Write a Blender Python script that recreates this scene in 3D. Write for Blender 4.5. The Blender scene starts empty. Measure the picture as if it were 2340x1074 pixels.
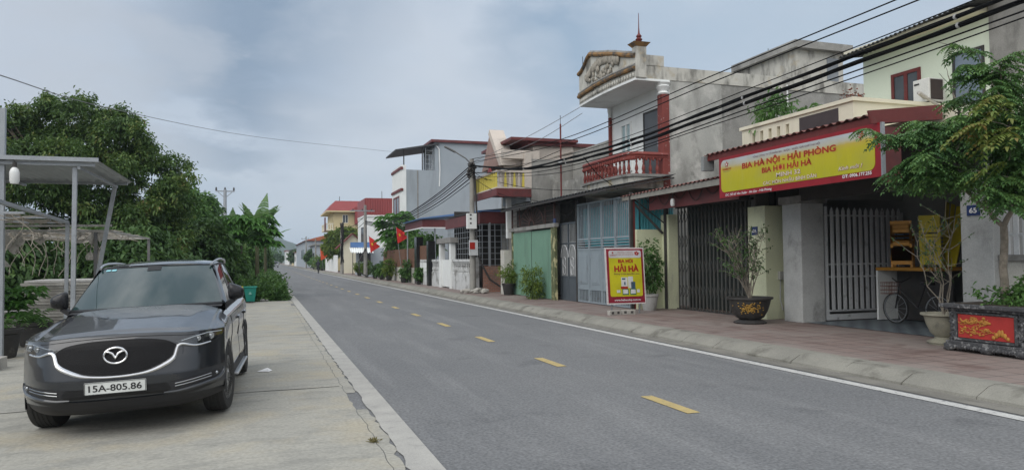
import bpy, math, random
import numpy as np
from mathutils import Vector, Matrix, Euler
random.seed(7); rng = np.random.default_rng(11)
PI = math.pi; R = math.radians
SC = bpy.context.scene; COL = SC.collection
ORG = {}

# ------------------------------------------------------------------ objects
def tag(o, label=None, cat=None, group=None, kind=None):
    if label: o['label'] = label
    if cat: o['category'] = cat
    if group: o['group'] = group
    if kind: o['kind'] = kind
    return o

def thing(name, label, cat, loc=(0, 0, 0), group=None):
    o = bpy.data.objects.new(name, None); o.empty_display_size = .1
    COL.objects.link(o); o.location = loc; ORG[o.name] = Vector(loc)
    return tag(o, label, cat, group)

def link(name, me, mat, parent=None, org=None):
    """mesh in world coordinates -> object whose origin is that of its thing (or org)"""
    o = bpy.data.objects.new(name, me); COL.objects.link(o)
    if mat is not None:
        for m in (mat if isinstance(mat, (list, tuple)) else [mat]): me.materials.append(m)
    if parent is not None:
        off = ORG[parent.name]; o.parent = parent; ORG[o.name] = off
    else:
        off = Vector(org if org is not None else (0, 0, 0)); o.location = off; ORG[o.name] = off
    if off.length > 0: me.transform(Matrix.Translation(-off))
    return o

def kids(o): return [c for c in bpy.data.objects if c.parent == o]
def copy_tree(o, loc=None, rz=None, label=None, parent=None, scale=None):
    c = o.copy(); COL.objects.link(c)
    if parent: c.parent = parent
    if loc is not None: c.location = loc
    if rz is not None: c.rotation_euler = (0, 0, rz)
    if scale is not None: c.scale = (scale,) * 3
    if label: c['label'] = label
    for ch in kids(o): copy_tree(ch, parent=c)
    return c

class MB:
    def __init__(s): s.v = []; s.f = []; s.mi = []; s.cur = 0
    def add(s, vs, fs):
        b = len(s.v); s.v += [tuple(p) for p in vs]
        s.f += [tuple(i + b for i in f) for f in fs]; s.mi += [s.cur] * len(fs); return s
    def mat(s, i): s.cur = i; return s
    def box(s, x0, x1, y0, y1, z0, z1):
        x0, x1 = min(x0, x1), max(x0, x1); y0, y1 = min(y0, y1), max(y0, y1); z0, z1 = min(z0, z1), max(z0, z1)
        return s.add([(x0,y0,z0),(x1,y0,z0),(x1,y1,z0),(x0,y1,z0),(x0,y0,z1),(x1,y0,z1),(x1,y1,z1),(x0,y1,z1)],
            [(0,3,2,1),(4,5,6,7),(0,1,5,4),(1,2,6,5),(2,3,7,6),(3,0,4,7)])
    def obox(s, c, sx, sy, sz, rot=None):
        m = Euler(rot).to_matrix() if isinstance(rot, tuple) else (rot or Matrix.Identity(3)); c = Vector(c)
        ps = [c + m @ Vector((a*sx/2, b*sy/2, d*sz/2)) for d in (-1, 1) for a, b in ((-1,-1),(1,-1),(1,1),(-1,1))]
        return s.add(ps, [(0,3,2,1),(4,5,6,7),(0,1,5,4),(1,2,6,5),(2,3,7,6),(3,0,4,7)])
    def bar(s, a, b, w, h=None):
        a, b = Vector(a), Vector(b); d = b - a; L = d.length; d.normalize(); h = h or w
        up = Vector((0,0,1)) if abs(d.z) < .95 else Vector((0,1,0))
        r = d.cross(up).normalized(); u = r.cross(d)
        ps = [p + r*(i*w/2) + u*(j*h/2) for p in (a, b) for i, j in ((-1,-1),(1,-1),(1,1),(-1,1))]
        return s.add(ps, [(0,3,2,1),(4,5,6,7),(0,1,5,4),(1,2,6,5),(2,3,7,6),(3,0,4,7)])
    def tube(s, pts, r, n=6, cap=True):
        pts = [Vector(p) for p in pts]; k = len(pts)
        rs = list(r) if isinstance(r, (list, tuple)) else [r]*k
        t = [(pts[min(i+1,k-1)] - pts[max(i-1,0)]).normalized() for i in range(k)]
        ref = Vector((0,0,1)) if abs(t[0].z) < .9 else Vector((1,0,0))
        u = t[0].cross(ref).normalized(); vs = []
        for i in range(k):
            u = (u - t[i]*u.dot(t[i])).normalized(); w = t[i].cross(u)
            for j in range(n):
                a = 2*PI*j/n; vs.append(pts[i] + (u*math.cos(a) + w*math.sin(a))*rs[i])
        fs = [(i*n+j, i*n+(j+1)%n, (i+1)*n+(j+1)%n, (i+1)*n+j) for i in range(k-1) for j in range(n)]
        if cap: fs += [tuple(range(n))[::-1], tuple((k-1)*n+j for j in range(n))]
        return s.add(vs, fs)
    def lathe(s, prof, c=(0,0,0), n=20, ax='z'):
        vs = []
        for r, z in prof:
            for j in range(n):
                a = 2*PI*j/n; p = (r*math.cos(a), r*math.sin(a), z)
                if ax == 'x': p = (z, p[0], p[1])
                if ax == 'y': p = (p[0], z, p[1])
                vs.append((c[0]+p[0], c[1]+p[1], c[2]+p[2]))
        k = len(prof)
        fs = [(i*n+j, i*n+(j+1)%n, (i+1)*n+(j+1)%n, (i+1)*n+j) for i in range(k-1) for j in range(n)]
        if prof[0] != prof[-1]: fs += [tuple(range(n))[::-1], tuple((k-1)*n+j for j in range(n))]
        return s.add(vs, fs)
    def prism(s, poly, ax, lo, hi):
        n = len(poly)
        def P(a, b, c): return {'x': (c,a,b), 'y': (a,c,b), 'z': (a,b,c)}[ax]
        vs = [P(a,b,lo) for a,b in poly] + [P(a,b,hi) for a,b in poly]
        return s.add(vs, [tuple(range(n))[::-1], tuple(range(n,2*n))] + [(i,(i+1)%n,n+(i+1)%n,n+i) for i in range(n)])
    def quad(s, *p): return s.add(p, [tuple(range(len(p)))])
    def grid(s, fn, nu, nv, keep=None):
        b = [fn(i/nu, j/nv) for i in range(nu+1) for j in range(nv+1)]
        fs = [(i*(nv+1)+j, (i+1)*(nv+1)+j, (i+1)*(nv+1)+j+1, i*(nv+1)+j+1) for i in range(nu) for j in range(nv)]
        if keep: fs = [f for f in fs if keep(sum((Vector(b[i]) for i in f), Vector())/4)]
        return s.add(b, fs)
    def corr(s, o, u, v, n, amp, nrm=(0,0,1), th=.004, per=6):
        """corrugated sheet: waves run along u, ribs along v; two skins"""
        o, u, v, nv = Vector(o), Vector(u), Vector(v), Vector(nrm)
        for d in (0, -th):
            s.grid(lambda a, b: o + u*a + v*b + nv*(amp*math.sin(a*n*2*PI) + d), n*per, 1)
        return s
    def blob(s, c, rx, ry, rz, n=8, m=6, jit=0):
        vs = [(c[0], c[1], c[2]-rz)]
        for i in range(1, m):
            a = -PI/2 + PI*i/m
            for j in range(n):
                b = 2*PI*j/n; k = 1 + random.uniform(-jit, jit)
                vs.append((c[0]+rx*k*math.cos(a)*math.cos(b), c[1]+ry*k*math.cos(a)*math.sin(b), c[2]+rz*k*math.sin(a)))
        vs.append((c[0], c[1], c[2]+rz)); L = len(vs)-1
        fs = [(0, 1+(j+1)%n, 1+j) for j in range(n)]
        fs += [(1+i*n+j, 1+i*n+(j+1)%n, 1+(i+1)*n+(j+1)%n, 1+(i+1)*n+j) for i in range(m-2) for j in range(n)]
        fs += [(L, 1+(m-2)*n+j, 1+(m-2)*n+(j+1)%n) for j in range(n)]
        return s.add(vs, fs)
    def build(s, name, mat, parent=None, org=None, smooth=False, bevel=0, label=None, cat=None, group=None, kind=None):
        me = bpy.data.meshes.new(name); me.from_pydata(s.v, [], s.f)
        if any(s.mi): me.polygons.foreach_set('material_index', s.mi)
        me.update()
        if smooth:
            me.polygons.foreach_set('use_smooth', [True]*len(me.polygons))
            if smooth != 'all':
                try: me.set_sharp_from_angle(angle=R(38))
                except Exception: pass
        o = link(name, me, mat, parent, org)
        if bevel:
            b = o.modifiers.new('bevel', 'BEVEL'); b.width = bevel; b.segments = 2; b.limit_method = 'ANGLE'
        return tag(o, label, cat, group, kind)

# ------------------------------------------------------------------ materials
def nodes(name):
    m = bpy.data.materials.new(name); m.use_nodes = True; nt = m.node_tree
    return m, nt, nt.nodes['Principled BSDF']
def N(nt, t, **kw):
    n = nt.nodes.new('ShaderNode' + t)
    for k, v in kw.items():
        if hasattr(n, k): setattr(n, k, v)
        else: n.inputs[k.replace('_', ' ')].default_value = v
    return n
def c4(c): return (c[0], c[1], c[2], 1)
def mixc(nt, f, a, b):
    n = nt.nodes.new('ShaderNodeMix'); n.data_type = 'RGBA'
    for i, x in ((0, f), (6, a), (7, b)):
        if isinstance(x, (int, float)): n.inputs[i].default_value = x
        elif isinstance(x, tuple): n.inputs[i].default_value = c4(x)
        else: nt.links.new(x, n.inputs[i])
    return n.outputs[2]
def noise(nt, scale, detail=4, vec=None, st=None, rough=.6, off=None):
    tc = nt.nodes.new('ShaderNodeTexCoord'); v = tc.outputs['Object']
    if vec is not None: v = vec
    if st or off:
        mp = nt.nodes.new('ShaderNodeMapping'); mp.inputs['Scale'].default_value = st or (1,1,1)
        mp.inputs['Location'].default_value = off or (0,0,0)
        nt.links.new(v, mp.inputs[0]); v = mp.outputs[0]
    n = nt.nodes.new('ShaderNodeTexNoise'); n.inputs['Scale'].default_value = scale
    n.inputs['Detail'].default_value = detail; n.inputs['Roughness'].default_value = rough
    nt.links.new(v, n.inputs['Vector']); return n.outputs[0]
def ramp(nt, x, a, b, lo=0, hi=1):
    r = nt.nodes.new('ShaderNodeMapRange'); r.inputs[1].default_value = a; r.inputs[2].default_value = b
    r.inputs[3].default_value = lo; r.inputs[4].default_value = hi; nt.links.new(x, r.inputs[0]); return r.outputs[0]
def mul(nt, a, b):
    n = nt.nodes.new('ShaderNodeMath'); n.operation = 'MULTIPLY'
    nt.links.new(a, n.inputs[0])
    if isinstance(b, (int, float)): n.inputs[1].default_value = b
    else: nt.links.new(b, n.inputs[1])
    return n.outputs[0]

def M(name, c, c2=None, ns=3., rough=.75, bump=0., bs=40., metal=0., spec=.4, stain=None, ss=1.5, st=(1,1,1), lo=.5, hi=.7, stain2=None, ss2=4., lo2=.55, hi2=.65, coat=0., fine=.12, ior=None):
    """base colour varied by noise, optional stains (st squashes z for runs) and fine grain"""
    m, nt, b = nodes(name)
    c2 = c2 or tuple(x*.82 for x in c)
    col = mixc(nt, ramp(nt, noise(nt, ns), .35, .65), c, c2)
    if stain: col = mixc(nt, ramp(nt, noise(nt, ss, 6, st=st), lo, hi), col, stain)
    if stain2: col = mixc(nt, ramp(nt, noise(nt, ss2, 5, off=(3,7,1)), lo2, hi2), col, stain2)
    if fine:
        g = ramp(nt, noise(nt, bs*1.3, 3), .3, .7, 1-fine, 1+fine)
        hs = nt.nodes.new('ShaderNodeHueSaturation'); nt.links.new(col, hs.inputs['Color']); nt.links.new(g, hs.inputs['Value']); col = hs.outputs[0]
    nt.links.new(col, b.inputs['Base Color'])
    b.inputs['Roughness'].default_value = rough; b.inputs['Metallic'].default_value = metal
    b.inputs['Specular IOR Level'].default_value = spec
    if ior: b.inputs['IOR'].default_value = ior
    if coat: b.inputs['Coat Weight'].default_value = coat; b.inputs['Coat Roughness'].default_value = .03
    if bump:
        bp = nt.nodes.new('ShaderNodeBump'); bp.inputs['Strength'].default_value = bump; bp.inputs['Distance'].default_value = .02
        nt.links.new(noise(nt, bs, 5), bp.inputs['Height']); nt.links.new(bp.outputs[0], b.inputs['Normal'])
    return m

def LEAF(name, cols, rough=.5, trans=.25, spec=.35, clump=1.1):
    m, nt, b = nodes(name)
    g = nt.nodes.new('ShaderNodeNewGeometry'); cr = nt.nodes.new('ShaderNodeValToRGB')
    while len(cr.color_ramp.elements) < len(cols): cr.color_ramp.elements.new(.5)
    for i, (p, c) in enumerate(cols):
        cr.color_ramp.elements[i].position = p; cr.color_ramp.elements[i].color = c4(c)
    f = nt.nodes.new('ShaderNodeMath'); f.operation = 'MULTIPLY_ADD'; f.inputs[1].default_value = .5; nt.links.new(g.outputs['Random Per Island'], f.inputs[0])
    nt.links.new(ramp(nt, noise(nt, clump, 3), .34, .66, 0, .5), f.inputs[2]); nt.links.new(f.outputs[0], cr.inputs[0])
    nt.links.new(cr.outputs[0], b.inputs['Base Color'])
    b.inputs['Roughness'].default_value = rough; b.inputs['Specular IOR Level'].default_value = spec
    tr = nt.nodes.new('ShaderNodeBsdfTranslucent'); mx = nt.nodes.new('ShaderNodeMixShader'); mx.inputs[0].default_value = trans
    hs = nt.nodes.new('ShaderNodeHueSaturation'); hs.inputs['Value'].default_value = 1.3; hs.inputs['Hue'].default_value = .485
    nt.links.new(cr.outputs[0], hs.inputs['Color']); nt.links.new(hs.outputs[0], tr.inputs[0])
    nt.links.new(b.outputs[0], mx.inputs[1]); nt.links.new(tr.outputs[0], mx.inputs[2])
    nt.links.new(mx.outputs[0], nt.nodes['Material Output'].inputs[0])
    return m

# ------------------------------------------------------------------ lettering
def text(s, mat, parent, o, u, v, w=None, h=None, bold=.012, shear=0., th=.004, name='lettering', fit=True, lab=None):
    """s written from point o along unit vector u, letters standing along v; cap height h, total width w"""
    cu = bpy.data.curves.new('t', 'FONT'); cu.body = s; cu.size = 1; cu.offset = bold; cu.shear = shear; cu.extrude = 0.0
    cu.resolution_u = 3
    ob = bpy.data.objects.new('t', cu); COL.objects.link(ob)
    dg = bpy.context.evaluated_depsgraph_get(); me = bpy.data.meshes.new_from_object(ob.evaluated_get(dg))
    bpy.data.objects.remove(ob); bpy.data.curves.remove(cu)
    n = len(me.vertices)
    if n == 0: return None
    co = np.empty(n*3); me.vertices.foreach_get('co', co); co = co.reshape(-1, 3)
    x0, x1 = co[:,0].min(), co[:,0].max()
    sx = (w/(x1-x0)) if w else None
    sy = (h/.73) if h else sx
    if sx is None: sx = sy
    u, v, o = np.array(u, float), np.array(v, float), np.array(o, float); nrm = np.cross(u, v)
    P = o + np.outer((co[:,0]-x0)*sx, u) + np.outer(co[:,1]*sy, v) + nrm*th
    me.vertices.foreach_set('co', P.ravel()); me.materials.clear(); me.update()
    ob = link(name, me, mat, parent)
    return tag(ob, lab)

# ------------------------------------------------------------------ foliage
def mesh_np(name, V, F, mat, parent=None, org=None):
    """V (n,3), F (m,k) arrays"""
    me = bpy.data.meshes.new(name); n, (m, k) = len(V), F.shape
    me.vertices.add(n); me.vertices.foreach_set('co', V.astype(np.float32).ravel())
    me.loops.add(m*k); me.loops.foreach_set('vertex_index', F.astype(np.int32).ravel())
    me.polygons.add(m); me.polygons.foreach_set('loop_start', np.arange(0, m*k, k, dtype=np.int32))
    me.update(calc_edges=True)
    return link(name, me, mat, parent, org)
def unit(a): return a / (np.linalg.norm(a, axis=-1, keepdims=True) + 1e-9)
def leafmesh(P, D, L, W, droop=.25, up=None):
    """one folded 6-vertex leaf (two quads) per point: P base, D direction, L length, W width"""
    n = len(P); D = unit(D)
    up = unit(rng.normal(0, .6, (n, 3)) + np.array([0, 0, 1.])) if up is None else up
    S = unit(np.cross(D, up)); U = np.cross(S, D)
    L = np.broadcast_to(L, n)[:, None]; W = np.broadcast_to(W, n)[:, None]
    dn = np.array([0, 0, -1.])
    m1 = P + D*L*.35 + U*W*.0; tip = P + D*L + dn*L*droop
    a = P; l1 = m1 + S*W*.5 + U*W*.18; r1 = m1 - S*W*.5 + U*W*.18
    md = P + D*L*.7 + dn*L*droop*.45; l2 = md + S*W*.36 + U*W*.12; r2 = md - S*W*.36 + U*W*.12
    V = np.stack([a, l1, l2, tip, r2, r1, ], 1).reshape(-1, 3)
    i = np.arange(n)[:, None]*6
    F = np.concatenate([i + np.array([[0,1,2,3]]), i + np.array([[0,3,4,5]])], 0)
    return V, F
def join_np(parts):
    Vs, Fs, b = [], [], 0
    for V, F in parts: Vs.append(V); Fs.append(F+b); b += len(V)
    return np.concatenate(Vs), np.concatenate(Fs)
def in_blobs(blobs, n, shell=.55, noise_amp=.18):
    """n points spread through ellipsoids (cx,cy,cz,rx,ry,rz), denser near the outside; also outward normals"""
    B = np.array(blobs, float); vol = B[:,3]*B[:,4]*B[:,5]; k = rng.choice(len(B), n, p=(vol**.75)/(vol**.75).sum())
    d = unit(rng.normal(size=(n, 3))); r = shell + (1-shell)*rng.random(n)**.7
    r = r * (1 + noise_amp*(np.sin(d[:,0]*5+k*1.7)*np.sin(d[:,1]*6+k)*np.sin(d[:,2]*5.3+2*k)) )
    return B[k,:3] + d*r[:,None]*B[k,3:6], d
def crown(blobs, nclus, per, L, W, shell=.5, spread=.22, droop=.35, vary=.35, pend=.3):
    C, d = in_blobs(blobs, nclus, shell)
    C = C + rng.normal(0, .04, C.shape)
    P = np.repeat(C, per, 0) + rng.normal(0, spread*.45, (nclus*per, 3))
    D = np.repeat(d, per, 0)*.7 + rng.normal(0, .65, (nclus*per, 3)); D[:,2] -= pend
    return leafmesh(P, D, L*(1+rng.uniform(-vary, vary, len(P))), W*(1+rng.uniform(-vary, vary, len(P))), droop)
def limb(mb, a, b, r0, r1, sag=.0, k=6, wob=.08, n=7):
    a, b = Vector(a), Vector(b); pts = []; L = (b-a).length
    for i in range(k+1):
        t = i/k; p = a.lerp(b, t); q = math.sin(PI*t)
        pts.append(p + Vector((random.uniform(-wob, wob)*q*L*.5, random.uniform(-wob, wob)*q*L*.5, sag*q)))
    mb.tube(pts, [r0 + (r1-r0)*i/k for i in range(k+1)], n); return pts
# ------------------------------------------------------------------ camera
Rm = ((0.9457, -0.0007, -0.3250), (-0.3248, -0.0344, -0.9452), (-0.0105, 0.9994, -0.0327))
cam = bpy.data.cameras.new('camera'); cam.sensor_width = 36; cam.lens = 1650/2340*36; cam.clip_end = 6000; cam.clip_start = .05
co_ = bpy.data.objects.new('camera', cam); COL.objects.link(co_)
co_.matrix_world = Matrix.Translation((0, 0, 1.62)) @ Matrix(Rm).to_4x4(); SC.camera = co_

# ------------------------------------------------------------------ light
SUN_EL, SUN_AZ = R(44), R(238)          # azimuth measured clockwise from +Y
w = bpy.data.worlds.new('World'); SC.world = w; w.use_nodes = True; nt = w.node_tree; nt.nodes.clear()
out = nt.nodes.new('ShaderNodeOutputWorld'); sky = nt.nodes.new('ShaderNodeTexSky'); sky.sky_type = 'NISHITA'
sky.sun_disc = False; sky.sun_elevation = SUN_EL; sky.sun_rotation = SUN_AZ; sky.air_density = 1.5; sky.dust_density = 3
bg = nt.nodes.new('ShaderNodeBackground'); bg.inputs[1].default_value = .08; nt.links.new(sky.outputs[0], bg.inputs[0])
tc = nt.nodes.new('ShaderNodeTexCoord'); sp = nt.nodes.new('ShaderNodeSeparateXYZ'); nt.links.new(tc.outputs['Generated'], sp.inputs[0])
def wmath(op, a, b=None):
    n = nt.nodes.new('ShaderNodeMath'); n.operation = op
    for i, x in enumerate((a, b)):
        if x is None: continue
        if isinstance(x, (int, float)): n.inputs[i].default_value = x
        else: nt.links.new(x, n.inputs[i])
    return n.outputs[0]
den = wmath('ADD', wmath('MAXIMUM', sp.outputs[2], 0), .22)
cb = nt.nodes.new('ShaderNodeCombineXYZ')
nt.links.new(wmath('DIVIDE', sp.outputs[0], den), cb.inputs[0]); nt.links.new(wmath('DIVIDE', sp.outputs[1], den), cb.inputs[1])
CLOUD_OFF = (2.35, 0.35, 0)
n1 = noise(nt, .95, 5, vec=cb.outputs[0], off=CLOUD_OFF, rough=.5, st=(1, .8, 1))
n2 = noise(nt, 2.6, 6, vec=cb.outputs[0], off=(5, 1, 2), rough=.55)
base = mixc(nt, ramp(nt, n1, .38, .66), (.53, .605, .705), (.40, .485, .60))
base = mixc(nt, ramp(nt, n2, .40, .75, 0, .5), base, (.60, .64, .70))
def patch(px, py, a0, a1, col, k, base):          # one cloud bank in a fixed direction of the sky
    d = (Matrix(Rm) @ Vector((px-1170, 537-py, -1650))).normalized()
    dt = nt.nodes.new('ShaderNodeVectorMath'); dt.operation = 'DOT_PRODUCT'; nt.links.new(tc.outputs['Generated'], dt.inputs[0]); dt.inputs[1].default_value = d
    wv = wmath('ADD', dt.outputs['Value'], wmath('MULTIPLY', wmath('SUBTRACT', n2, .5), .05))
    f = ramp(nt, wv, math.cos(R(a0)), math.cos(R(a1)), 0, k); return mixc(nt, f, base, col)
for args in ((640, 60, 11, 2, (.235, .325, .45), .95), (480, 130, 8, 1, (.28, .36, .47), .65), (1230, 40, 8, 1.5, (.25, .36, .50), .8), (1420, 120, 9, 1, (.36, .47, .60), .6), (1750, 40, 12, 2, (.43, .54, .66), .6), (120, 90, 11, 2, (.52, .575, .66), .6), (950, 250, 12, 2, (.57, .63, .71), .7), (300, 170, 6, 1, (.50, .55, .62), .4)):
    base = patch(*args, base)
hz = ramp(nt, sp.outputs[2], .0, .16, .75, 0)
base = mixc(nt, hz, base, (.50, .59, .68))
zen = ramp(nt, sp.outputs[2], .40, .85, 0, 1)
zc_ = mixc(nt, ramp(nt, n2, .35, .65), (1.5, 1.53, 1.57), (.50, .58, .68))
base = mixc(nt, zen, base, zc_)
bk_ = ramp(nt, sp.outputs[1], .1, -.6, 0, .8)
base = mixc(nt, mul(nt, bk_, ramp(nt, sp.outputs[2], -.05, .3)), base, (1.35, 1.36, 1.38))
bg2 = nt.nodes.new('ShaderNodeBackground'); bg2.inputs[1].default_value = 1.0; nt.links.new(base, bg2.inputs[0])
ms = nt.nodes.new('ShaderNodeMixShader'); ms.inputs[0].default_value = .93
nt.links.new(bg.outputs[0], ms.inputs[1]); nt.links.new(bg2.outputs[0], ms.inputs[2]); nt.links.new(ms.outputs[0], out.inputs[0])
ld = bpy.data.lights.new('sun', 'SUN'); ld.energy = 1.5; ld.angle = R(60); ld.color = (1, .96, .9)
lo_ = bpy.data.objects.new('sun', ld); COL.objects.link(lo_)
sd = Vector((math.sin(SUN_AZ)*math.cos(SUN_EL), math.cos(SUN_AZ)*math.cos(SUN_EL), math.sin(SUN_EL)))
lo_.rotation_euler = sd.to_track_quat('Z', 'Y').to_euler()
SC.view_settings.view_transform = 'Standard'; SC.view_settings.look = 'None'; SC.view_settings.exposure = .12; SC.view_settings.gamma = 1

# ------------------------------------------------------------------ shared materials
m_asphalt = M('asphalt', (.134, .138, .143), (.152, .155, .158), ns=.35, rough=.85, bump=.3, bs=27, stain=(.185, .188, .19), ss=.5, st=(3, .25, 1), lo=.5, hi=.72, stain2=(.115, .118, .122), ss2=1.1, lo2=.6, hi2=.72, fine=.34)
m_strip = M('pale_concrete', (.38, .372, .345), (.32, .314, .295), ns=2.5, rough=.9, bump=.3, bs=60, stain=(.27, .265, .25), ss=5, lo=.58, hi=.72)
m_apron = M('apron_concrete', (.325, .315, .275), (.285, .28, .25), ns=1.3, rough=.88, bump=.15, bs=20, stain=(.225, .222, .20), ss=2.2, st=(.7, 1.6, 1), lo=.48, hi=.70, stain2=(.34, .31, .24), ss2=1.1, lo2=.5, hi2=.7, fine=.16)
m_gutter = M('gutter_concrete', (.21, .2, .175), (.16, .155, .14), ns=2, rough=.9, bump=.2, stain=(.1, .095, .08), ss=3, st=(1, .3, 1), lo=.5, hi=.7)
m_kerb = M('kerb_concrete', (.255, .248, .215), (.205, .20, .175), ns=1.5, rough=.9, bump=.25, stain=(.11, .105, .088), ss=2.2, lo=.52, hi=.7)
m_soil = M('soil', (.13, .105, .075), (.09, .075, .055), ns=2, rough=1, bump=.6, bs=20)
m_crack = M('crack', (.10, .097, .088), rough=1)
m_yel = M('yellow_paint', (.43, .335, .145), (.37, .29, .13), ns=6, rough=.8, stain=(.16, .155, .14), ss=9, lo=.6, hi=.68, fine=.2, bs=70)
m_wht = M('road_white', (.50, .50, .48), (.43, .43, .42), ns=4, rough=.8, stain=(.17, .172, .175), ss=13, lo=.56, hi=.68, fine=.2, bs=70)

# paving: red cement tiles 0.4 m
m_pave, nt2, b2 = nodes('red_paving')
tcx = nt2.nodes.new('ShaderNodeTexCoord'); bk = nt2.nodes.new('ShaderNodeTexBrick'); bk.offset = 0
bk.inputs['Scale'].default_value = 1; bk.inputs['Brick Width'].default_value = .4; bk.inputs['Row Height'].default_value = .4
bk.inputs['Mortar Size'].default_value = .017; bk.inputs['Color1'].default_value = (.215, .160, .142, 1); bk.inputs['Color2'].default_value = (.185, .138, .124, 1)
bk.inputs['Mortar'].default_value = (.085, .066, .058, 1); nt2.links.new(tcx.outputs['Object'], bk.inputs[0])
colp = mixc(nt2, ramp(nt2, noise(nt2, .7, 6), .42, .66, 0, .8), bk.outputs[0], (.235, .205, .185))
colp = mixc(nt2, ramp(nt2, noise(nt2, 1.6, 6, off=(4, 2, 0)), .54, .68, 0, .8), colp, (.115, .075, .065))
nt2.links.new(colp, b2.inputs['Base Color']); b2.inputs['Roughness'].default_value = .8
# shop floor: small grey-blue chequer tiles
m_tile, nt2, b2 = nodes('grey_floor_tiles')
tcx = nt2.nodes.new('ShaderNodeTexCoord'); ck = nt2.nodes.new('ShaderNodeTexChecker'); ck.inputs['Scale'].default_value = 5
ck.inputs[1].default_value = (.16, .19, .21, 1); ck.inputs[2].default_value = (.075, .09, .105, 1); nt2.links.new(tcx.outputs['Object'], ck.inputs[0])
nt2.links.new(ck.outputs[0], b2.inputs['Base Color']); b2.inputs['Roughness'].default_value = .45

# ------------------------------------------------------------------ ground, road, kerb, pavement
MB().quad((-1500, -300, -.34), (1500, -300, -.34), (1500, 2600, -.34), (-1500, 2600, -.34)).build('ground', m_soil, kind='structure')
YN, YF = -6, 420
MB().quad((.9, YN, -.006), (7.6, YN, -.006), (7.6, YF, -.006), (.9, YF, -.006)).build('road', m_asphalt, kind='structure')
def jag(x, y0, y1, step, amp): return [(x + random.uniform(-amp, amp)*(1 + 2*(random.random() < .12)), y0 + i*step) for i in range(int((y1-y0)/step)+1)]
jl = jag(1.085, YN, 62, .16, .014)
s_ = MB()
for (xa, ya), (xb, yb) in zip(jl, jl[1:]): s_.quad((xa, ya, .004), (1.33, ya, .004), (1.33, yb, .004), (xb, yb, .004))
s_.quad((1.085, 62, .004), (1.33, 62, .004), (1.33, YF, .004), (1.085, YF, .004))
s_.build('road_edge', m_strip, kind='structure')
ja = jag(.95, YN, 31.0, .13, .012); ap = MB()
zs = lambda x: .0 if x > 0 else .022*x
for (xa, ya), (xb, yb) in zip(ja, ja[1:]):
    ap.quad((0, ya, .0), (xa, ya, .0), (xb, yb, .0), (0, yb, .0))
    ap.quad((-12, ya, zs(-12)), (0, ya, 0), (0, yb, 0), (-12, yb, zs(-12)))
# weathered concrete lip between the apron and the strip
jc = jag(1.06, YN, 31.0, .13, .02)
for i in range(len(ja)-1):
    (xa, ya), (xb, yb), xc, xd = ja[i], ja[i+1], jc[i][0], jc[i+1][0]
    if math.sin(i*.21) + math.sin(i*.083+2) > -1.6: ap.quad((xa+.007, ya, -.001), (xc+.012, ya, -.001), (xd+.012, yb, -.001), (xb+.007, yb, -.001))
ap.build('concrete_ground', m_apron, kind='structure')
jt = MB()
for y in (9.6, 16.6, 23.6):
    xs = [-12 + i*.5 for i in range(27)]
    for xa, xb in zip(xs, xs[1:]):
        xb = min(xb, .92); d = .025*math.sin(xa*3+y); e = .025*math.sin(xb*3+y); wd = random.uniform(.006, .016)
        jt.quad((xa, y+d-wd, zs(xa)+.004), (xb, y+e-wd, zs(xb)+.004), (xb, y+e+wd, zs(xb)+.004), (xa, y+d+wd, zs(xa)+.004))
jt.build('ground_joints', m_crack, kind='structure')
MB().quad((-12, 31, -.35), (1.09, 31, -.03), (1.09, YF, -.03), (-12, YF, -.35)).build('ground_verge', m_soil, kind='structure')
dl = MB()
for i in range(-3, 60):
    y = 7.05 + 3.52*i; dl.quad((4.16, y-.5, 0), (4.31, y-.5, 0), (4.31, y+.5, 0), (4.16, y+.5, 0))
dl.build('road_centre_line', m_yel, kind='structure')
MB().quad((6.96, YN, 0), (7.13, YN, 0), (7.13, YF, 0), (6.96, YF, 0)).build('road_edge_line', m_wht, kind='structure')
MB().quad((7.2, YN, .0), (7.56, YN, .0), (7.56, YF, .0), (7.2, YF, .0)).build('road_gutter', m_gutter, kind='structure')
kb = MB(); y = YN
while y < 150:
    L = 1.0; k = random.uniform(-.012, .012)
    kb.prism([(7.5, -.05), (7.5+k+.02, .03), (7.70+k, .125+k*.4), (7.80+k, .146+k*.3), (8.04, .146), (8.04, -.05)], 'y', y, y+L-.012); y += L
kb.box(7.5, 8.04, 150, YF, -.05, .14)
kb.build('kerb', m_kerb, kind='structure', smooth=False)
MB().quad((8.03, YN, .14), (30, YN, .14), (30, YF, .14), (8.03, YF, .14)).build('pavement', m_pave, kind='structure')
MB().quad((11.32, 8.9, .150), (14.4, 8.9, .150), (14.4, 13.0, .150), (11.32, 13.0, .150)).build('tiled_floor', m_tile, kind='structure')
# distant hills
m_hill = LEAF('hill_woods', [(0, (.03, .05, .025)), (1, (.05, .075, .035))], rough=.9, trans=0)
hl = MB()
def hill(u, v):
    x = -900 + 1500*u; e = 40*math.exp(-((x-0)/62)**2) + 22*math.exp(-((x-150)/120)**2) + 20*math.exp(-((x+300)/220)**2)
    e *= 1 + .10*math.sin(x*.045) + .05*math.sin(x*.11+1) + .03*math.sin(x*.31)
    return (x, 1250 + 300*v, -1 + e*math.sin(PI*min(1, v*1.0))**.8)
hl.grid(hill, 150, 14).build('hills', m_hill, smooth='all', kind='structure')

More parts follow.
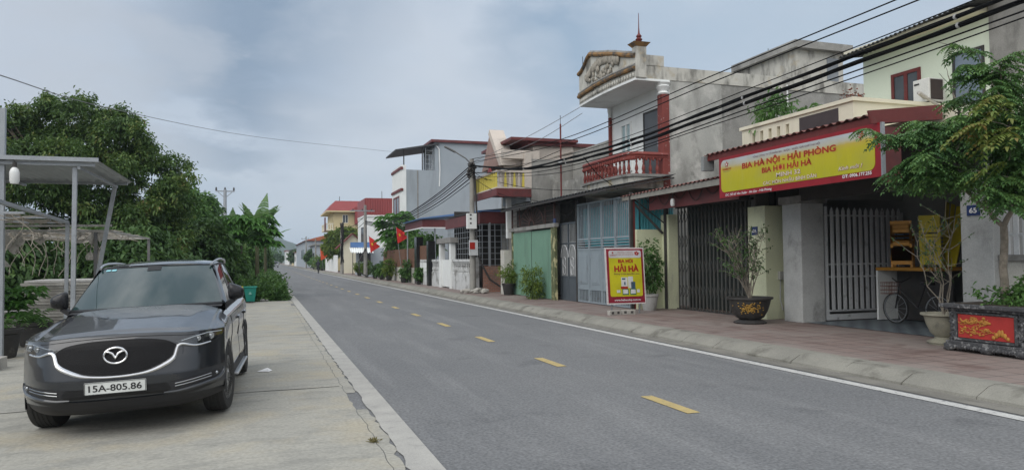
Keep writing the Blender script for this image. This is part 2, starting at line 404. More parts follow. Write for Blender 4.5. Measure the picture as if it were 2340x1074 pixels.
# humid air: one pale even volume round the whole scene
m_haze = bpy.data.materials.new('haze'); m_haze.use_nodes = True; hn = m_haze.node_tree; hn.nodes.clear()
ho = hn.nodes.new('ShaderNodeOutputMaterial'); hv = hn.nodes.new('ShaderNodeVolumePrincipled'); hv.inputs['Color'].default_value = (.74, .85, .97, 1); hv.inputs['Density'].default_value = .0004
hv.inputs['Anisotropy'].default_value = .2; hn.links.new(hv.outputs[0], ho.inputs['Volume'])
MB().box(-1700, 1700, -350, 2700, -1.4, 48).build('haze', m_haze, kind='stuff')
# ------------------------------------------------------------------ parked car (modelled nose at y=0, tail at +y, then placed)
def car_paint(name, c):
    m, nt, b = nodes(name); b.inputs['Base Color'].default_value = c4(c); b.inputs['Metallic'].default_value = .35
    b.inputs['Roughness'].default_value = .3; b.inputs['Coat Weight'].default_value = 1; b.inputs['Coat Roughness'].default_value = .04
    v = nt.nodes.new('ShaderNodeTexNoise'); v.inputs['Scale'].default_value = 900
    hs = nt.nodes.new('ShaderNodeHueSaturation'); hs.inputs['Color'].default_value = c4(c)
    nt.links.new(ramp(nt, v.outputs[0], .3, .7, .8, 1.25), hs.inputs['Value'])
    d = mixc(nt, ramp(nt, noise(nt, 2.2, 6), .45, .8, 0, .10), hs.outputs[0], (.10, .095, .085)); nt.links.new(d, b.inputs['Base Color'])
    nt.links.new(ramp(nt, noise(nt, 3, 5), .3, .8, .26, .42), b.inputs['Roughness'])
    return m
m_paint = car_paint('gunmetal_paint', (.015, .018, .023))
m_blk = M('black_plastic', (.018, .018, .02), rough=.55, fine=0)
m_grill = M('grille_black', (.006, .006, .007), rough=.4, fine=0)
m_mesh, nt2, b2 = nodes('grille_mesh')
b2.inputs['Base Color'].default_value = (.005, .005, .006, 1); b2.inputs['Roughness'].default_value = .5; b2.inputs['Specular IOR Level'].default_value = .2
vo = nt2.nodes.new('ShaderNodeTexVoronoi'); vo.inputs['Scale'].default_value = 120; tq = nt2.nodes.new('ShaderNodeTexCoord'); nt2.links.new(tq.outputs['Object'], vo.inputs[0])
bq = nt2.nodes.new('ShaderNodeBump'); bq.inputs['Strength'].default_value = .35; bq.inputs['Distance'].default_value = .005; nt2.links.new(vo.outputs[0], bq.inputs['Height']); nt2.links.new(bq.outputs[0], b2.inputs['Normal'])
m_chrome = M('chrome', (.72, .73, .75), rough=.12, metal=1, fine=0)
m_mirror = M('mirror_black', (.012, .012, .014), rough=.25, fine=0)
m_dchrome = M('dark_chrome', (.30, .31, .32), rough=.2, metal=1, fine=0)
m_satin = M('satin_silver', (.55, .56, .57), rough=.3, metal=.9, fine=0)
m_lampg, _, b2 = nodes('headlamp_glass'); b2.inputs['Base Color'].default_value = (.045, .05, .055, 1); b2.inputs['Metallic'].default_value = .6; b2.inputs['Roughness'].default_value = .12; b2.inputs['Coat Weight'].default_value = 1
m_lens, _, b2 = nodes('lamp_lens'); b2.inputs['Base Color'].default_value = (.35, .37, .39, 1); b2.inputs['Roughness'].default_value = .08; b2.inputs['Metallic'].default_value = .8
m_wind, nt2, b2 = nodes('windscreen_glass'); b2.inputs['Base Color'].default_value = (.016, .036, .036, 1); b2.inputs['Roughness'].default_value = .02; b2.inputs['IOR'].default_value = 1.75
b2.inputs['Coat Weight'].default_value = .3; b2.inputs['Coat Roughness'].default_value = .01
m_glass, _, b2 = nodes('tinted_glass'); b2.inputs['Base Color'].default_value = (.012, .014, .015, 1); b2.inputs['Roughness'].default_value = .03; b2.inputs['IOR'].default_value = 1.6
m_tyre = M('tyre_rubber', (.022, .022, .022), (.03, .029, .027), rough=.85, bump=.2)
m_plate = M('plate_white', (.62, .64, .62), rough=.4, fine=0)
m_ink = M('black_lettering', (.015, .015, .016), rough=.5, fine=0)

PY = lambda x: .2*x*x + 2*max(0, abs(x)-.5)**2
ZT = [.20, .27, .40, .55, .70, .85, .93, .98]; PT = [.13, .045, .005, 0, .025, .06, .10, .17]
def fy(x, z): return PY(x) + float(np.interp(z, ZT, PT))
def ztop(x): return .955 - .03*(x/.6)**2 if abs(x) < .6 else .925 - .012*((abs(x)-.6)/.32)**1.4
car = thing('parked_car', 'dark grey SUV parked nose forward on the concrete apron', 'car')
bd = MB()
XW = .915
RA = .392; ZA = .345; AX = (.93, 3.63)
arch = lambda p: all((p.y-a)**2 + (p.z-ZA)**2 > RA**2 for a in AX)
fade = lambda y, y0: (lambda t: t*t*(3-2*t))(max(0, min(1, (y-y0)/.4)))
def fascia(u, v):
    s = 2*u-1; x = XW*(s*1.25 - .25*s**3*1.0); z = .33 + (ztop(x)-.33)*v; return (x, fy(x, z), z)
bd.grid(fascia, 60, 30, keep=arch)
YS = [.50, .93, 1.4, 2.0, 2.8, 3.4, 3.75, 4.2, 4.42]
def sec(y):
    """half widths of the flank at y for rising z"""
    w = float(np.interp(y, [.5, .62, .8, 1.3, 2.4, 3.3, 3.9, 4.3, 4.5], [.915, .922, .925, .915, .915, .925, .915, .86, .80]))
    bl = float(np.interp(y, [.5, .62, .8, 1.2, 2, 3, 4.0, 4.45], [.912, .918, .962, 1.03, 1.05, 1.075, 1.10, 1.10]))
    return w, bl
for sg in (-1, 1):
    def side(u, v, sg=sg):
        z0 = .33 + (.912-.33)*v; y0 = fy(XW, z0); y = y0 + (4.48-y0)*u; w, bl = sec(y); w = XW + (w-XW)*fade(y, y0); z = .33 + ((bl if u > 0 else .912)-.33)*v
        k = float(np.interp(v, [0, .12, .3, .48, .62, .8, .93, 1], [-.03, -.006, -.012, -.022, -.004, 0, -.018, -.075]))
        return (sg*(w+k*fade(y, y0)), y, z)
    bd.grid(side, 170, 44, keep=arch)
    def fend(u, v, sg=sg):            # top of wing between hood and flank
        xs = XW + (.77-XW)*v; ys = fy(xs, ztop(xs)); y = ys + (1.40-ys)*u; w, bl = sec(y); y0 = fy(XW, .912); x1, z1 = XW + (w-XW)*fade(y, y0) - .075*fade(y, y0), max(bl, .912)
        q = min(1, (y-ys)/.10); zs_ = ztop(xs); zh = hoodz(.77, y); z = z1 + (zh-z1)*v + .010*math.sin(PI*v)
        return (sg*(x1 + (.77-x1)*v), y, zs_ + (z-zs_)*q)
    def hoodz(x, y):
        zc = float(np.interp(y, [.1, .25, .5, .8, 1.1, 1.45], [.955, .985, 1.022, 1.066, 1.108, 1.148]))
        a = abs(x); cr = .006*math.exp(-((a-(.50+.16*min(1, y/1.3)))/.075)**2)*(1-.2*y)
        return zc - .085*(a/.78)**2.2*(1-.35*min(1, y/1.3)) - .05*max(0, a-.62)/.3 + cr
    bd.grid(fend, 30, 10)
bd.build('body', m_paint, car, smooth='all')
hd = MB()
def hood(u, v):
    x = (2*u-1)*.77; y0 = fy(x, ztop(x)); y = y0 + (1.40 + -.10*(x/.77)**2*-2.2 - y0)*v
    z = hoodz(x, y); t = min(1, v/.10); z0 = ztop(x)
    return (x, y, z0*(1-t) + z*t if v < .10 else z)
hd.grid(hood, 48, 40).build('bonnet', m_paint, car, smooth='all')
# cowl and dark windscreen base
MB().grid(lambda u, v: ((2*u-1)*.80, 1.34 + .22*(2*u-1)**2 + .16*v, 1.118 + .03*v - .03*(2*u-1)**2), 16, 2).build('cowl', m_blk, car)
# windscreen
def ws(u, v, off=0, mx=1.0):
    s = (2*u-1)*mx; hw = .80 + (.615-.80)*v; x = s*hw
    y = 1.40 + .78*v + .26*s*s*(1-.35*v) + off; z = 1.125 + .475*v - .01*s*s + .05*v*(1-v) + off*-.4
    return (x, y, z)
MB().grid(lambda u, v: ws(u, .02+.98*v), 24, 12).build('windscreen', m_wind, car, smooth='all')
fr = MB()      # black ceramic border, roof sensor
for a, b in ((0, .035), (.965, 1)):
    fr.grid(lambda u, v: ws(u, a + (b-a)*v, -.004), 24, 1)
fr.grid(lambda u, v: ws(.44+.12*u, .86 + .11*v, -.006), 4, 2)
fr.build('windscreen_border', m_grill, car)
st_ = MB()
for cx in (.075, .13): st_.grid(lambda u, v: ws(cx-.02+.044*u, .90 + .045*v, -.006), 3, 2)
st_.build('round_sticker', M('sticker_cyan', (.25, .55, .62), rough=.5, fine=0), car)
# pillars, roof, glasshouse
pl = MB()
for sg in (-1, 1):
    def apil(u, v, sg=sg):
        e = ws(0 if sg < 0 else 1, u); t = v
        return (e[0] + sg*(.052*t), e[1] + .09*t, e[2] + (.012*math.sin(PI*t) - .03*t))
    pl.grid(apil, 14, 4)
def roof(u, v):
    s = 2*u-1; y = 2.18 + .17*s*s*(1-v) + (4.05-2.18)*v; hw = float(np.interp(y, [2.1, 2.6, 3.4, 4.1], [.615, .66, .65, .60]))
    z = float(np.interp(y, [2.1, 2.4, 2.9, 3.5, 4.1], [1.597, 1.645, 1.668, 1.655, 1.60])) - .055*abs(s)**2.6
    return (s*hw, y, z)
pl.grid(roof, 24, 30)
pl.build('roof', m_paint, car, smooth='all')
gh = MB(); pf = MB()
for sg in (-1, 1):
    def glassw(u, v, sg=sg):
        y = 1.62 + (4.30-1.62)*u; w, bl = sec(y); x0, z0 = w-.078, bl-.004
        yt = 2.30 + (4.0-2.30)*u; xr, zr = .66 - .05*abs(u-.4), float(np.interp(yt, [2.1, 2.9, 3.5, 4.1], [1.565, 1.612, 1.60, 1.54]))
        return (sg*(x0 + (xr-x0)*v), y + (yt-y)*v, z0 + (zr-z0)*v)
    gh.grid(glassw, 22, 6)
    for a, b in ((0, .05), (.95, 1.0)):
        pf.grid(lambda u, v: tuple(Vector(glassw(u, a + (b-a)*v)) + Vector((sg*.006, 0, 0))), 22, 1)
    for a, b in ((0, .035), (.36, .40), (.70, .75), (.93, 1)):
        pf.grid(lambda u, v: tuple(Vector(glassw(a + (b-a)*u, v)) + Vector((sg*.008, 0, 0))), 1, 6)
    pl2 = MB()
gh.build('side_window', m_glass, car, smooth='all'); pf.build('window_frame', m_blk, car, smooth='all')
# tail: hatch closes the body
MB().grid(lambda u, v: ((2*u-1)*(.60+.20*(1-v)), 4.08 + .42*(1-v)**.7, 1.59 - .5*(1-v)), 10, 6).build('rear_window', m_glass, car, smooth='all')
MB().grid(lambda u, v: ((2*u-1)*.80, 4.47 - .05*(2*u-1)**2, .3 + .80*v), 10, 6).build('tailgate', m_paint, car, smooth='all')
# roof rails
for sg in (-1, 1):
    pts = [(sg*.625, 2.26, 1.585), (sg*.64, 2.36, 1.608), (sg*.655, 2.55, 1.632), (sg*.66, 2.8, 1.648), (sg*.66, 3.2, 1.652), (sg*.645, 3.75, 1.635), (sg*.63, 3.95, 1.60)]
    MB().tube(pts, .015, 8).build('roof_rail', m_satin, car, smooth=True)
# black lower lip, sills and arch rings
lw = MB()
lw.grid(lambda u, v: ((2*u-1)*.915, fy((2*u-1)*.915, .22+.14*v) - .012 + .05*(1-v), .215 + .14*v + .05*abs(2*u-1)**4), 40, 5)
for sg in (-1, 1):
    lw.grid(lambda u, v: (sg*(.895 + .02*math.sin(PI*v)), 1.36 + 1.85*u, .24 + .13*v), 4, 4)
    for a in AX:
        def ring(u, v, a=a, sg=sg):
            th = PI*(-.08 + 1.16*u); r = RA - .022 + .062*v; w, _ = sec(a + r*math.cos(th))
            return (sg*(w - .010 + .014*math.sin(PI*min(1, v*1.2)) ), a + r*math.cos(th), ZA + r*math.sin(th))
        lw.grid(ring, 26, 3)
        lw.grid(lambda u, v, a=a: (sg*(.905-.28*v), a + (RA-.012)*math.cos(PI*u), ZA + (RA-.012)*math.sin(PI*u)), 20, 1)
lw.grid(lambda u, v: ((2*u-1)*.80, .5 + 3.8*v, .25), 2, 2)
lw.build('lower_cladding', m_blk, car, smooth='all')
# running boards
for sg in (-1, 1):
    MB().box(sg*.86, sg*.965, 1.50, 3.05, .275, .305).build('running_board', m_satin, car, bevel=.012)
# face features laid on the fascia
def on(poly, off, name, mat, n=1, par=None, smooth=False):
    """filled polygon in (x,z) laid on the nose; subdivided so that it follows the surface"""
    import bmesh
    bm = bmesh.new(); vs = [bm.verts.new((x, 0, z)) for x, z in poly]; bm.faces.new(vs)
    bmesh.ops.triangulate(bm, faces=bm.faces[:])
    for _ in range(n): bmesh.ops.subdivide_edges(bm, edges=bm.edges[:], cuts=2, use_grid_fill=True)
    for v in bm.verts: v.co.y = fy(v.co.x, v.co.z) - off
    me = bpy.data.meshes.new(name); bm.to_mesh(me); bm.free()
    return link(name, me, mat, par or car)
def sym(half): return half + [(-x, z) for x, z in half[::-1] if x > 1e-6]
def spline(pts, k=8):
    P = [Vector(p) for p in pts]; o = []
    for i in range(len(P)-1):
        a, b, c, d = P[max(i-1, 0)], P[i], P[i+1], P[min(i+2, len(P)-1)]
        for j in range(k):
            t = j/k; o.append(.5*((2*b) + (c-a)*t + (2*a-5*b+4*c-d)*t*t + (3*b-a-3*c+d)*t**3))
    return o + [P[-1]]
gpoly = [(p.x, p.z) for p in spline([(x, 0, z) for x, z in ((-.525, .815), (-.43, .868), (-.25, .898), (0, .905), (.25, .898), (.43, .868), (.525, .815))], 4)][:-1] + [(p.x, p.z) for p in spline([(x, 0, z) for x, z in ((.525, .815), (.495, .70), (.40, .64), (.28, .600), (0, .580), (-.28, .600), (-.40, .64), (-.495, .70), (-.525, .815))], 4)][:-1]
on(gpoly, .006, 'grille', m_mesh, 2)
cp = [(-.80, .800), (-.68, .789), (-.545, .815), (-.495, .70), (-.40, .637), (-.28, .593), (-.14, .575), (0, .570)]
cp = cp + [(-x, z) for x, z in cp[-2::-1]]
def dense(p, k=5):
    o = []
    for (a, b), (c, d) in zip(p, p[1:]): o += [(a+(c-a)*i/k, b+(d-b)*i/k) for i in range(k)]
    return o + [p[-1]]
dp = [(p.x, p.z) for p in spline([(x, 0, z) for x, z in cp], 6)]; rr = [.008 + .011*math.exp(-((abs(x)-.45)/.2)**2) + .004*(abs(x) < .5) for x, z in dp]
MB().tube([(x, fy(x, z)-.012, z) for x, z in dp], rr, 8).build('chrome_trim', m_chrome, car, smooth=True)
for sg in (-1, 1):
    P = [(sg*x, z) for x, z in ((.50, .845), (.60, .872), (.69, .900), (.80, .912), (.905, .900), (.908, .868), (.86, .822), (.80, .808), (.68, .797), (.545, .822))]
    hl_ = on(P, .007, 'headlight', m_lampg, 2)
    for cx, cz, r in ((.80, .858, .036), (.70, .852, .028)):
        x, z = sg*cx, cz; q = MB(); y = fy(x, z) - .010
        q.lathe([(r, -.002), (r*.95, -.006), (r*.7, -.006), (r*.66, 0)], (x, y, z), 20, 'y').build('lamp_ring', m_lens, hl_, smooth=True)
        MB().blob((x, y+.004, z), r*.6, .012, r*.6, 12, 8).build('projector', m_lens, hl_, smooth='all')
    q = [(sg*x, z) for x, z in ((.56, .846), (.66, .872), (.78, .893), (.89, .888))]
    MB().tube([(x, fy(x, z)-.010, z) for x, z in q], .006, 6).build('lamp_strip', m_lens, hl_, smooth=True)
    F_ = [(sg*x, z) for x, z in ((.44, .472), (.60, .487), (.86, .510), (.875, .485), (.85, .43), (.70, .405), (.54, .385), (.47, .40))]
    fo = on(F_, .004, 'fog_lamp_recess', m_blk, 2)
    for k in (0, 1):
        q = [(sg*(.50+.30*t), .425 + k*.026 + .035*t) for t in (0, .25, .5, .75, 1)]
        MB().tube([(x, fy(x, z)-.010, z) for x, z in q], .006, 6).build('chrome_strip', m_dchrome, fo, smooth=True)
    MB().blob((sg*.842, fy(.842, .478)-.004, .478), .018, .01, .018, 10, 6).build('fog_lamp', m_lens, fo, smooth='all')
    q = spline([(sg*x, 0, z) for x, z in ((.40, .372), (.50, .372), (.62, .385), (.75, .405), (.85, .425), (.895, .47), (.90, .52))], 5)
    MB().tube([(p.x, fy(p.x, p.z)+.004, p.z) for p in q], [.012+.012*math.sin(PI*i/(len(q)-1)) for i in range(len(q))], 8).build('bumper_wing', m_paint, car, smooth=True)
on(sym([(0, .465), (.30, .468), (.43, .470), (.47, .40), (.40, .375), (0, .385)]), .003, 'lower_intake', m_grill, 2)
MB().tube([(x, fy(x, ztop(x)-.028)-.001, ztop(x)-.028) for x in np.linspace(-.74, .74, 25)], .0035, 5).build('bonnet_seam', m_grill, car)
# number plate
pt = MB().box(-.262, .262, -.022, -.010, .418, .532).build('number_plate', m_plate, car, bevel=.006)
text('15A-805.86', m_ink, pt, (-.225, -.022, .446), (1, 0, 0), (0, 0, 1), .45, .062, bold=.015, th=.003)
bdz = MB()
for x0, x1, z0, z1 in ((-.258, .258, .526, .530), (-.258, .258, .420, .424), (-.258, -.254, .424, .526), (.254, .258, .424, .526)): bdz.box(x0, x1, -.0245, -.021, z0, z1)
bdz.build('plate_border', m_ink, pt)
# winged oval badge
em = MB(); ce = .765; ye = fy(0, ce) - .016
ov = [(.098*math.cos(a), ce + .073*math.sin(a)) for a in np.linspace(0, 2*PI, 41)]
em.tube([(x, ye, z) for x, z in ov], .011, 8, cap=False)
wing = [(-.085, ce+.040), (-.055, ce+.036), (-.025, ce+.020), (0, ce-.024), (.025, ce+.020), (.055, ce+.036), (.085, ce+.040)]
em.tube([(x, ye-.002, z) for x, z in dense(wing, 3)], [.006, .008, .010, .011, .012, .012, .012, .012, .012, .014, .012, .012, .012, .012, .012, .011, .010, .008, .006], 8)
em.build('badge', m_chrome, car, smooth=True)
# mirrors
for sg in (-1, 1):
    q = MB()
    def mir(u, v, sg=sg):
        a = 2*PI*u; b = PI*v; ex = .55
        sx = math.copysign(abs(math.cos(a))**ex, math.cos(a)); sz = math.copysign(abs(math.sin(a))**ex, math.sin(a))
        r = math.sin(b)**.6; t = sx*r
        return (sg*(.945 + .092*t), 1.80 - .085*math.cos(b)*(1 if math.cos(b) > 0 else .4), 1.235 + .092*sz*r*(1-.28*t) - .012*t)
    q.grid(mir, 20, 10)
    mm = q.build('side_mirror', m_mirror, car, smooth='all')
    MB().bar((sg*.80, 1.76, 1.07), (sg*.92, 1.80, 1.15), .06, .05).build('mirror_arm', m_blk, mm)
    # door handles and door gaps
    for y in (2.30, 3.25):
        w_, b_ = sec(y); MB().bar((sg*(w_+.012), y-.09, .90), (sg*(w_+.012), y+.09, .905), .022, .03).build('door_handle', m_paint, car, smooth=True)
    for y, z0, z1 in ((1.50, .42, 1.02), (2.48, .36, 1.05), (3.22, .42, 1.06)):
        MB().tube([(sg*(sec(y)[0] + float(np.interp((z-.3)/.75, [0, .12, .3, .48, .62, .8, .93, 1], [-.03, -.006, -.012, -.022, -.004, 0, -.018, -.05])) ), y, z) for z in np.linspace(z0, z1-.05, 12)], .004, 5).build('door_gap', m_grill, car)
# wheels
for a in AX:
    for sg in (-1, 1):
        c = (sg*.80, a, ZA)
        wh = thing('wheel', None, None); wh.parent = car
        tp = [(.235, -.10), (.30, -.112), (.335, -.105), (.347, -.085), (.35, 0), (.347, .085), (.335, .105), (.30, .112), (.235, .10)]
        ty = MB().lathe(tp, c, 40, 'x')
        for k in (-.055, -.018, .018, .055): ty.lathe([(.3515, -.010+k), (.3535, -.008+k), (.3535, .008+k), (.3515, .010+k)], c, 40, 'x')
        ty.build('tyre', m_tyre, wh, smooth=True)
        rm = MB()
        for i in range(10):
            t = 2*PI*i/10; rm.bar((c[0]+sg*.085, c[1]+.05*math.cos(t), c[2]+.05*math.sin(t)), (c[0]+sg*.07, c[1]+.235*math.cos(t), c[2]+.235*math.sin(t)), .035, .02)
        rm.lathe([(.06, .05*sg), (.06, .095*sg), (.02, .10*sg)], c, 16, 'x'); rm.lathe([(.225, -.1), (.240, -.1), (.240, .1), (.225, .1)], c, 32, 'x')
        rm.build('rim', m_satin, wh, smooth=True)
        MB().lathe([(.21, -.03), (.21, -.02)], c, 24, 'x').build('brake_disc', m_blk, wh)
        if a == AX[0]:       # front wheels turned a little
            pv = Matrix.Translation(c) @ Matrix.Rotation(R(-6), 4, 'Z') @ Matrix.Translation(-Vector(c)); wh.matrix_local = pv
car.location = (-1.255 - .93*math.sin(R(2.5)), 8.60-.93, -.016); car.rotation_euler = (0, R(-2.2), R(-2.5))
# ------------------------------------------------------------------ materials of the street
m_oldgrey = M('old_grey_render', (.30, .295, .275), (.235, .23, .215), ns=1.1, rough=.92, bump=.25, bs=25, stain=(.15, .148, .138), ss=1.1, st=(1, 1, .4), lo=.52, hi=.72, stain2=(.38, .375, .35), ss2=1.8, lo2=.55, hi2=.7)
m_dirtwhite = M('weathered_white', (.52, .51, .46), (.45, .44, .40), ns=1.5, rough=.9, bump=.15, stain=(.15, .145, .13), ss=2.6, st=(1, 1, .35), lo=.47, hi=.66, stain2=(.40, .35, .26), ss2=2.2, lo2=.58, hi2=.7)
m_white = M('white_wall', (.76, .78, .77), (.70, .72, .71), ns=1, rough=.85, stain=(.42, .42, .40), ss=1.1, st=(1, 1, .3), lo=.58, hi=.8, fine=.04)
m_cream = M('cream_wall', (.70, .665, .53), (.65, .615, .49), ns=1, rough=.85, stain=(.45, .42, .34), ss=1.3, st=(1, 1, .25), lo=.58, hi=.8, fine=.04)
m_mint = M('pale_green_wall', (.64, .70, .585), (.60, .66, .55), ns=.9, rough=.85, stain=(.42, .47, .39), ss=1.0, st=(1, 1, .25), lo=.6, hi=.8, fine=.03)
m_limew = M('lime_green_wall', (.60, .625, .43), (.55, .57, .40), ns=1.2, rough=.88, stain=(.36, .37, .29), ss=2, st=(1, 1, .4), lo=.58, hi=.76)
m_bluegrey = M('blue_grey_wall', (.335, .375, .41), (.305, .345, .38), ns=.5, rough=.88, stain=(.22, .24, .25), ss=.6, st=(1, 1, .2), lo=.56, hi=.78, fine=.05)
m_conc = M('grey_concrete', (.27, .265, .25), (.21, .205, .195), ns=2, rough=.92, bump=.25, stain=(.12, .118, .11), ss=2.4, st=(1, 1, .5), lo=.52, hi=.7)
m_pier = M('pale_pier_plaster', (.43, .44, .43), (.36, .365, .36), ns=2.5, rough=.9, bump=.15, stain=(.16, .158, .15), ss=2.0, st=(1, 1, .6), lo=.54, hi=.74)
m_red = M('dark_red_paint', (.145, .026, .024), (.12, .022, .02), ns=3, rough=.6, stain=(.12, .05, .042), ss=5, lo=.58, hi=.7)
m_redc = M('worn_red_paint', (.20, .042, .032), (.165, .034, .028), ns=4, rough=.65, stain=(.46, .42, .40), ss=9, lo=.64, hi=.69)
m_maroon = M('maroon_sheet', (.145, .035, .035), (.12, .03, .03), ns=2, rough=.55, stain=(.09, .03, .03), ss=3)
m_rust = M('rusty_red_roof', (.20, .075, .06), (.15, .06, .052), ns=3, rough=.75, stain=(.09, .055, .05), ss=4, lo=.5, hi=.7)
m_redroof = M('red_sheet_roof', (.27, .05, .05), (.23, .045, .045), ns=.5, rough=.5, fine=.03)
m_dark = M('dark_steel', (.035, .035, .036), (.05, .045, .042), ns=5, rough=.7)
m_darkroof = M('dark_sheet', (.055, .058, .062), (.04, .042, .045), ns=2, rough=.6)
m_foldg = M('old_dark_gate', (.055, .062, .062), (.08, .078, .07), ns=6, rough=.7, stain=(.10, .07, .05), ss=7, lo=.6, hi=.7)
m_bggate = M('blue_grey_gate', (.25, .295, .325), (.225, .265, .295), ns=2, rough=.5, stain=(.17, .18, .19), ss=4, lo=.6, hi=.75, fine=.05)
m_dggate = M('slate_grey_gate', (.085, .10, .115), (.07, .085, .10), ns=2, rough=.5, fine=.05)
m_ggate = M('dull_green_sheet', (.15, .27, .20), (.13, .24, .18), ns=1.2, rough=.55, stain=(.11, .19, .145), ss=2, st=(1, 1, .2), lo=.55, hi=.75, fine=.04)
m_peel = M('peeling_post', (.12, .14, .07), (.09, .10, .05), ns=9, rough=.9, stain=(.48, .44, .25), ss=8, st=(1, 1, .4), lo=.52, hi=.6)
m_cyan = M('cyan_sheet', (.08, .40, .46), (.07, .36, .42), ns=2, rough=.5, fine=.04)
m_lgate = M('pale_grey_gate', (.52, .535, .545), (.46, .475, .485), ns=3, rough=.55, stain=(.2, .2, .2), ss=5, lo=.6, hi=.75)
m_pane = M('dark_pane', (.05, .058, .065), (.07, .08, .09), ns=2, rough=.15, fine=0)
m_paneb = M('blue_pane', (.13, .17, .22), (.18, .22, .27), ns=3, rough=.15, fine=0)
m_inner = M('inner_wall', (.25, .255, .25), (.22, .225, .22), ns=1, rough=.9)
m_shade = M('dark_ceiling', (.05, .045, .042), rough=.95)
m_blue = M('blue_sheet', (.10, .20, .42), (.09, .18, .38), ns=2, rough=.5, fine=.03)
m_yellow = M('yellow_paint_wall', (.62, .52, .10), (.55, .46, .09), ns=2, rough=.8)
m_cream2 = M('yellow_cream_wall', (.60, .51, .30), (.55, .47, .28), ns=.8, rough=.85, fine=.04)
m_beam = M('pale_beam', (.56, .50, .44), (.50, .45, .40), ns=1.5, rough=.85, stain=(.38, .34, .3), ss=2, lo=.58, hi=.75)
m_pink = M('brown_gable', (.33, .22, .19), rough=.8)
m_wood = M('brown_boards', (.17, .085, .05), (.12, .06, .036), ns=6, rough=.8)
m_granite = M('black_granite', (.012, .012, .013), (.02, .02, .02), ns=8, rough=.18, stain=(.22, .19, .15), ss=22, lo=.66, hi=.70)
m_iron = M('grille_iron', (.12, .125, .13), (.16, .15, .14), ns=5, rough=.6)
m_galv = M('galvanised_steel', (.33, .35, .37), (.28, .30, .32), ns=3, rough=.45, metal=.5)
m_plaque = M('blue_plaque', (.018, .04, .14), rough=.4, fine=0)
m_ww = M('white_lettering', (.75, .75, .75), rough=.5, fine=0)
m_brick, nt2, b2 = nodes('red_brick')
tcx = nt2.nodes.new('ShaderNodeTexCoord'); mp = nt2.nodes.new('ShaderNodeMapping'); mp.inputs['Rotation'].default_value = (R(90), 0, 0); nt2.links.new(tcx.outputs['Object'], mp.inputs[0])
bk = nt2.nodes.new('ShaderNodeTexBrick'); bk.inputs['Scale'].default_value = 1; bk.inputs['Brick Width'].default_value = .22; bk.inputs['Row Height'].default_value = .075; bk.inputs['Mortar Size'].default_value = .010
bk.inputs['Color1'].default_value = (.33, .14, .09, 1); bk.inputs['Color2'].default_value = (.23, .10, .07, 1); bk.inputs['Mortar'].default_value = (.22, .19, .165, 1); nt2.links.new(mp.outputs[0], bk.inputs[0])
nt2.links.new(mixc(nt2, ramp(nt2, noise(nt2, 3), .5, .7, 0, .7), bk.outputs[0], (.12, .10, .085)), b2.inputs['Base Color']); b2.inputs['Roughness'].default_value = .95

def baluster(mb, x, y, z0, z1, r=.05, n=8):
    h = z1-z0; pr = [(.9, 0), (.9, .08), (.45, .12), (.95, .30), (.75, .42), (.35, .62), (.6, .72), (.4, .80), (.85, .90), (.85, 1)]
    return mb.lathe([(r*a, z0 + h*b) for a, b in pr], (x, y, 0), n)
def window_on_x(par, x, y0, y1, z0, z1, mframe, mpane, fw=.05, mull=1, name='window', out=.03):
    f = MB(); f.box(x-out, x+.05, y0, y1, z0, z0+fw); f.box(x-out, x+.05, y0, y1, z1-fw, z1)
    f.box(x-out, x+.05, y0, y0+fw, z0+fw, z1-fw); f.box(x-out, x+.05, y1-fw, y1, z0+fw, z1-fw)
    for i in range(mull):
        c = y0 + (y1-y0)*(i+1)/(mull+1); f.box(x-out+.004, x+.05, c-fw*.6, c+fw*.6, z0+fw, z1-fw)
    o = f.build(name, mframe, par); MB().box(x-.006, x+.02, y0+fw, y1-fw, z0+fw, z1-fw).build('pane', mpane, o); return o
def window_on_y(par, y, x0, x1, z0, z1, mframe, mpane, fw=.05, mull=1, name='window', out=.03):
    f = MB(); f.box(x0, x1, y-out, y+.05, z0, z0+fw); f.box(x0, x1, y-out, y+.05, z1-fw, z1)
    f.box(x0, x0+fw, y-out, y+.05, z0+fw, z1-fw); f.box(x1-fw, x1, y-out, y+.05, z0+fw, z1-fw)
    for i in range(mull):
        c = x0 + (x1-x0)*(i+1)/(mull+1); f.box(c-fw*.6, c+fw*.6, y-out+.004, y+.05, z0+fw, z1-fw)
    o = f.build(name, mframe, par); MB().box(x0+fw, x1-fw, y-.006, y+.02, z0+fw, z1-fw).build('pane', mpane, o); return o

# ================================================================== shop at number 65
sh = thing('shop_house', 'cream and pale green shop house with a slotted roof parapet over the open beer shop', 'house', (11.3, 12, .14))
w_ = MB(); w_.box(14.4, 14.6, 7, 15.2, .14, 3.86); w_.box(11.5, 14.4, 14.9, 15.1, .14, 3.86); w_.box(11.6, 14.4, 13.22, 13.34, 2.9, 3.86); w_.box(11.76, 14.4, 8.95, 9.10, .14, 3.86)
w_.build('inner_wall', m_inner, sh)
MB().box(11.32, 20, 7.6, 15.1, 3.86, 4.10).build('roof_slab', m_cream, sh)
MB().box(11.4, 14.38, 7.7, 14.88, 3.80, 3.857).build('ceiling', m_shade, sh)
pp = MB(); x0, x1 = 11.30, 11.48
slots = [11.5+1.85+.28*i for i in range(6)]
pp.box(x0, x1, 11.5, 15.1, 4.10, 4.34); pp.box(x0, x1, 11.5, 15.1, 4.62, 4.74)
ys = [11.5] + [q for s in [13.40+.30*i for i in range(5)] for q in (s, s+.11)] + [15.1]
for a, b in zip(ys[::2], ys[1::2]): pp.box(x0, x1, a, b, 4.34, 4.62)
pp.box(x1, 20, 11.5, 11.66, 4.10, 4.74); pp.box(x1, 20, 14.95, 15.1, 4.10, 4.74)
par = pp.build('parapet', m_cream, sh)
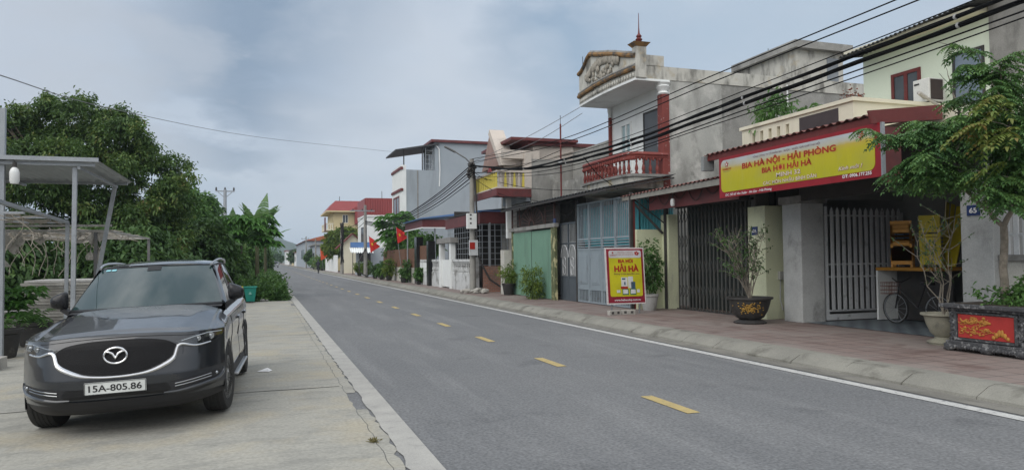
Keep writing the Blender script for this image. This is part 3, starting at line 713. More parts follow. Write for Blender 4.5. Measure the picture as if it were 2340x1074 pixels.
MB().box(x0-.045, x1+.04, 11.45, 15.15, 4.742, 4.82).box(x1+.041, 20, 11.45, 11.70, 4.742, 4.82).build('coping', m_cream, par)
MB().box(x0-.006, x0+.05, 11.90, 13.06, 4.20, 4.68).build('dark_panel', M('dark_brown_tile', (.06, .045, .045), (.05, .037, .037), ns=3, rough=.5), par)
up = MB(); up.box(14, 20, 10.56, 13.9, 4.10, 6.74)
up.build('upper_wall', m_mint, sh)
MB().box(13.9, 20, 8.2, 10.555, 4.10, 7.35).build('side_wall', m_conc, sh)
window_on_x(sh, 14, 12.26, 13.06, 4.62, 5.84, m_red, m_pane, .075, 1)
window_on_x(sh, 14, 10.74, 11.46, 4.75, 5.90, m_dark, m_paneb, .05, 0)
rf = MB(); rf.corr((13.35, 10.3, 6.66), (0, 3.75, -.2), (6.8, 0, .9), 30, .022); rf.build('roof', m_darkroof, sh)
MB().prism([(13.45, 6.58), (14.0, 6.64), (14.0, 6.56), (13.45, 6.50)], 'y', 10.6, 13.95).build('soffit', m_cream, sh)
MB().box(13.2, 20, 8.0, 10.25, 7.36, 7.46).build('red_eave', m_red, sh)
# gate pier at the opening
gp_ = thing('gate_pier', 'grey plastered gate pier with a capped top beside the pale grey open gate', 'gate pier', (11.5, 13.3, .14))
MB().box(11.22, 11.84, 13.0, 13.60, .14, 2.78).build('shaft', m_pier, gp_, bevel=.012)
MB().box(11.16, 11.92, 12.95, 13.66, 2.782, 2.95).build('cap', m_conc, gp_, bevel=.015)
# open gate leaf, turned in at right angles to the road
gl = thing('gate_leaf', 'pale grey picket gate leaf standing open beside the capped pier', 'gate', (11.9, 13.05, .15))
f = MB(); f.box(11.90, 14.2, 13.03, 13.07, .17, .30); f.box(11.90, 11.98, 13.03, 13.07, .301, 2.72); f.box(14.12, 14.2, 13.03, 13.07, .301, 2.6)
for z in (.36, 1.12, 1.40, 2.5): f.box(11.981, 14.119, 13.035, 13.065, z, z+.035)
f.build('frame', m_lgate, gl)
pk = MB()
for i in range(13):
    x = 12.05 + i*.163; pk.prism([(x, .40), (x+.085, .40), (x+.085, 2.62), (x+.042, 2.70), (x, 2.62)], 'y', 13.012, 13.029)
tag(pk.build('pickets', m_lgate, gl), kind='stuff')
# canopy with corrugated roof
cn = thing('shop_canopy', 'rusty red corrugated canopy with red end board above the big yellow beer sign', 'canopy', (10.5, 12, 3.9))
MB().corr((9.74, 9.45, 4.0), (0, 5.0, -.02), (1.56, 0, .20), 26, .022).build('roof', m_rust, cn)
MB().box(9.80, 9.85, 9.56, 14.4, 3.84, 3.965).build('front_board', m_red, cn)
MB().prism([(9.66, 3.82), (11.25, 3.98), (11.25, 4.24), (9.60, 4.04)], 'y', 9.44, 9.48).build('end_board', m_red, cn)
g = MB()
for y in (9.8, 11.3, 12.8, 14.2): g.bar((9.85, y, 3.88), (11.28, y, 4.06), .05)
g.build('rafter', m_dark, cn)
MB().box(9.70, 9.98, 14.40, 14.52, 3.62, 3.95).build('gutter_end', M('dull_grey_board', (.24, .25, .25), rough=.7), cn)
MB().box(9.95, 10.35, 9.50, 9.54, 2.85, 3.80).build('red_board', m_maroon, cn)
MB().box(11.20, 11.26, 9.5, 13.0, 2.82, 3.84).build('shade_sheet', m_shade, cn)  # dark sheet put in for the ceiling's shaded underside and a dark maroon part
# big sign
m_sy, nt2, b2 = nodes('sign_print'); tcx = nt2.nodes.new('ShaderNodeTexCoord'); sx_ = nt2.nodes.new('ShaderNodeSeparateXYZ'); nt2.links.new(tcx.outputs['Object'], sx_.inputs[0])
gr = nt2.nodes.new('ShaderNodeValToRGB'); el = gr.color_ramp.elements
el[0].position = .30; el[0].color = (.40, .375, .008, 1); el[1].position = .93; el[1].color = (.42, .45, .48, 1)
for p_, c_ in ((.62, (.44, .385, .010)), (.72, (.46, .35, .045)), (.80, (.44, .42, .33))): e_ = el.new(p_); e_.color = c4(c_)
nz = noise(nt2, 2.2, 4); ad = nt2.nodes.new('ShaderNodeMath'); ad.operation = 'MULTIPLY_ADD'; nt2.links.new(nz, ad.inputs[0]); ad.inputs[1].default_value = .14; nt2.links.new(ramp(nt2, sx_.outputs[2], 0, .90, -.07, .93), ad.inputs[2])
nt2.links.new(ad.outputs[0], gr.inputs[0]); nt2.links.new(mixc(nt2, ramp(nt2, noise(nt2, 1.8, 5), .5, .75, 0, .25), gr.outputs[0], (.30, .28, .12)), b2.inputs['Base Color']); b2.inputs['Roughness'].default_value = .4
bpw = nt2.nodes.new('ShaderNodeBump'); bpw.inputs['Strength'].default_value = .35; bpw.inputs['Distance'].default_value = .06; nt2.links.new(noise(nt2, 3.5, 2, st=(1, 1, .35)), bpw.inputs['Height']); nt2.links.new(bpw.outputs[0], b2.inputs['Normal'])
m_sred = M('sign_red', (.27, .010, .018), rough=.45, fine=0); m_lred = M('sign_letter_red', (.36, .018, .010), rough=.45, fine=0)
m_lpur = M('sign_letter_purple', (.12, .03, .08), rough=.45, fine=0); m_lgold = M('sign_letter_outline', (.55, .25, .04), rough=.45, fine=0)
m_lbrn = M('sign_letter_brown', (.30, .10, .06), rough=.5, fine=0); m_lcr = M('sign_letter_cream', (.70, .64, .52), rough=.45, fine=0)
sg_ = thing('shop_sign', 'large yellow and red beer shop signboard hung under the canopy edge', 'sign', (9.8, 11.6, 2.93))
MB().box(9.775, 9.83, 9.38, 13.92, 2.93, 3.84).build('backing', m_sred, sg_)
def rrect(y0, y1, z0, z1, r, k=6):
    P = []
    for cy, cz, a0 in ((y1-r, z1-r, 0), (y0+r, z1-r, 90), (y0+r, z0+r, 180), (y1-r, z0+r, 270)):
        P += [(cy + r*math.cos(R(a0+90*i/k)), cz + r*math.sin(R(a0+90*i/k))) for i in range(k+1)]
    return P
MB().prism(rrect(9.50, 13.84, 3.055, 3.77, .12), 'x', 9.768, 9.776).build('print', m_sy, sg_)
U, V, X_ = (0, -1, 0), (0, 0, 1), 9.768
def sl(s, m, y, z, w, h, **k):
    if s[0] == 'Đ':      # the bar of the capital Đ
        MB().box(X_-.0105, X_-.009, y-.30*h, y+.12*h, z+.32*h, z+.44*h).build('lettering', m, sg_); s = 'D' + s[1:]
    return text(s, m, sg_, (X_, y, z), U, V, w, h, **k)
sl('TỔNG CÔNG TY CỔ PHẦN BIA - RƯỢU - NƯỚC GIẢI KHÁT HÀ NỘI', m_lpur, 12.71, 3.685, 1.95, .038, bold=.004)
for dx, m, t, b in ((.010, m_lgold, .003, .05), (0, m_lred, .006, .022)):
    sl('BIA HÀ NỘI - HẢI PHÒNG', m, 13.07+dx, 3.505-dx*.3, 2.70+dx*2, .118, bold=b, th=t)
    sl('BIA HƠI HẢI HÀ', m, 12.42+dx, 3.338-dx*.3, 1.43+dx*2, .108, bold=b, th=t)
for dx, m, t, b in ((.008, m_lbrn, .003, .05), (0, m_lcr, .006, .01)):
    sl('MINH 32', m, 11.98+dx, 3.206-dx*.3, .69+dx*2, .086, bold=b, th=t)
    sl('CÁC MÓN NHẬU BÌNH DÂN', m, 12.39+dx, 3.082-dx*.3, 1.52+dx*2, .070, bold=b, th=t)
    sl('Kính mời !', m, 10.32+dx, 3.134-dx*.3, .55+dx*2, .068, bold=b, th=t, shear=.3)
sl('ĐC: Số 63 Vân Xuân - An Lão - Hải Phòng', m_ww, 13.67, 2.962, 1.54, .052, bold=.012, th=.008)
sl('ĐT: 0906.177.255', m_ww, 10.22, 2.988, .65, .058, bold=.02, th=.008)
def star(cx, cz, r, k=.42, n=5): return [(cx + (r if i % 2 == 0 else r*k)*math.sin(PI*i/n), cz + (r if i % 2 == 0 else r*k)*math.cos(PI*i/n)) for i in range(2*n)]
st5 = MB().prism(star(13.62, 3.665, .075), 'x', 9.762, 9.767); st5.build('star_logo', m_lred, sg_)
MB().prism(star(13.62, 3.665, .034), 'x', 9.757, 9.761).build('star_logo', m_ww, sg_)
sl('HABECO', m_lred, 13.77, 3.545, .31, .042, bold=.03); sl('www.habeco.vn', m_lpur, 13.75, 3.505, .26, .018, bold=0)
def swirl(par, x, cy, cz, s, m, d=1):
    """red round emblem: crescent ring with tail ribbons"""
    q = MB(); ps = [(cy + d*s*math.cos(a)*(.62+.12*math.sin(3*a)), cz + s*.62*math.sin(a)) for a in np.linspace(R(20), R(340), 26)]
    q.tube([(x, a, b) for a, b in ps], [s*.05 + s*.13*math.sin(PI*i/25) for i in range(26)], 5)
    for k in range(4): q.tube([(x, cy - d*s*(.2+.22*k) , cz + s*.2*math.sin(k)), (x, cy - d*s*(.5+.2*k), cz + s*(.45-.25*k)), (x, cy - d*s*(.8+.1*k), cz + s*(.3-.2*k))], [s*.11, s*.08, s*.02], 5)
    q.tube([(x, cy, cz-.5*s), (x, cy-d*.15*s, cz-1.0*s), (x, cy+d*.1*s, cz-1.35*s)], [s*.16, s*.10, s*.03], 5)
    q.tube([(x, cy+d*.1*s, cz+.2*s), (x, cy-d*.05*s, cz-.1*s), (x, cy+d*.15*s, cz-.3*s)], [s*.12, s*.1, s*.05], 5)
    return q.build('emblem', m, par)
swirl(sg_, 9.766, 9.80, 3.70, .085, m_lred)
MB().box(9.772, 9.84, 9.345, 9.379, 2.93, 3.84).build('edge_strip', m_galv, sg_)
# pillar 65 and the fence to its right
p65 = thing('gate_pier', 'tall pale grey pier carrying the number 65 plate beside the picket fence', 'gate pier', (11.5, 8.95, .14))
MB().box(11.30, 11.75, 8.62, 9.20, .14, 2.95).build('shaft', m_pier, p65, bevel=.012)
MB().box(11.28, 11.77, 8.60, 9.22, 2.952, 3.02).build('cap', m_conc, p65, bevel=.012)
def plaque(name, lab, x, y, z, w, h, s, tw, th):
    p = MB().box(x-.012, x, y-w/2, y+w/2, z-h/2, z+h/2).build(name, m_plaque, org=(x, y, z), label=lab, cat='house number')
    o = text(s, m_ww, p, (x-.012, y+tw/2, z-th/2), (0, -1, 0), (0, 0, 1), tw, th, bold=.03); return p
plaque('number_plaque', 'blue house number plate reading 65 on the pale grey pier', 11.298, 8.95, 2.35, .235, .175, '65', .14, .085)
fw_ = thing('picket_fence', 'pale grey picket fence on a low capped wall next to the number 65 pier', 'fence', (11.5, 7.4, .14))
MB().box(11.45, 11.62, 6.2, 8.61, .14, 1.50).build('low_wall', m_dirtwhite, fw_)
MB().box(11.38, 11.69, 6.2, 8.61, 1.502, 1.60).build('coping', m_conc, fw_)
pk = MB()
for i in range(16):
    y = 8.50 - i*.150; pk.prism([(y, 1.60), (y+.08, 1.60), (y+.08, 2.72), (y+.04, 2.80), (y, 2.72)], 'x', 11.50, 11.525)
pk.box(11.526, 11.56, 6.2, 8.60, 1.9, 1.95); pk.box(11.526, 11.56, 6.2, 8.60, 2.5, 2.55)
pk.build('pickets', m_lgate, fw_)
# things inside the shop
tb = thing('display_counter', 'dark open counter with an orange top inside the shop', 'counter', (13.4, 12.1, .15))
MB().box(13.05, 14.3, 11.3, 12.75, 1.27, 1.34).build('top', M('orange_board', (.42, .20, .025), rough=.6), tb)
MB().box(13.05, 14.3, 12.70, 12.748, .17, 1.268).build('side_panel', m_white, tb); MB().box(13.6, 13.65, 11.3, 12.69, .17, 1.268).build('back_panel', m_dark, tb)
m_orange = M('orange_plastic', (.64, .29, .02), (.58, .26, .02), ns=3, rough=.4, fine=0); m_ych = M('yellow_plastic', (.62, .50, .02), (.55, .45, .02), ns=3, rough=.4, fine=0)
def plastic_chair(label, mat, grp):
    t = thing('plastic_chair', label, 'chair', (0, 0, 0), grp)
    MB().box(-.21, .21, -.21, .21, .40, .43).build('seat', mat, t, bevel=.012)
    b = MB(); b.box(-.21, -.16, .19, .225, .431, .86); b.box(.16, .21, .19, .225, .431, .86); b.box(-.159, .159, .19, .225, .76, .86)
    for z in (.50, .58, .66): b.box(-.159, .159, .195, .22, z, z+.045)
    b.box(-.20, .20, .195, .222, .06, .39); b.build('backrest', mat, t)
    for x in (-.17, .17):
        for y in (-.17, .17): MB().bar((x, y, .40), (x*1.12, y*1.12, 0), .045).build('leg', mat, t)
        MB().tube([(x*1.18, .19, .66), (x*1.2, 0, .66), (x*1.2, -.18, .62), (x*1.12, -.19, .42)], .02, 6).build('armrest', mat, t)
    return t
g_ = 'orange plastic chairs stacked on the counter'
c0 = plastic_chair('orange plastic chair at the bottom of the stack on the counter', m_orange, g_); c0.location = (13.42, 12.35, 1.342); c0.rotation_euler = (0, 0, R(125))
copy_tree(c0, (13.42, 12.35, 1.422), R(125), 'orange plastic chair in the middle of the stack on the counter')
copy_tree(c0, (13.42, 12.35, 1.502), R(125), 'orange plastic chair on top of the stack on the counter')
g_ = 'yellow plastic chairs stacked on the counter'
c1 = plastic_chair('yellow plastic chair at the bottom of the yellow stack beside the orange chairs', m_ych, g_); c1.location = (13.5, 11.62, 1.342); c1.rotation_euler = (0, 0, R(110))
for k, s in enumerate(('lower middle', 'upper middle')): copy_tree(c1, (13.5, 11.62, 1.422+.08*k), R(110), 'yellow plastic chair at the %s of the yellow stack beside the orange chairs' % s)
copy_tree(c1, (13.5, 11.62, 1.582), R(110), 'yellow plastic chair on top of the yellow stack beside the orange chairs')
yb_ = MB()
for i in range(4): yb_.bar((13.9-.05*i, 11.75-.12*i, 1.35), (14.25, 11.9-.14*i, 2.75-.05*i), .10, .02)
yb_.build('folded_banner', m_ych, org=(13.9, 11.7, 1.35), label='folded yellow banners leaning on the wall behind the yellow chairs', cat='banner')
bk_ = thing('bicycle', 'dark bicycle with a front basket parked in front of the shop counter', 'bicycle', (12.9, 11.5, .15))
m_bike = M('bike_black', (.02, .02, .022), rough=.4, fine=0)
for yy in (12.05, 11.0):
    wl = MB().lathe([(.30, -.016), (.325, -.016), (.325, .016), (.30, .016), (.30, -.016)], (12.85, yy, .475), 28, 'x').build('tyre', m_tyre, bk_, smooth=True)
    sp_ = MB()
    for i in range(12): a = 2*PI*i/12; sp_.tube([(12.85, yy, .475), (12.85, yy+.30*math.cos(a), .475+.30*math.sin(a))], .003, 4)
    sp_.lathe([(.285, -.012), (.302, -.012), (.302, .012), (.285, .012), (.285, -.012)], (12.85, yy, .475), 28, 'x').build('rim', m_galv, bk_)
fb = MB(); fb.tube([(12.85, 12.05, .475), (12.85, 11.93, 1.02)], .018); fb.tube([(12.85, 11.95, .9), (12.85, 11.5, .5), (12.85, 11.0, .475), (12.85, 11.25, .85)], .018); fb.tube([(12.85, 11.5, .5), (12.85, 11.28, 1.0)], .018); fb.tube([(12.6, 11.88, 1.12), (12.78, 11.93, 1.04), (12.92, 11.93, 1.04), (13.1, 11.88, 1.12)], .013)
fb.build('frame', m_bike, bk_); MB().obox((12.85, 11.24, 1.02), .15, .25, .06).build('saddle', m_bike, bk_, bevel=.02)
bs = MB()
for z in (.78, .86, .94, 1.02): bs.tube([(12.70, 12.06, z), (13.0, 12.06, z), (13.02, 12.28, z), (12.68, 12.28, z), (12.70, 12.06, z)], .008, 5)
for i in range(7): bs.tube([(12.70+.05*i, 12.06, .78), (12.70+.05*i, 12.06, 1.03)], .006, 4); bs.tube([(12.70+.05*i, 12.28, .78), (12.70+.05*i, 12.28, 1.03)], .006, 4)
bs.build('basket', M('pinkish_basket', (.20, .11, .09), rough=.7), bk_)
# air conditioner on the roof terrace
ac = thing('air_conditioner', 'white air conditioner outdoor unit standing on the parapet in front of the red window', 'air conditioner', (13.6, 12.0, 4.82))
m_ac = M('ac_white', (.60, .60, .57), (.56, .56, .53), ns=2, rough=.5, stain=(.42, .40, .35), ss=3, lo=.6, hi=.75)
MB().box(13.30, 13.72, 11.46, 11.86, 4.86, 5.36).build('casing', m_ac, ac, bevel=.015)
MB().box(13.34, 13.68, 11.452, 11.464, 4.90, 5.33).build('coil_grille', M('brown_coil', (.06, .045, .04), rough=.6), ac)
q = MB()
for z in np.linspace(4.90, 5.30, 11): q.box(13.69, 13.735, 11.44, 11.46, z, z+.018)
q.build('fins', m_ac, ac); MB().box(13.32, 13.36, 11.50, 11.82, 4.822, 4.86).box(13.66, 13.70, 11.50, 11.82, 4.822, 4.86).build('feet', m_dark, ac)
MB().box(13.288, 13.30, 11.70, 11.82, 5.25, 5.28).build('maker_mark', m_ink, ac)
MB().tube([(13.30, 11.58, 4.95), (13.05, 11.5, 5.02), (12.95, 11.38, 4.98), (13.3, 11.3, 4.75), (13.7, 11.2, 4.4)], .035, 8).build('hose', M('hose_grey', (.42, .40, .36), rough=.7), ac, smooth=True)

# ================================================================== lot 63: folding gate, pier, canopy
p63 = thing('gate_pier', 'pale green gate pier carrying the number 63 plate behind the gold patterned bowl', 'gate pier', (11.4, 14.3, .14))
MB().box(11.08, 11.9, 14.03, 14.66, .14, 2.80).build('shaft', m_limew, p63, bevel=.01)
plaque('number_plaque', 'blue house number plate reading 63A on the pale green pier', 11.078, 14.40, 2.22, .22, .20, '63A', .16, .075)
mb_ = thing('meter_box', 'small grey meter box with a cable on the side of the pale green pier', 'meter box', (11.5, 14.0, 1.06))
MB().box(11.40, 11.60, 13.94, 14.028, 1.06, 1.26).build('case', M('meter_grey', (.40, .40, .37), rough=.6), mb_, bevel=.01)
MB().tube([(11.46, 14.0, 1.06), (11.45, 14.01, .6), (11.52, 14.0, .35)], .012, 6).build('cable', m_lgate, mb_)
fg = thing('folding_gate', 'dark rusty folding lattice gate standing behind the gold patterned bowl', 'gate', (11.2, 16.4, .14))
b_ = MB()
ys = np.arange(14.75, 18.05, .085)
for i, y in enumerate(ys):
    x = 11.22 + (.05 if i % 2 else 0); b_.box(x-.012, x+.012, y-.017, y+.017, .17, 3.0)
b_.build('uprights', m_foldg, fg)
l_ = MB()
for z in (.5, 1.2, 1.9, 2.6):
    for y in ys[:-2:2]: l_.bar((11.245, y, z), (11.245, y+.17, z+.32), .014); l_.bar((11.25, y+.17, z), (11.25, y, z+.32), .014)
l_.build('lattice', m_foldg, fg); MB().box(11.17, 11.30, 14.70, 18.05, .142, .168).build('rail', m_dark, fg); MB().box(11.17, 11.30, 14.70, 18.05, 3.0, 3.06).build('rail', m_dark, fg)
MB().box(11.9, 11.95, 14.7, 18.5, .14, 3.3).build('dark_sheet', M('dark_green_sheet', (.03, .04, .038), (.05, .055, .05), ns=2, rough=.7), fg)
c2_ = thing('yard_canopy', 'low corrugated canopy with a grey front board over the dark folding gate', 'canopy', (10.8, 16.6, 3.4))
MB().corr((9.95, 14.0, 3.46), (0, 5.1, -.05), (1.9, 0, .28), 27, .022).build('roof', m_rust, c2_)
MB().box(9.99, 10.02, 14.1, 19.05, 3.28, 3.425).build('front_board', M('grey_board', (.27, .26, .23), (.22, .21, .19), ns=3, rough=.8), c2_)
MB().box(10.35, 10.38, 14.0, 18.1, 2.94, 3.46).build('valance', m_maroon, c2_)
MB().box(10.05, 10.13, 18.52, 18.60, .14, 3.38).build('post', m_red, c2_); MB().box(10.9, 11.0, 18.15, 18.25, .14, 3.55).build('post', m_dark, c2_)
g = MB(); g.bar((10.1, 18.56, 3.2), (10.9, 18.3, 2.3), .06); g.bar((10.1, 18.56, 3.3), (10.95, 18.3, 2.6), .03); g.bar((10.1, 18.4, 3.35), (11.9, 18.4, 3.6), .05); g.build('brace', m_dark, c2_)
q = MB()
for k in range(5):
    y0 = 14.6 + k*.75; q.tube([(10.33, y0 + .75*t, 3.40 - .36*math.sin(PI*t)*(1 if k % 2 else .7)) for t in np.linspace(0, 1, 9)], .010, 5)
q.build('looped_cable', m_dark, c2_)
blb = thing('light_bulb', 'white bulb lamp hanging under the corrugated yard canopy', 'lamp', (10.2, 16.6, 3.1))
m_bulb = M('bulb_white', (.72, .73, .72), rough=.35, fine=0)
MB().lathe([(.02, .10), (.045, .09), (.06, .05), (.06, -.06), (.045, -.10), (.01, -.11)], (10.2, 16.6, 3.06), 16).build('bulb', m_bulb, blb, smooth=True)
MB().lathe([(.022, .10), (.022, .20)], (10.2, 16.6, 3.06), 10).build('socket', m_dark, blb); MB().tube([(10.2, 16.6, 3.25), (10.2, 16.6, 3.44)], .008, 5).build('cord', m_dark, blb)
gwp = thing('boundary_wall', 'pale lime green wall and pillar between the blue grey gate and the dark folding gate', 'wall', (10.6, 18.4, .14))
MB().box(10.94, 11.28, 18.06, 18.48, .14, 2.84).build('pillar', m_limew, gwp, bevel=.01)
MB().box(10.12, 10.938, 18.42, 18.56, .14, 2.42).build('panel', m_limew, gwp)
cy = thing('sheet_fence', 'bright cyan corrugated sheet fence seen above the lime green wall and through the gate bars', 'fence', (11.3, 22, 2))
MB().corr((10.62, 19.12, 2.0), (1.14, 0, 0), (0, 0, 1.38), 12, .012, nrm=(0, 1, 0)).corr((10.6, 19.15, 2.0), (0, 4.0, 0), (0, 0, 1.32), 40, .012, nrm=(1, 0, 0)).build('sheet', m_cyan, cy)
q = MB()
for x in np.arange(10.6, 11.75, .12): q.bar((x, 19.05, 2.95), (x, 19.05, 3.5), .012)
for z in (3.05, 3.2, 3.35, 3.5): q.bar((10.6, 19.05, z), (11.75, 19.05, z), .012)
q.build('wire_mesh', m_galv, cy)

# ================================================================== grey two-storey house with the red balcony
h3 = thing('balcony_house', 'two-storey grey house with a red balustrade balcony and a curved ornamented pediment', 'house', (11.8, 19.3, .14))
m_palegrey = M('pale_grey_render', (.42, .42, .39), (.33, .33, .31), ns=.9, rough=.92, bump=.25, bs=25, stain=(.22, .215, .20), ss=1.3, st=(1, 1, .5), lo=.48, hi=.66, stain2=(.50, .49, .46), ss2=1.6, lo2=.52, hi2=.66)
MB().box(11.82, 13.70, 19.3, 23.3, .14, 7.05).build('pale_side_wall', m_palegrey, h3); MB().box(13.701, 20.2, 19.31, 23.3, .14, 7.05).build('side_wall', m_oldgrey, h3)
MB().box(11.80, 11.818, 19.31, 23.3, .14, 7.04).build('front_wall', m_white, h3)
pw = MB(); pw.box(11.3, 20.2, 19.28, 19.44, 7.052, 7.46); pw.box(11.3, 20.2, 23.16, 23.32, 7.052, 7.46); pw.box(20.04, 20.2, 19.441, 23.159, 7.052, 7.46)
pw.box(10.985, 11.299, 19.29, 19.43, 7.052, 7.461); pw.box(10.985, 11.62, 19.27, 19.43, 7.462, 7.78)
pw.build('parapet', m_dirtwhite, h3)
# roof overhang with gently bowed front
sl_ = MB(); bow = lambda y: 10.62 - .10*math.sin(PI*min(1, max(0, (y-19.25)/4.1)))
n = 12; yy = [19.25 + 4.1*i/n for i in range(n+1)]
poly = [(bow(y), y) for y in yy] + [(11.80, 23.35), (11.80, 19.25)]
sl_.prism(poly, 'z', 6.98, 7.05); sl_.build('roof_slab', m_white, h3)
prof = [(19.25, 7.72), (19.55, 7.80), (19.9, 7.90), (20.4, 8.06), (20.9, 8.20), (21.4, 8.32), (21.9, 8.46), (22.25, 8.56), (22.5, 8.48), (22.8, 8.28), (23.1, 8.16), (23.35, 8.14)]
ped = MB()
for (ya, za), (yb, zb) in zip(prof, prof[1:]):
    xa, xb = bow(ya), bow(yb)
    ped.add([(xa, ya, 7.05), (xb, yb, 7.05), (xb+.15, yb, 7.05), (xa+.15, ya, 7.05), (xa, ya, za), (xb, yb, zb), (xb+.15, yb, zb), (xa+.15, ya, za)], [(0,1,5,4), (2,3,7,6), (4,5,6,7), (3,0,4,7), (1,2,6,5)])
pd = ped.build('pediment', m_dirtwhite, h3)
m_ochre = M('ochre_moulding', (.25, .14, .05), (.18, .105, .045), ns=4, rough=.85, stain=(.07, .06, .05), ss=4, lo=.46, hi=.6)
q = MB(); q.tube([(bow(y)-.02, y, z) for y, z in prof], .075, 8); q.build('crest_moulding', m_ochre, pd, smooth=True)
q = MB(); q.tube([(bow(y)+.03, y, z+.075) for y, z in prof], .065, 6); q.build('crest_cap', m_conc, pd, smooth=True)
q = MB(); q.tube([(bow(y)-.03, y, 7.33 + .035*math.sin(PI*(y-19.2)/4.1)) for y in yy], .07, 8); q.build('lower_moulding', m_ochre, pd, smooth=True)
q = MB(); q.tube([(bow(y)-.02, y, 7.43 + .035*math.sin(PI*(y-19.2)/4.1)) for y in yy], .05, 6); q.build('lower_cap', m_conc, pd, smooth=True)
q = MB()
for i in range(26): y = 19.35 + i*.153; q.blob((bow(y)-.02, y, 7.15), .03, .06, .075, 8, 6)
q.build('dentils', m_dirtwhite, pd, smooth='all')
q = MB(); m_relief = M('relief_plaster', (.36, .33, .28), (.26, .24, .2), ns=5, rough=.95, stain=(.17, .155, .13), ss=6, lo=.5, hi=.65)
for i in range(-8, 9):
    t = i/8; q.blob((bow(21.5)-.02, 21.35+t*1.15, 7.78 + .30*math.cos(t*1.5)), .05, .12, .15, 8, 6, .15)
for i in range(30): q.blob((bow(21.5)-.015, random.uniform(20.5, 22.4), random.uniform(7.52, 7.86)), .045, random.uniform(.06, .12), random.uniform(.05, .1), 7, 5, .2)
q.blob((bow(21.5)-.05, 21.55, 7.86), .05, .10, .12, 10, 8)
q.build('shell_relief', m_relief, pd, smooth='all')
fp = MB(); fp.box(10.62, 10.98, 19.20, 19.46, 7.05, 8.0); fn = fp.build('finial_post', m_dirtwhite, h3, bevel=.01)
MB().add([(10.52,19.10,8.12),(11.08,19.10,8.12),(11.08,19.56,8.12),(10.52,19.56,8.12),(10.62,19.20,8.002),(10.98,19.20,8.002),(10.98,19.46,8.002),(10.62,19.46,8.002)], [(0,1,2,3),(7,6,5,4),(0,4,5,1),(1,5,6,2),(2,6,7,3),(3,7,4,0)]).build('post_cap', m_ochre, fn)
MB().lathe([(.12, 8.122), (.12, 8.16), (.07, 8.18), (.11, 8.24), (.06, 8.29), (.09, 8.34), (.03, 8.42), (.015, 8.6), (.008, 9.05)], (10.8, 19.33, 0), 12).build('spire', m_red, fn, smooth=True)
MB().tube([(10.7, 23.2, 8.2), (10.7, 23.2, 8.75)], .012, 5).build('lightning_rod', m_dark, h3)
# columns
for y, nm in ((19.42, 1), (23.2, 0)):
    s = .15 if nm else .06
    cl = MB().box(11.79-1.7*s, 11.79, y-s, y+s, .14, 6.62).build('column', m_redc, h3, bevel=.02)
    k = MB(); k.lathe([(s, 6.62), (s*1.2, 6.66), (s*.95, 6.72), (s*1.5, 6.86), (s*1.3, 6.9), (s*1.7, 6.97)], (11.79-.9*s, y, 0), 12); k.build('capital', m_white, cl, smooth=True)
dr = MB().box(11.77, 11.799, 19.80, 20.80, 4.17, 6.27).build('door', M('dark_door', (.055, .06, .068), (.07, .075, .08), ns=2, rough=.35), h3)
MB().box(11.755, 11.798, 19.74, 19.799, 4.17, 6.33).box(11.755, 11.798, 20.801, 20.86, 4.17, 6.33).box(11.755, 11.798, 19.80, 20.80, 6.271, 6.33).build('door_frame', m_dark, dr)
MB().box(11.74, 11.769, 19.9, 19.93, 5.1, 5.25).build('handle', m_galv, dr)
window_on_x(h3, 11.80, 21.70, 22.42, 4.55, 6.22, m_white, M('pale_cyan_shutter', (.33, .43, .45), (.3, .4, .42), ns=2, rough=.4), .06, 1, out=.05)
# balcony
bal = MB(); pb = [(10.55, 19.30), (10.42, 19.45), (10.36, 19.8)] + [(10.34 - .03*math.sin(PI*t), 19.8 + 2.7*t) for t in np.linspace(.1, .9, 7)] + [(10.36, 22.5), (10.45, 22.75), (11.79, 22.8), (11.79, 19.28)]
bal.prism(pb, 'z', 3.70, 4.06); bc = bal.build('balcony', M('stained_balcony', (.46, .45, .41), (.40, .39, .35), ns=1.5, rough=.9, bump=.2, stain=(.14, .13, .11), ss=2.4, st=(1, 1, .5), lo=.50, hi=.68, stain2=(.42, .33, .16), ss2=2.0, lo2=.56, hi2=.68), h3)
MB().prism([(x-.06 if x < 11 else x, y - (.05 if y < 19.4 else 0)) for x, y in pb], 'z', 4.062, 4.14).build('balcony_lip', m_conc, bc)
path = [(11.70, 19.32), (10.62, 19.32), (10.44, 19.46), (10.40, 19.8), (10.37, 20.5), (10.36, 21.2), (10.38, 22.0), (10.41, 22.55), (10.5, 22.72), (11.7, 22.75)]
q = MB(); q.tube([(x, y, 4.74) for x, y in path], .085, 6).tube([(x, y, 4.66) for x, y in path], .06, 6)
for i in range(44):
    a = i/43; tot = a*(len(path)-1); k = min(int(tot), len(path)-2); f_ = tot-k; x = path[k][0]*(1-f_)+path[k+1][0]*f_; y = path[k][1]*(1-f_)+path[k+1][1]*f_
    q.blob((x-.05, y-.02, 4.60), .05, .05, .06, 6, 4)
q.build('balcony_rail', m_redc, bc, smooth=True)
def along(path, d):
    o = []; acc = 0; nxt = d*.5
    for (x0, y0), (x1, y1) in zip(path, path[1:]):
        L = math.hypot(x1-x0, y1-y0)
        while nxt <= acc+L: t = (nxt-acc)/L; o.append((x0+(x1-x0)*t, y0+(y1-y0)*t)); nxt += d
        acc += L
    return o
for x, y in along(path, .235): baluster(MB(), x, y, 4.142, 4.66, .062, 8).build('baluster', m_redc, bc, smooth=True)
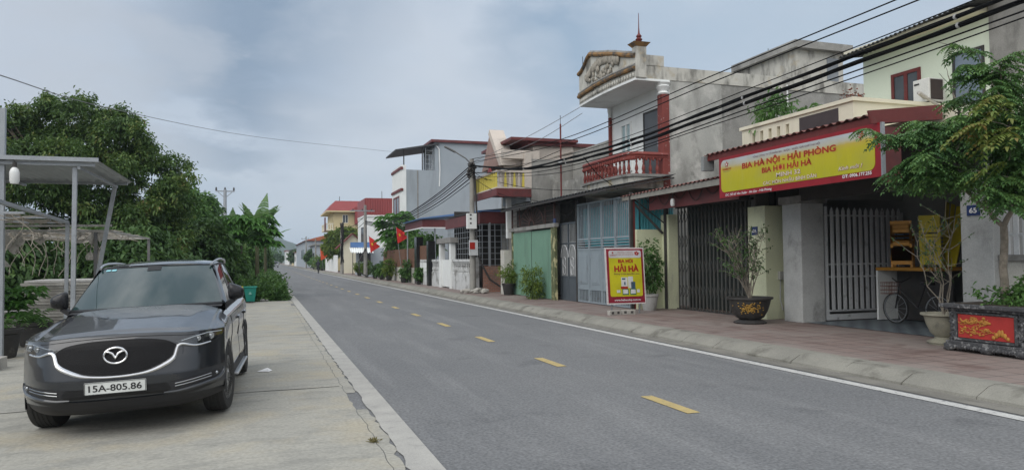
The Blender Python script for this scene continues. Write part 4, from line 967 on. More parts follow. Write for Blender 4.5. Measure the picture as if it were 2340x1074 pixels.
# stair and tank room on the roof
tk = MB().box(18.2, 20.3, 21.1, 24.3, 6.9, 9.07).build('roof_room', m_dirtwhite, h3)
MB().box(17.95, 20.55, 20.85, 24.6, 9.072, 9.34).build('room_roof', m_oldgrey, tk); MB().box(19.55, 20.05, 21.07, 21.099, 7.1, 8.85).build('room_door', M('grey_door', (.23, .25, .27), rough=.6), tk)
MB().tube([(19.3, 24, 9.3), (19.3, 24, 10.0)], .012, 5).build('rod', m_dark, tk)
MB().tube([(16.2, 19.25, 7.2), (16.2, 19.25, 5.6)], .025, 6).build('drain_pipe', m_white, h3)

# ================================================================== blue-grey gate, slate door
bg_ = thing('metal_gate', 'tall blue grey four-leaf metal gate with bars above solid panels', 'gate', (10.03, 20.4, .14))
for i in range(4):
    ya = 18.62 + i*.93; yb = ya + .91
    lf = MB(); lf.box(10.0, 10.05, ya, ya+.05, .16, 3.42); lf.box(10.0, 10.05, yb-.05, yb, .16, 3.42)
    for z, h in ((.16, .05), (.58, .05), (1.87, .06), (2.20, .06), (3.37, .05)): lf.box(10.0, 10.05, ya+.05, yb-.05, z, z+h)
    lo_f = lf.build('leaf', m_bggate, bg_)
    p_ = MB(); p_.box(10.015, 10.035, ya+.05, yb-.05, .63, 1.87); p_.box(10.003, 10.0145, ya+.14, yb-.14, .76, 1.74); p_.box(9.994, 10.0025, ya+.19, yb-.19, .81, 1.69)
    p_.build('panel', m_bggate, lo_f, bevel=.004)
    s_ = MB()
    for z in (1.97, 2.06, 2.14): s_.obox((10.025, (ya+yb)/2, z), .05, yb-ya-.1, .022, (0, R(25), 0))
    for k in range(7): y = ya + .11 + k*.114; s_.box(10.012, 10.036, y-.012, y+.012, 2.26, 3.37); s_.box(10.012, 10.036, y-.018, y+.018, .21, .58)
    for k in range(8): y0 = ya+.08+k*.1; s_.tube([(10.02, y0, 2.95+.1*math.sin(k+i)), (10.02, y0+.1, 2.95+.1*math.sin(k+1+i))], .008, 4)
    s_.build('bars', m_bggate, lo_f)
MB().box(9.98, 10.07, 18.52, 18.61, .14, 3.5).build('gate_post', m_dark, bg_); MB().box(9.98, 10.07, 22.345, 22.42, .14, 3.55).build('gate_post', m_dark, bg_)
dd = thing('metal_door', 'narrow slate grey metal door with arched ironwork next to the blue grey gate', 'gate', (10.05, 23.1, .14))
fr_ = MB(); 
for a, b in ((22.44, 22.50), (23.14, 23.20), (23.82, 23.88)): fr_.box(10.02, 10.07, a, b, .15, 2.85)
for z, h in ((.15, .06), (.95, .05), (2.10, .05), (2.80, .06)):
    fr_.box(10.02, 10.07, 22.50, 23.14, z, z+h); fr_.box(10.02, 10.07, 23.20, 23.82, z, z+h)
fr_.build('frame', m_dggate, dd); MB().box(10.035, 10.055, 22.50, 23.14, .21, .95).box(10.035, 10.055, 23.20, 23.82, .21, .95).build('panel', m_dggate, dd)
iw = MB()
for c in (22.82, 23.51):
    for k in range(-2, 3): iw.tube([(10.045, c+k*.11, 1.0), (10.045, c+k*.11, 2.1)], .010, 5)
    iw.tube([(10.03, c + .30*math.cos(a), 1.65 + .42*math.sin(a)) for a in np.linspace(0, PI, 13)], .018, 5)
    for z in (1.2, 1.5): iw.tube([(10.03, c + .13*math.cos(a), z + .15*math.sin(a)) for a in np.linspace(0, 2*PI, 13)], .013, 5)
    for k in range(-2, 3): iw.tube([(10.045, c+k*.11, 2.15), (10.045, c+k*.11, 2.8)], .008, 5)
iw.build('ironwork', m_lgate, dd)
MB().box(10.3, 10.33, 22.4, 23.9, 1.0, 2.2).build('backing_sheet', M('pale_sheet', (.35, .37, .37), rough=.7), dd)
ln = thing('iron_screen', 'rusty iron screen of thin bars above the slate grey door', 'screen', (10.05, 23.1, 2.9))
q = MB()
for y in np.arange(22.45, 23.9, .12): q.bar((10.06, y, 2.88), (10.06, y, 3.55), .012)
q.bar((10.06, 22.4, 3.56), (10.06, 23.9, 3.56), .03); q.tube([(10.0, 22.45 + 1.4*t, 3.35 - .25*math.sin(PI*t)) for t in np.linspace(0, 1, 9)], .012, 5)
q.build('bars', m_dark, ln)

# ================================================================== green sheet gate with arched grille, black eave
gg = thing('sheet_gate', 'dull green corrugated sheet double gate under an arched iron grille', 'gate', (9.75, 26, .14))
for ya, yb in ((23.98, 26.05), (26.10, 28.2)):
    MB().corr((9.76, ya, .16), (0, yb-ya, 0), (0, 0, 2.50), int((yb-ya)/.13), .012, nrm=(1, 0, 0)).build('leaf', m_ggate, gg)
MB().box(9.70, 9.80, 23.60, 23.95, .14, 2.72).build('post', m_peel, gg); MB().box(9.72, 9.80, 28.21, 28.34, .14, 2.72).build('post', m_peel, gg)
MB().box(9.66, 9.82, 23.5, 28.5, 2.722, 2.86).build('lintel', m_conc, gg)
q = MB(); c = 26.0
for a in np.linspace(0, PI, 13): q.tube([(9.74, c + .25*math.cos(a), 2.88 + .2*math.sin(a)), (9.74, c + 1.25*math.cos(a), 2.88 + .72*math.sin(a))], .014, 5)
for r_, s in ((1.25, .72), (.25, .2)): q.tube([(9.74, c + r_*math.cos(a), 2.88 + s*math.sin(a)) for a in np.linspace(0, PI, 19)], .018, 5)
for z in (2.98, 3.16, 3.34, 3.52): q.bar((9.76, 23.7, z), (9.76, 24.9, z), .015); q.bar((9.76, 27.1, z), (9.76, 28.3, z), .015)
for y in (23.7, 24.6, 27.4, 28.3): q.bar((9.75, y, 2.87), (9.75, y, 3.66), .06 if y in (23.7, 28.3) else .03)
q.build('arch_grille', M('rust_iron', (.085, .035, .03), (.06, .04, .036), ns=6, rough=.7), gg)
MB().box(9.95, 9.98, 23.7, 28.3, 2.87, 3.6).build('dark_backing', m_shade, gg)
ev = thing('black_canopy', 'long black sheet eave running above the green gate and slate door', 'canopy', (10.5, 24, 3.7))
MB().corr((9.35, 18.9, 3.66), (0, 9.8, 0), (2.4, 0, .45), 40, .02).build('roof', m_darkroof, ev)
MB().box(9.38, 9.43, 18.9, 28.7, 3.555, 3.64).build('front_edge', m_dark, ev)
q = MB()
for y in (18.95, 22.4, 23.72, 28.3): q.bar((9.42, y, 3.60), (11.7, y, 4.0), .05)
q.build('rafter', m_dark, ev)
MB().obox((9.72, 23.62, 2.92), .03, .2, .2).build('number_plaque', m_plaque, org=(9.72, 23.62, 2.92), label='tiny blue house number plate at the corner of the green gate lintel', cat='house number')
rp = thing('mast_pole', 'thin rusty red mast rising above the black eave with a white insulator', 'pole', (9.6, 22.7, 3.4))
MB().tube([(9.6, 22.7, 3.72), (9.6, 22.7, 6.2)], .03, 8).build('mast', m_red, rp); MB().tube([(9.6, 22.7, 6.2), (9.6, 22.7, 6.5)], .01, 5).build('tip', m_dark, rp)
MB().blob((9.56, 22.66, 4.9), .07, .07, .1, 8, 6).build('insulator', m_lgate, rp, smooth='all')
MB().box(9.45, 9.8, 28.5, 29.0, .14, 1.98).build('gate_pier', m_dirtwhite, org=(9.6, 28.75, .14), label='narrow chipped cream pier at the far side of the green sheet gate', cat='gate pier')
# ================================================================== house with the yellow balcony
hy = thing('balcony_house', 'weathered grey house with a yellow and white balcony and a sharp gable', 'house', (10.5, 30, .14))
MB().box(10.5, 18, 28.0, 32.0, .14, 5.75).build('wall', m_oldgrey, hy)
MB().box(10.7, 18, 28.3, 31.8, 5.752, 6.35).build('upper_wall', m_beam, hy)
MB().box(9.6, 12.6, 27.9, 32.2, 6.50, 6.62).box(10.4, 18, 28.1, 32, 6.352, 6.499).build('roof', m_maroon, hy)
MB().bar((9.5, 28.6, 5.5), (12.5, 28.3, 6.3), .22, .3).box(9.3, 10.9, 28.05, 28.35, 5.75, 6.1).box(10.2, 10.5, 27.95, 28.25, 4.5, 6.0).build('beam', m_beam, hy)
gb = MB().prism([(28.75, 5.55), (31.3, 5.55), (30.1, 7.05)], 'x', 9.35, 9.9).build('gable', m_pink, hy)
MB().prism([(28.62, 5.50), (28.30, 5.50), (29.95, 7.25), (30.12, 7.06)], 'x', 9.30, 9.95).build('gable_cap', m_beam, gb)
MB().prism([(29.2, 5.0), (30.9, 5.0), (30.05, 5.6)], 'x', 9.3, 9.36).build('gable_edge', m_redroof, gb)
bl = MB().box(9.0, 10.49, 28.0, 31.2, 4.50, 4.56).build('balcony', m_beam, hy)
MB().box(8.97, 9.06, 27.97, 31.23, 4.20, 4.499).box(9.06, 10.49, 27.97, 28.06, 4.16, 4.499).box(9.06, 10.49, 28.06, 31.2, 4.40, 4.498).build('balcony_edge', m_maroon, bl)
MB().box(10.3, 10.48, 28.07, 31.2, 4.0, 4.39).build('soffit', m_bluegrey, bl)
MB().box(9.0, 9.07, 28.0, 31.2, 5.17, 5.25).box(9.07, 10.49, 28.0, 28.07, 5.17, 5.25).build('balcony_rail', m_beam, bl)
for i in range(12): y = 28.12 + i*.272; MB().box(9.02, 9.06, y, y+.17, 4.561, 5.17).build('baluster', m_yellow, bl)
MB().box(9.1, 10.49, 28.10, 28.13, 4.561, 5.16).build('balcony_panel', m_beam, bl)
for i in range(7):
    x = 9.12 + i*.195; MB().prism([(x, 4.561), (x+.13, 4.561), (x+.09, 5.169), (x+.04, 5.169)], 'y', 28.02, 28.05).build('baluster', m_yellow if i % 2 else m_beam, bl)
MB().box(9.9, 10.1, 29.4, 29.6, 2.5, 4.2).build('white_column', m_white, hy)
window_on_y(hy, 28.0, 13.2, 14.2, 5.9, 6.3, m_dark, m_pane, .04, 1)
og = thing('old_wall', 'stained grey concrete side building between the yellow balcony and the red mast', 'building', (12, 26, .14))
MB().box(11.4, 19, 24.6, 27.9, .14, 4.7).build('lower_wall', m_oldgrey, og); MB().box(12.3, 19, 24.4, 27.8, 4.702, 6.05).build('upper_wall', m_oldgrey, og)
window_on_y(og, 24.4, 12.9, 13.6, 5.0, 5.7, m_red, m_pane, .06, 1)
# porch with red boards and grille
pc = thing('porch_enclosure', 'open porch with dark red fascia boards, blue edge and a square bar grille', 'porch', (9.6, 34, .14))
MB().box(9.15, 9.20, 31.0, 37.5, 3.20, 3.72).box(9.20, 12.5, 30.98, 31.03, 3.22, 3.74).build('fascia', m_maroon, pc)
MB().box(9.05, 9.22, 30.9, 31.9, 3.722, 3.79).box(9.22, 10.9, 30.9, 31.05, 3.742, 3.80).build('blue_edge', m_blue, pc)
MB().add([(9.1, 30.95, 3.75), (14, 30.95, 4.2), (14, 37.5, 4.2), (9.1, 37.5, 3.75), (9.1, 30.95, 3.79), (14, 30.95, 4.25), (14, 37.5, 4.25), (9.1, 37.5, 3.79)], [(0,1,2,3), (4,5,6,7), (0,4,7,3), (0,1,5,4)]).build('roof', m_darkroof, pc)
q = MB()
for z in np.arange(1.35, 3.2, .26): q.bar((9.25, 31.02, z), (12.3, 31.02, z), .022); q.bar((9.22, 31.02, z), (9.22, 37.3, z), .022)
for x in np.arange(9.25, 12.3, .30): q.bar((x, 31.02, 1.3), (x, 31.02, 3.2), .03)
for y in np.arange(31.3, 37.3, .42): q.bar((9.22, y, 1.3), (9.22, y, 3.2), .022)
q.bar((9.6, 31.0, .14), (9.6, 31.0, 3.25), .07)
q.build('grille', m_galv, pc)
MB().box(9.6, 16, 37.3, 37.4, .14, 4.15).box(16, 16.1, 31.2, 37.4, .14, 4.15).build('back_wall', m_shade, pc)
MB().box(9.25, 12.5, 30.86, 30.975, .14, 1.30).build('brick_base', m_brick, pc)
# low white wall with balusters and a little gateway
lw_ = thing('garden_wall', 'low whitewashed garden wall with baluster openings and a small concrete gateway', 'wall', (9, 38, .14))
q = MB(); q.box(8.95, 9.10, 31.3, 35.4, .14, .92); q.box(8.95, 9.10, 38.0, 43.2, .14, .92); q.box(8.95, 9.10, 31.3, 35.4, 1.50, 1.62); q.box(8.95, 9.10, 38.0, 43.2, 1.50, 1.62)
q.box(8.93, 9.12, 31.1, 31.3, .14, 1.7)
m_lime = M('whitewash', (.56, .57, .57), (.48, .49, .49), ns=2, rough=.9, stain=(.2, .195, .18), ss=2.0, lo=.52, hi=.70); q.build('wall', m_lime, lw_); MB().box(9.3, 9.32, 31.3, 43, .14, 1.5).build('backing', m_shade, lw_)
for y in list(np.arange(31.6, 35.3, .30)) + list(np.arange(38.2, 43.1, .34)): baluster(MB(), 9.02, y, .922, 1.499, .07, 7).build('baluster', m_lime, lw_, smooth=True)
MB().box(8.90, 9.15, 35.4, 35.75, .14, 2.45).build('gate_post', m_white, lw_); MB().box(8.90, 9.15, 37.65, 38.0, .14, 2.45).build('gate_post', m_white, lw_)
MB().box(8.82, 9.25, 35.2, 38.2, 2.452, 2.72).build('lintel', m_conc, lw_); MB().box(8.98, 9.03, 35.76, 37.64, .2, 1.6).build('gate_leaf', m_white, lw_)
gp2 = thing('granite_gateway', 'gateway of shiny black granite posts with a brown board gate', 'gateway', (9, 42, .14))
MB().box(8.75, 9.15, 40.0, 40.45, .14, 2.66).build('post', m_granite, gp2); MB().box(8.8, 9.2, 43.5, 44.2, .14, 3.0).build('post', m_granite, gp2)
MB().box(9.0, 9.05, 40.45, 43.5, 1.5, 2.45).build('gate_leaf', m_wood, gp2); MB().box(8.98, 9.06, 40.46, 43.4, .14, 1.48).build('white_panel', m_white, gp2)
wf = thing('board_fence', 'brown board fence standing on a stained low wall behind the two flags', 'fence', (9.1, 51, .14))
MB().box(9.0, 9.15, 44.3, 58, .14, 1.1).build('low_wall', m_dirtwhite, wf)
q = MB()
for i, y in enumerate(np.arange(44.5, 57.9, .30)): q.box(9.04, 9.07, y, y + (.27 if y < 47 or random.random() < .75 else .12), 1.1, 2.35)
q.build('boards', m_wood, wf)
# blue and red carport
cp_ = thing('carport', 'carport roof with blue top edge and dark red fascia on thin posts', 'canopy', (9.6, 45, .14))
MB().box(8.85, 8.90, 42.0, 47.5, 3.50, 3.98).box(8.90, 12.0, 41.98, 42.03, 3.50, 3.98).build('fascia', m_maroon, cp_)
MB().add([(8.7, 41.8, 4.0), (12, 41.8, 4.35), (12, 47.6, 4.35), (8.7, 47.6, 4.0), (8.7, 41.8, 4.06), (12, 41.8, 4.5), (12, 47.6, 4.5), (8.7, 47.6, 4.06)], [(0,1,2,3), (4,5,6,7), (0,4,7,3), (0,1,5,4)]).build('roof', m_blue, cp_)
MB().box(8.82, 12.0, 41.94, 41.975, 3.46, 3.53).box(8.80, 8.845, 41.975, 47.5, 3.46, 3.53).build('white_edge', m_white, cp_)
for x, y in ((9.65, 42.2), (8.95, 47.2), (11.9, 42.2)): MB().tube([(x, y, .14), (x, y, 3.52)], .045, 8).build('post', m_galv, cp_)
# big grey house
hg = thing('grey_house', 'large blue grey two-storey house with blank side wall, roof terrace canopy and red roof edge', 'house', (10, 57, .14))
MB().box(10.02, 24, 55, 59.2, .14, 8.55).build('wall', m_bluegrey, hg); MB().box(12.6, 24, 55.02, 59.2, 8.552, 10.75).build('upper_wall', m_bluegrey, hg)
MB().box(12.3, 24, 54.8, 59.4, 10.752, 10.95).build('roof', m_maroon, hg)
MB().box(9.98, 10.018, 55.0, 59.2, .14, 8.9).box(10.02, 10.35, 54.98, 55.02, .14, 8.9).build('front_wall', m_white, hg)
MB().box(9.9, 10.1, 54.9, 55.3, 6.9, 7.1).box(9.9, 10.1, 55.3, 59.3, 6.9, 7.1).box(9.9, 10.1, 54.9, 59.3, 8.55, 8.75).build('trim', m_red, hg)
window_on_x(hg, 9.98, 55.9, 58.6, 3.3, 6.6, m_red, m_pane, .12, 1); window_on_x(hg, 12.6, 55.8, 57.4, 8.7, 10.3, m_white, m_pane, .1, 1)
MB().box(11.2, 11.3, 54.985, 54.999, .14, 8.5).build('wall_joint', m_conc, hg); window_on_y(hg, 55.0, 18.4, 19.6, 9.9, 10.3, m_dark, m_pane, .05, 1)
cc = MB().add([(9.5, 54.8, 9.95), (12.9, 54.8, 10.55), (12.9, 59.4, 10.55), (9.5, 59.4, 9.95), (9.5, 54.8, 10.05), (12.9, 54.8, 10.68), (12.9, 59.4, 10.68), (9.5, 59.4, 10.05)], [(0,1,2,3), (4,5,6,7), (0,4,7,3), (0,1,5,4)]).build('terrace_canopy', m_darkroof, hg)
for x in (10.15, 11.6): MB().box(x, x+.08, 55.05, 55.13, 8.56, 10.15 + (x-10)*.12).build('canopy_post', m_dark, cc)
q = MB()
for z in np.arange(8.7, 10.2, .35): q.bar((11.9, 55.1, z), (12.5, 55.1, z), .03)
q.bar((11.9, 55.1, 8.56), (11.9, 55.1, 10.3), .04); q.bar((12.5, 55.1, 8.56), (12.5, 55.1, 10.3), .04); q.build('ladder', m_galv, cc)
MB().tube([(12.62, 54.95, 10.6), (12.95, 54.95, 10.2), (13.0, 54.95, 8.6), (12.95, 54.95, 7.3)], .05, 6).build('drain_pipe', m_white, hg)
# white house with the red sheet wall
hw = thing('white_house', 'white house topped by a tall dark red sheet wall', 'house', (10, 76, .14))
MB().box(10.2, 18, 77.6, 84, .14, 6.25).build('wall', m_white, hw); MB().box(10.15, 18, 77.5, 84, 6.252, 6.42).build('cornice', m_white, hw)
MB().corr((10.2, 77.52, 6.43), (7.8, 0, 0), (0, 0, 1.8), 30, .02, nrm=(0, 1, 0)).box(10.15, 18, 77.7, 84, 6.43, 8.2).build('red_sheet', m_redroof, hw)
window_on_x(hw, 10.2, 79, 81, 3.2, 5.2, m_dark, m_pane, .1, 1); MB().tube([(12, 77.8, 8.1), (12, 77.8, 9.0)], .03, 5).build('rod', m_dark, hw)
# yellow house with red roof
hr = thing('yellow_house', 'tall cream yellow house with dark red mansard roof and a white balustrade', 'house', (9.6, 112, .14))
MB().box(9.6, 20, 108, 118, .14, 8.85).build('wall', m_cream2, hr)
rf = MB(); rf.add([(8.6,107.2,8.85),(20,107.2,8.85),(20,119,8.85),(8.6,119,8.85),(9.9,108.2,10.35),(20,108.2,10.35),(20,118,10.35),(9.9,118,10.35)], [(0,1,2,3),(4,5,6,7),(0,1,5,4),(3,0,4,7),(1,2,6,5),(2,3,7,6)])
rf.build('roof', m_redroof, hr); MB().box(8.55, 20, 107.1, 119, 8.65, 8.849).build('eave', m_cream2, hr)
MB().box(12.6, 20, 107.0, 107.9, 6.9, 9.4).build('red_sheet', m_redroof, hr); MB().box(12.4, 20, 106.6, 107.9, 1.0, 4.4).build('red_base', m_red, hr)
b = MB(); b.box(8.5, 9.58, 107.9, 116, 6.0, 6.2); b.box(8.5, 8.62, 107.9, 116, 6.9, 7.05); b.box(8.62, 9.58, 107.9, 108.02, 6.9, 7.05)
for y in np.arange(108, 116, .5): b.box(8.52, 8.60, y, y+.2, 6.2, 6.9)
for x in (8.75, 9.1, 9.4): b.box(x, x+.14, 107.92, 108.0, 6.2, 6.9)
b.build('balcony', m_cream, hr); MB().box(8.4, 8.49, 107.8, 109.4, 5.9, 7.9).build('balcony_screen', m_maroon, hr)
window_on_y(hr, 108, 10.9, 11.7, 7.1, 8.3, m_white, m_pane, .06, 1); window_on_y(hr, 108, 8.9, 9.5, 4.6, 5.6, m_dark, m_pane, .06, 0)
MB().tube([(10.5, 108.3, 10.3), (10.5, 108.3, 11)], .04, 5).build('rod', m_dark, hr)
# small gabled yellow house with blue striped awning
hs_ = thing('gabled_house', 'small pale yellow house with a red trimmed gable facing the street', 'house', (9.8, 88, .14))
MB().prism([(8.5, .14), (11.2, .14), (11.2, 3.2), (9.7, 4.62), (8.5, 3.55)], 'y', 85, 86.6).build('wall', m_cream, hs_)
q = MB(); q.bar((7.8, 84.7, 2.92), (9.7, 84.7, 4.72), .12, .12); q.bar((9.7, 84.7, 4.72), (11.5, 84.7, 2.98), .12, .12)
q.add([(7.8, 84.75, 2.97), (9.7, 84.75, 4.77), (9.7, 86.7, 4.77), (7.8, 86.7, 2.97), (11.5, 84.75, 3.03), (11.5, 86.7, 3.03)], [(0,1,2,3), (1,4,5,2)]); q.build('roof', m_red, hs_)
window_on_y(hs_, 85, 10.2, 10.9, 1.2, 2.4, m_dark, m_pane, .06, 1)
aw = thing('striped_awning', 'blue and white striped awning in front of the small gabled house', 'awning', (9.6, 76, 2.4))
MB().box(8.5, 10.7, 76.4, 76.5, 2.95, 3.5).build('blue_board', m_blue, aw); MB().corr((8.4, 75.1, 2.4), (2.3, 0, 0), (0, 1.3, .5), 10, .06).build('roof', m_white, aw)
for x in (8.6, 10.0): MB().tube([(x, 75.2, .14), (x, 75.2, 2.45)], .04, 6).build('post', m_dark, aw)
gw = thing('sheet_fence', 'grey sheet metal fence with a dark window below the striped awning', 'fence', (9, 74, .14))
MB().box(9.0, 9.1, 62, 76.6, .14, 1.0).box(9.1, 12, 76.6, 76.7, .14, 2.9).build('wall', m_bluegrey, gw); MB().box(9.4, 10.6, 76.56, 76.6, 1.5, 2.3).build('window', m_dark, gw)
wl = thing('compound_wall', 'long white compound wall beyond the small gabled house', 'wall', (8.8, 102, .14))
MB().box(8.7, 8.9, 94, 112, .14, 2.3).build('wall', m_white, wl); MB().box(8.6, 9.0, 104, 104.5, .14, 2.9).build('post', m_white, wl)
# orange roofed row farther on
def far_house(nm, lab, x, y, w, d, h, mw, mr, gable=True, door=None):
    t = thing(nm, lab, 'house', (x, y, .14))
    MB().box(x, x+w, y, y+d, .14, h).build('wall', mw, t)
    if gable: MB().prism([(x-.5, h), (x+w*.5, h+w*.15), (x+w+.5, h)], 'y', y-.5, y+d).build('roof', mr, t)
    else: MB().box(x-.4, x+w, y-.4, y+d+.3, h+.002, h+.25).build('roof', mr, t)
    window_on_x(t, x, y+d*.2, y+d*.45, h*.35, h*.7, m_dark, m_pane, .1, 1); window_on_y(t, y, x+1, x+2.4, h*.45, h*.75, m_dark, m_pane, .1, 1)
    return t
m_orr = M('orange_tile_roof', (.40, .12, .05), (.34, .10, .05), ns=1, rough=.8)
far_house('row_house', 'grey house with an orange tile roof beyond the round tree', 8.6, 160, 9, 50, 5.9, m_bluegrey, m_orr)
far_house('row_house', 'pale grey flat roofed house in front of the orange roofed house', 8.9, 136, 6, 16, 4.4, m_bluegrey, m_conc, False)
far_house('row_house', 'small white house far along the pavement', 8.6, 214, 7, 14, 4.0, m_white, m_orr)
far_house('row_house', 'cream house with dark openings far down the street', 8.6, 232, 8, 16, 4.3, m_cream2, m_conc, False)
far_house('row_house', 'low grey house near the vanishing end of the street', 8.6, 250, 9, 20, 5.2, m_oldgrey, m_darkroof)
far_house('row_house', 'pale house last in the row at the end of the street', 8.5, 300, 9, 26, 5.6, m_white, m_redroof, False)
m_flag = M('flag_red', (.55, .025, .02), (.47, .02, .018), ns=3, rough=.8, fine=0); m_star = M('flag_yellow', (.75, .50, .03), rough=.8, fine=0)
def flag(lab, x, y, z0, ztop, w, h, col=None, st=True, lean=.5):
    t = thing('flag', lab, 'flag', (x, y, z0), 'red flags along the pavement')
    MB().tube([(x, y, z0), (x-lean, y-.1, ztop)], .022, 6).build('flag_pole', m_galv, t)
    xt, yt = x-lean, y-.1
    def fl(u, v):     # cloth hanging in folds from the leaning pole
        k = .06*math.sin(u*9+v*3)*u; return (xt + lean*.25*v + (w*.62)*u - .10*math.sin(v*5)*u, yt - w*.30*u + k, ztop - .05 - h*(.36*u + v*(1-.72*u)))
    c = MB().grid(fl, 12, 10).build('cloth', col or m_flag, t, smooth='all')
    if st:
        sp = star(.36, .52, .17); MB().add([tuple(Vector(fl(a, 1-b)) + Vector((-.012, -.03, 0))) for a, b in [(.36, .48)] + [(p, 1-(1-q)) for p, q in sp]], [(0, i+1, (i+1) % 10 + 1) for i in range(10)]).build('star', m_star, c)
    return t
flag('red flag with a yellow star hanging near the big papaya tree', 9.15, 50, .14, 3.95, .95, 1.15)
flag('red flag with a yellow star beside the second utility pole', 8.45, 58.5, .14, 3.6, 1.0, 1.35)
flag('orange red flag hanging beyond the small gabled house', 7.9, 104, .14, 3.6, 1.8, 1.9, M('flag_orange', (.60, .07, .02), rough=.8, fine=0), False)
flag('small red flag far down the street', 8.2, 150, .14, 3.2, 1.3, 1.4, None, False)

# ================================================================== poles, lamp, cables
m_pole = M('pole_concrete', (.30, .29, .265), (.24, .235, .22), ns=3, rough=.9, stain=(.16, .155, .145), ss=2, st=(1, 1, .3), lo=.55, hi=.7)
def pole(lab, x, y, h, arm=None, r=.15):
    t = thing('utility_pole', lab, 'utility pole', (x, y, .14))
    MB().tube([(x, y, .14), (x, y, h)], [r, r*.66], 12).build('shaft', m_pole, t, smooth=True)
    if arm:
        MB().box(x-arm, x+arm*.6, y-.12, y-.04, h-.55, h-.45).build('crossarm', m_galv, t)
        for k in (-.8, -.2, .4): MB().lathe([(.05, 0), (.06, .05), (.03, .12)], (x+arm*k, y-.08, h-.449), 8).build('insulator', m_dark, t)
    return t
P1 = (8.72, 30.75)
u1 = pole('nearest concrete utility pole with grey meter boxes and a street lamp arm', P1[0], P1[1], 6.05)
q = MB()
for k in range(9): q.blob((P1[0] + random.uniform(-.2, .2), P1[1]-.1+random.uniform(-.15, .15), 5.55+random.uniform(-.3, .3)), .09, .09, .08, 7, 5, .3)
for k in range(6): a = k*1.1; q.tube([(P1[0]+.12*math.cos(a+t*.9), P1[1]+.16*math.sin(a+t*.9)-.05, 5.3+.5*t/6+.1*math.sin(t+a)) for t in range(7)], .022, 5)
q.build('cable_knot', m_dark, u1, smooth='all')
MB().bar((P1[0]-.1, P1[1]-.22, 2.95), (P1[0]-.1, P1[1]-.22, 3.62), .42, .2).build('meter_box', m_white, u1)
mbx = MB().bar((P1[0]-.02, P1[1]-.22, 1.78), (P1[0]-.02, P1[1]-.22, 2.45), .36, .2).build('meter_box', m_lgate, u1)
MB().box(P1[0]-.215, P1[0]+.02, P1[1]-.335, P1[1]-.322, 2.05, 2.35).build('red_sticker', m_lred, mbx)
q = MB()
for z in (3.15, 3.35, 3.52): q.box(P1[0]-.2, P1[0]-.12, P1[1]-.33, P1[1]-.322, z, z+.07)
q.build('meter_window', m_dark, u1)
MB().tube([(P1[0]+.1, P1[1]-.12, 5.3), (P1[0]+.17, P1[1]-.15, 3.5), (P1[0]+.14, P1[1]-.15, 2.2), (P1[0]+.3, P1[1]-.16, 1.5), (P1[0]+.75, P1[1]-.2, .7), (P1[0]+1.35, P1[1]-.25, .3), (P1[0]+1.7, P1[1]-.3, .17)], .045, 7).build('loose_cable', m_dark, u1, smooth=True)
la = MB().tube([(P1[0], P1[1]-.1, 5.75), (P1[0]-.3, P1[1]-.1, 6.05), (P1[0]-.8, P1[1]-.05, 6.35)], .03, 7).build('lamp_arm', m_iron, u1)
MB().obox((P1[0]-1.0, P1[1]-.03, 6.44), .55, .16, .07, (0, R(25), 0)).build('lamp_head', m_iron, la, bevel=.02)
P2 = (8.15, 62.0); P3 = (8.1, 81.0)
u2 = pole('second utility pole with a metal crossarm behind the red flag', P2[0], P2[1], 6.3, 1.3, .17)
q = MB(); q.tube([(P2[0], P2[1]-.2, 2.6), (P2[0]-.6, P2[1]-.3, 1.5), (P2[0]-.55, P2[1]-.3, .6), (P2[0]+.2, P2[1]-.3, .2)], .05, 6); q.build('loose_cable', m_dark, u2)
u3 = pole('third utility pole wrapped in dark cables before the gabled house', P3[0], P3[1], 5.7, None, .2)
q = MB()
for k in range(8): q.tube([(P3[0] + random.uniform(-.2, .2), P3[1]-.25, z + random.uniform(-.3, .3)) for z in (1.5, 2.5, 3.6, 4.7, 5.5)], .05, 5)
q.build('cable_knot', m_dark, u3)
pole('slim utility pole far down the street', 8.0, 150, 6.5, 1.0); pole('slim utility pole beside the orange roofed house', 8.0, 122, 5.2, None)
m_cable = M('cable_black', (.008, .008, .009), rough=.7, spec=.12, fine=0); m_wire = M('wire_grey', (.20, .20, .205), rough=.6, fine=0)
def spline(pts, k=8):
    P = [Vector(p) for p in pts]; o = []
    for i in range(len(P)-1):
        a, b, c, d = P[max(i-1, 0)], P[i], P[i+1], P[min(i+2, len(P)-1)]
        for j in range(k):
            t = j/k; o.append(.5*((2*b) + (c-a)*t + (2*a-5*b+4*c-d)*t*t + (3*b-a-3*c+d)*t**3))
    return o + [P[-1]]
def cable(lab, pts, r, m=None, name='power_cable', grp=None, n=6):
    return MB().tube(spline(pts), r, n).build(name, m or m_cable, org=tuple(pts[0]), smooth=True, label=lab, cat='cable', group=grp)
bun = [(P1[0], P1[1]-.1, 5.75), (9.2, 26, 5.05), (9.3, 21.98, 4.80), (9.3, 17.2, 4.70), (9.3, 12.0, 4.82), (9.3, 6.8, 4.95), (9.3, 1.5, 5.15), (9.3, -4, 5.5)]
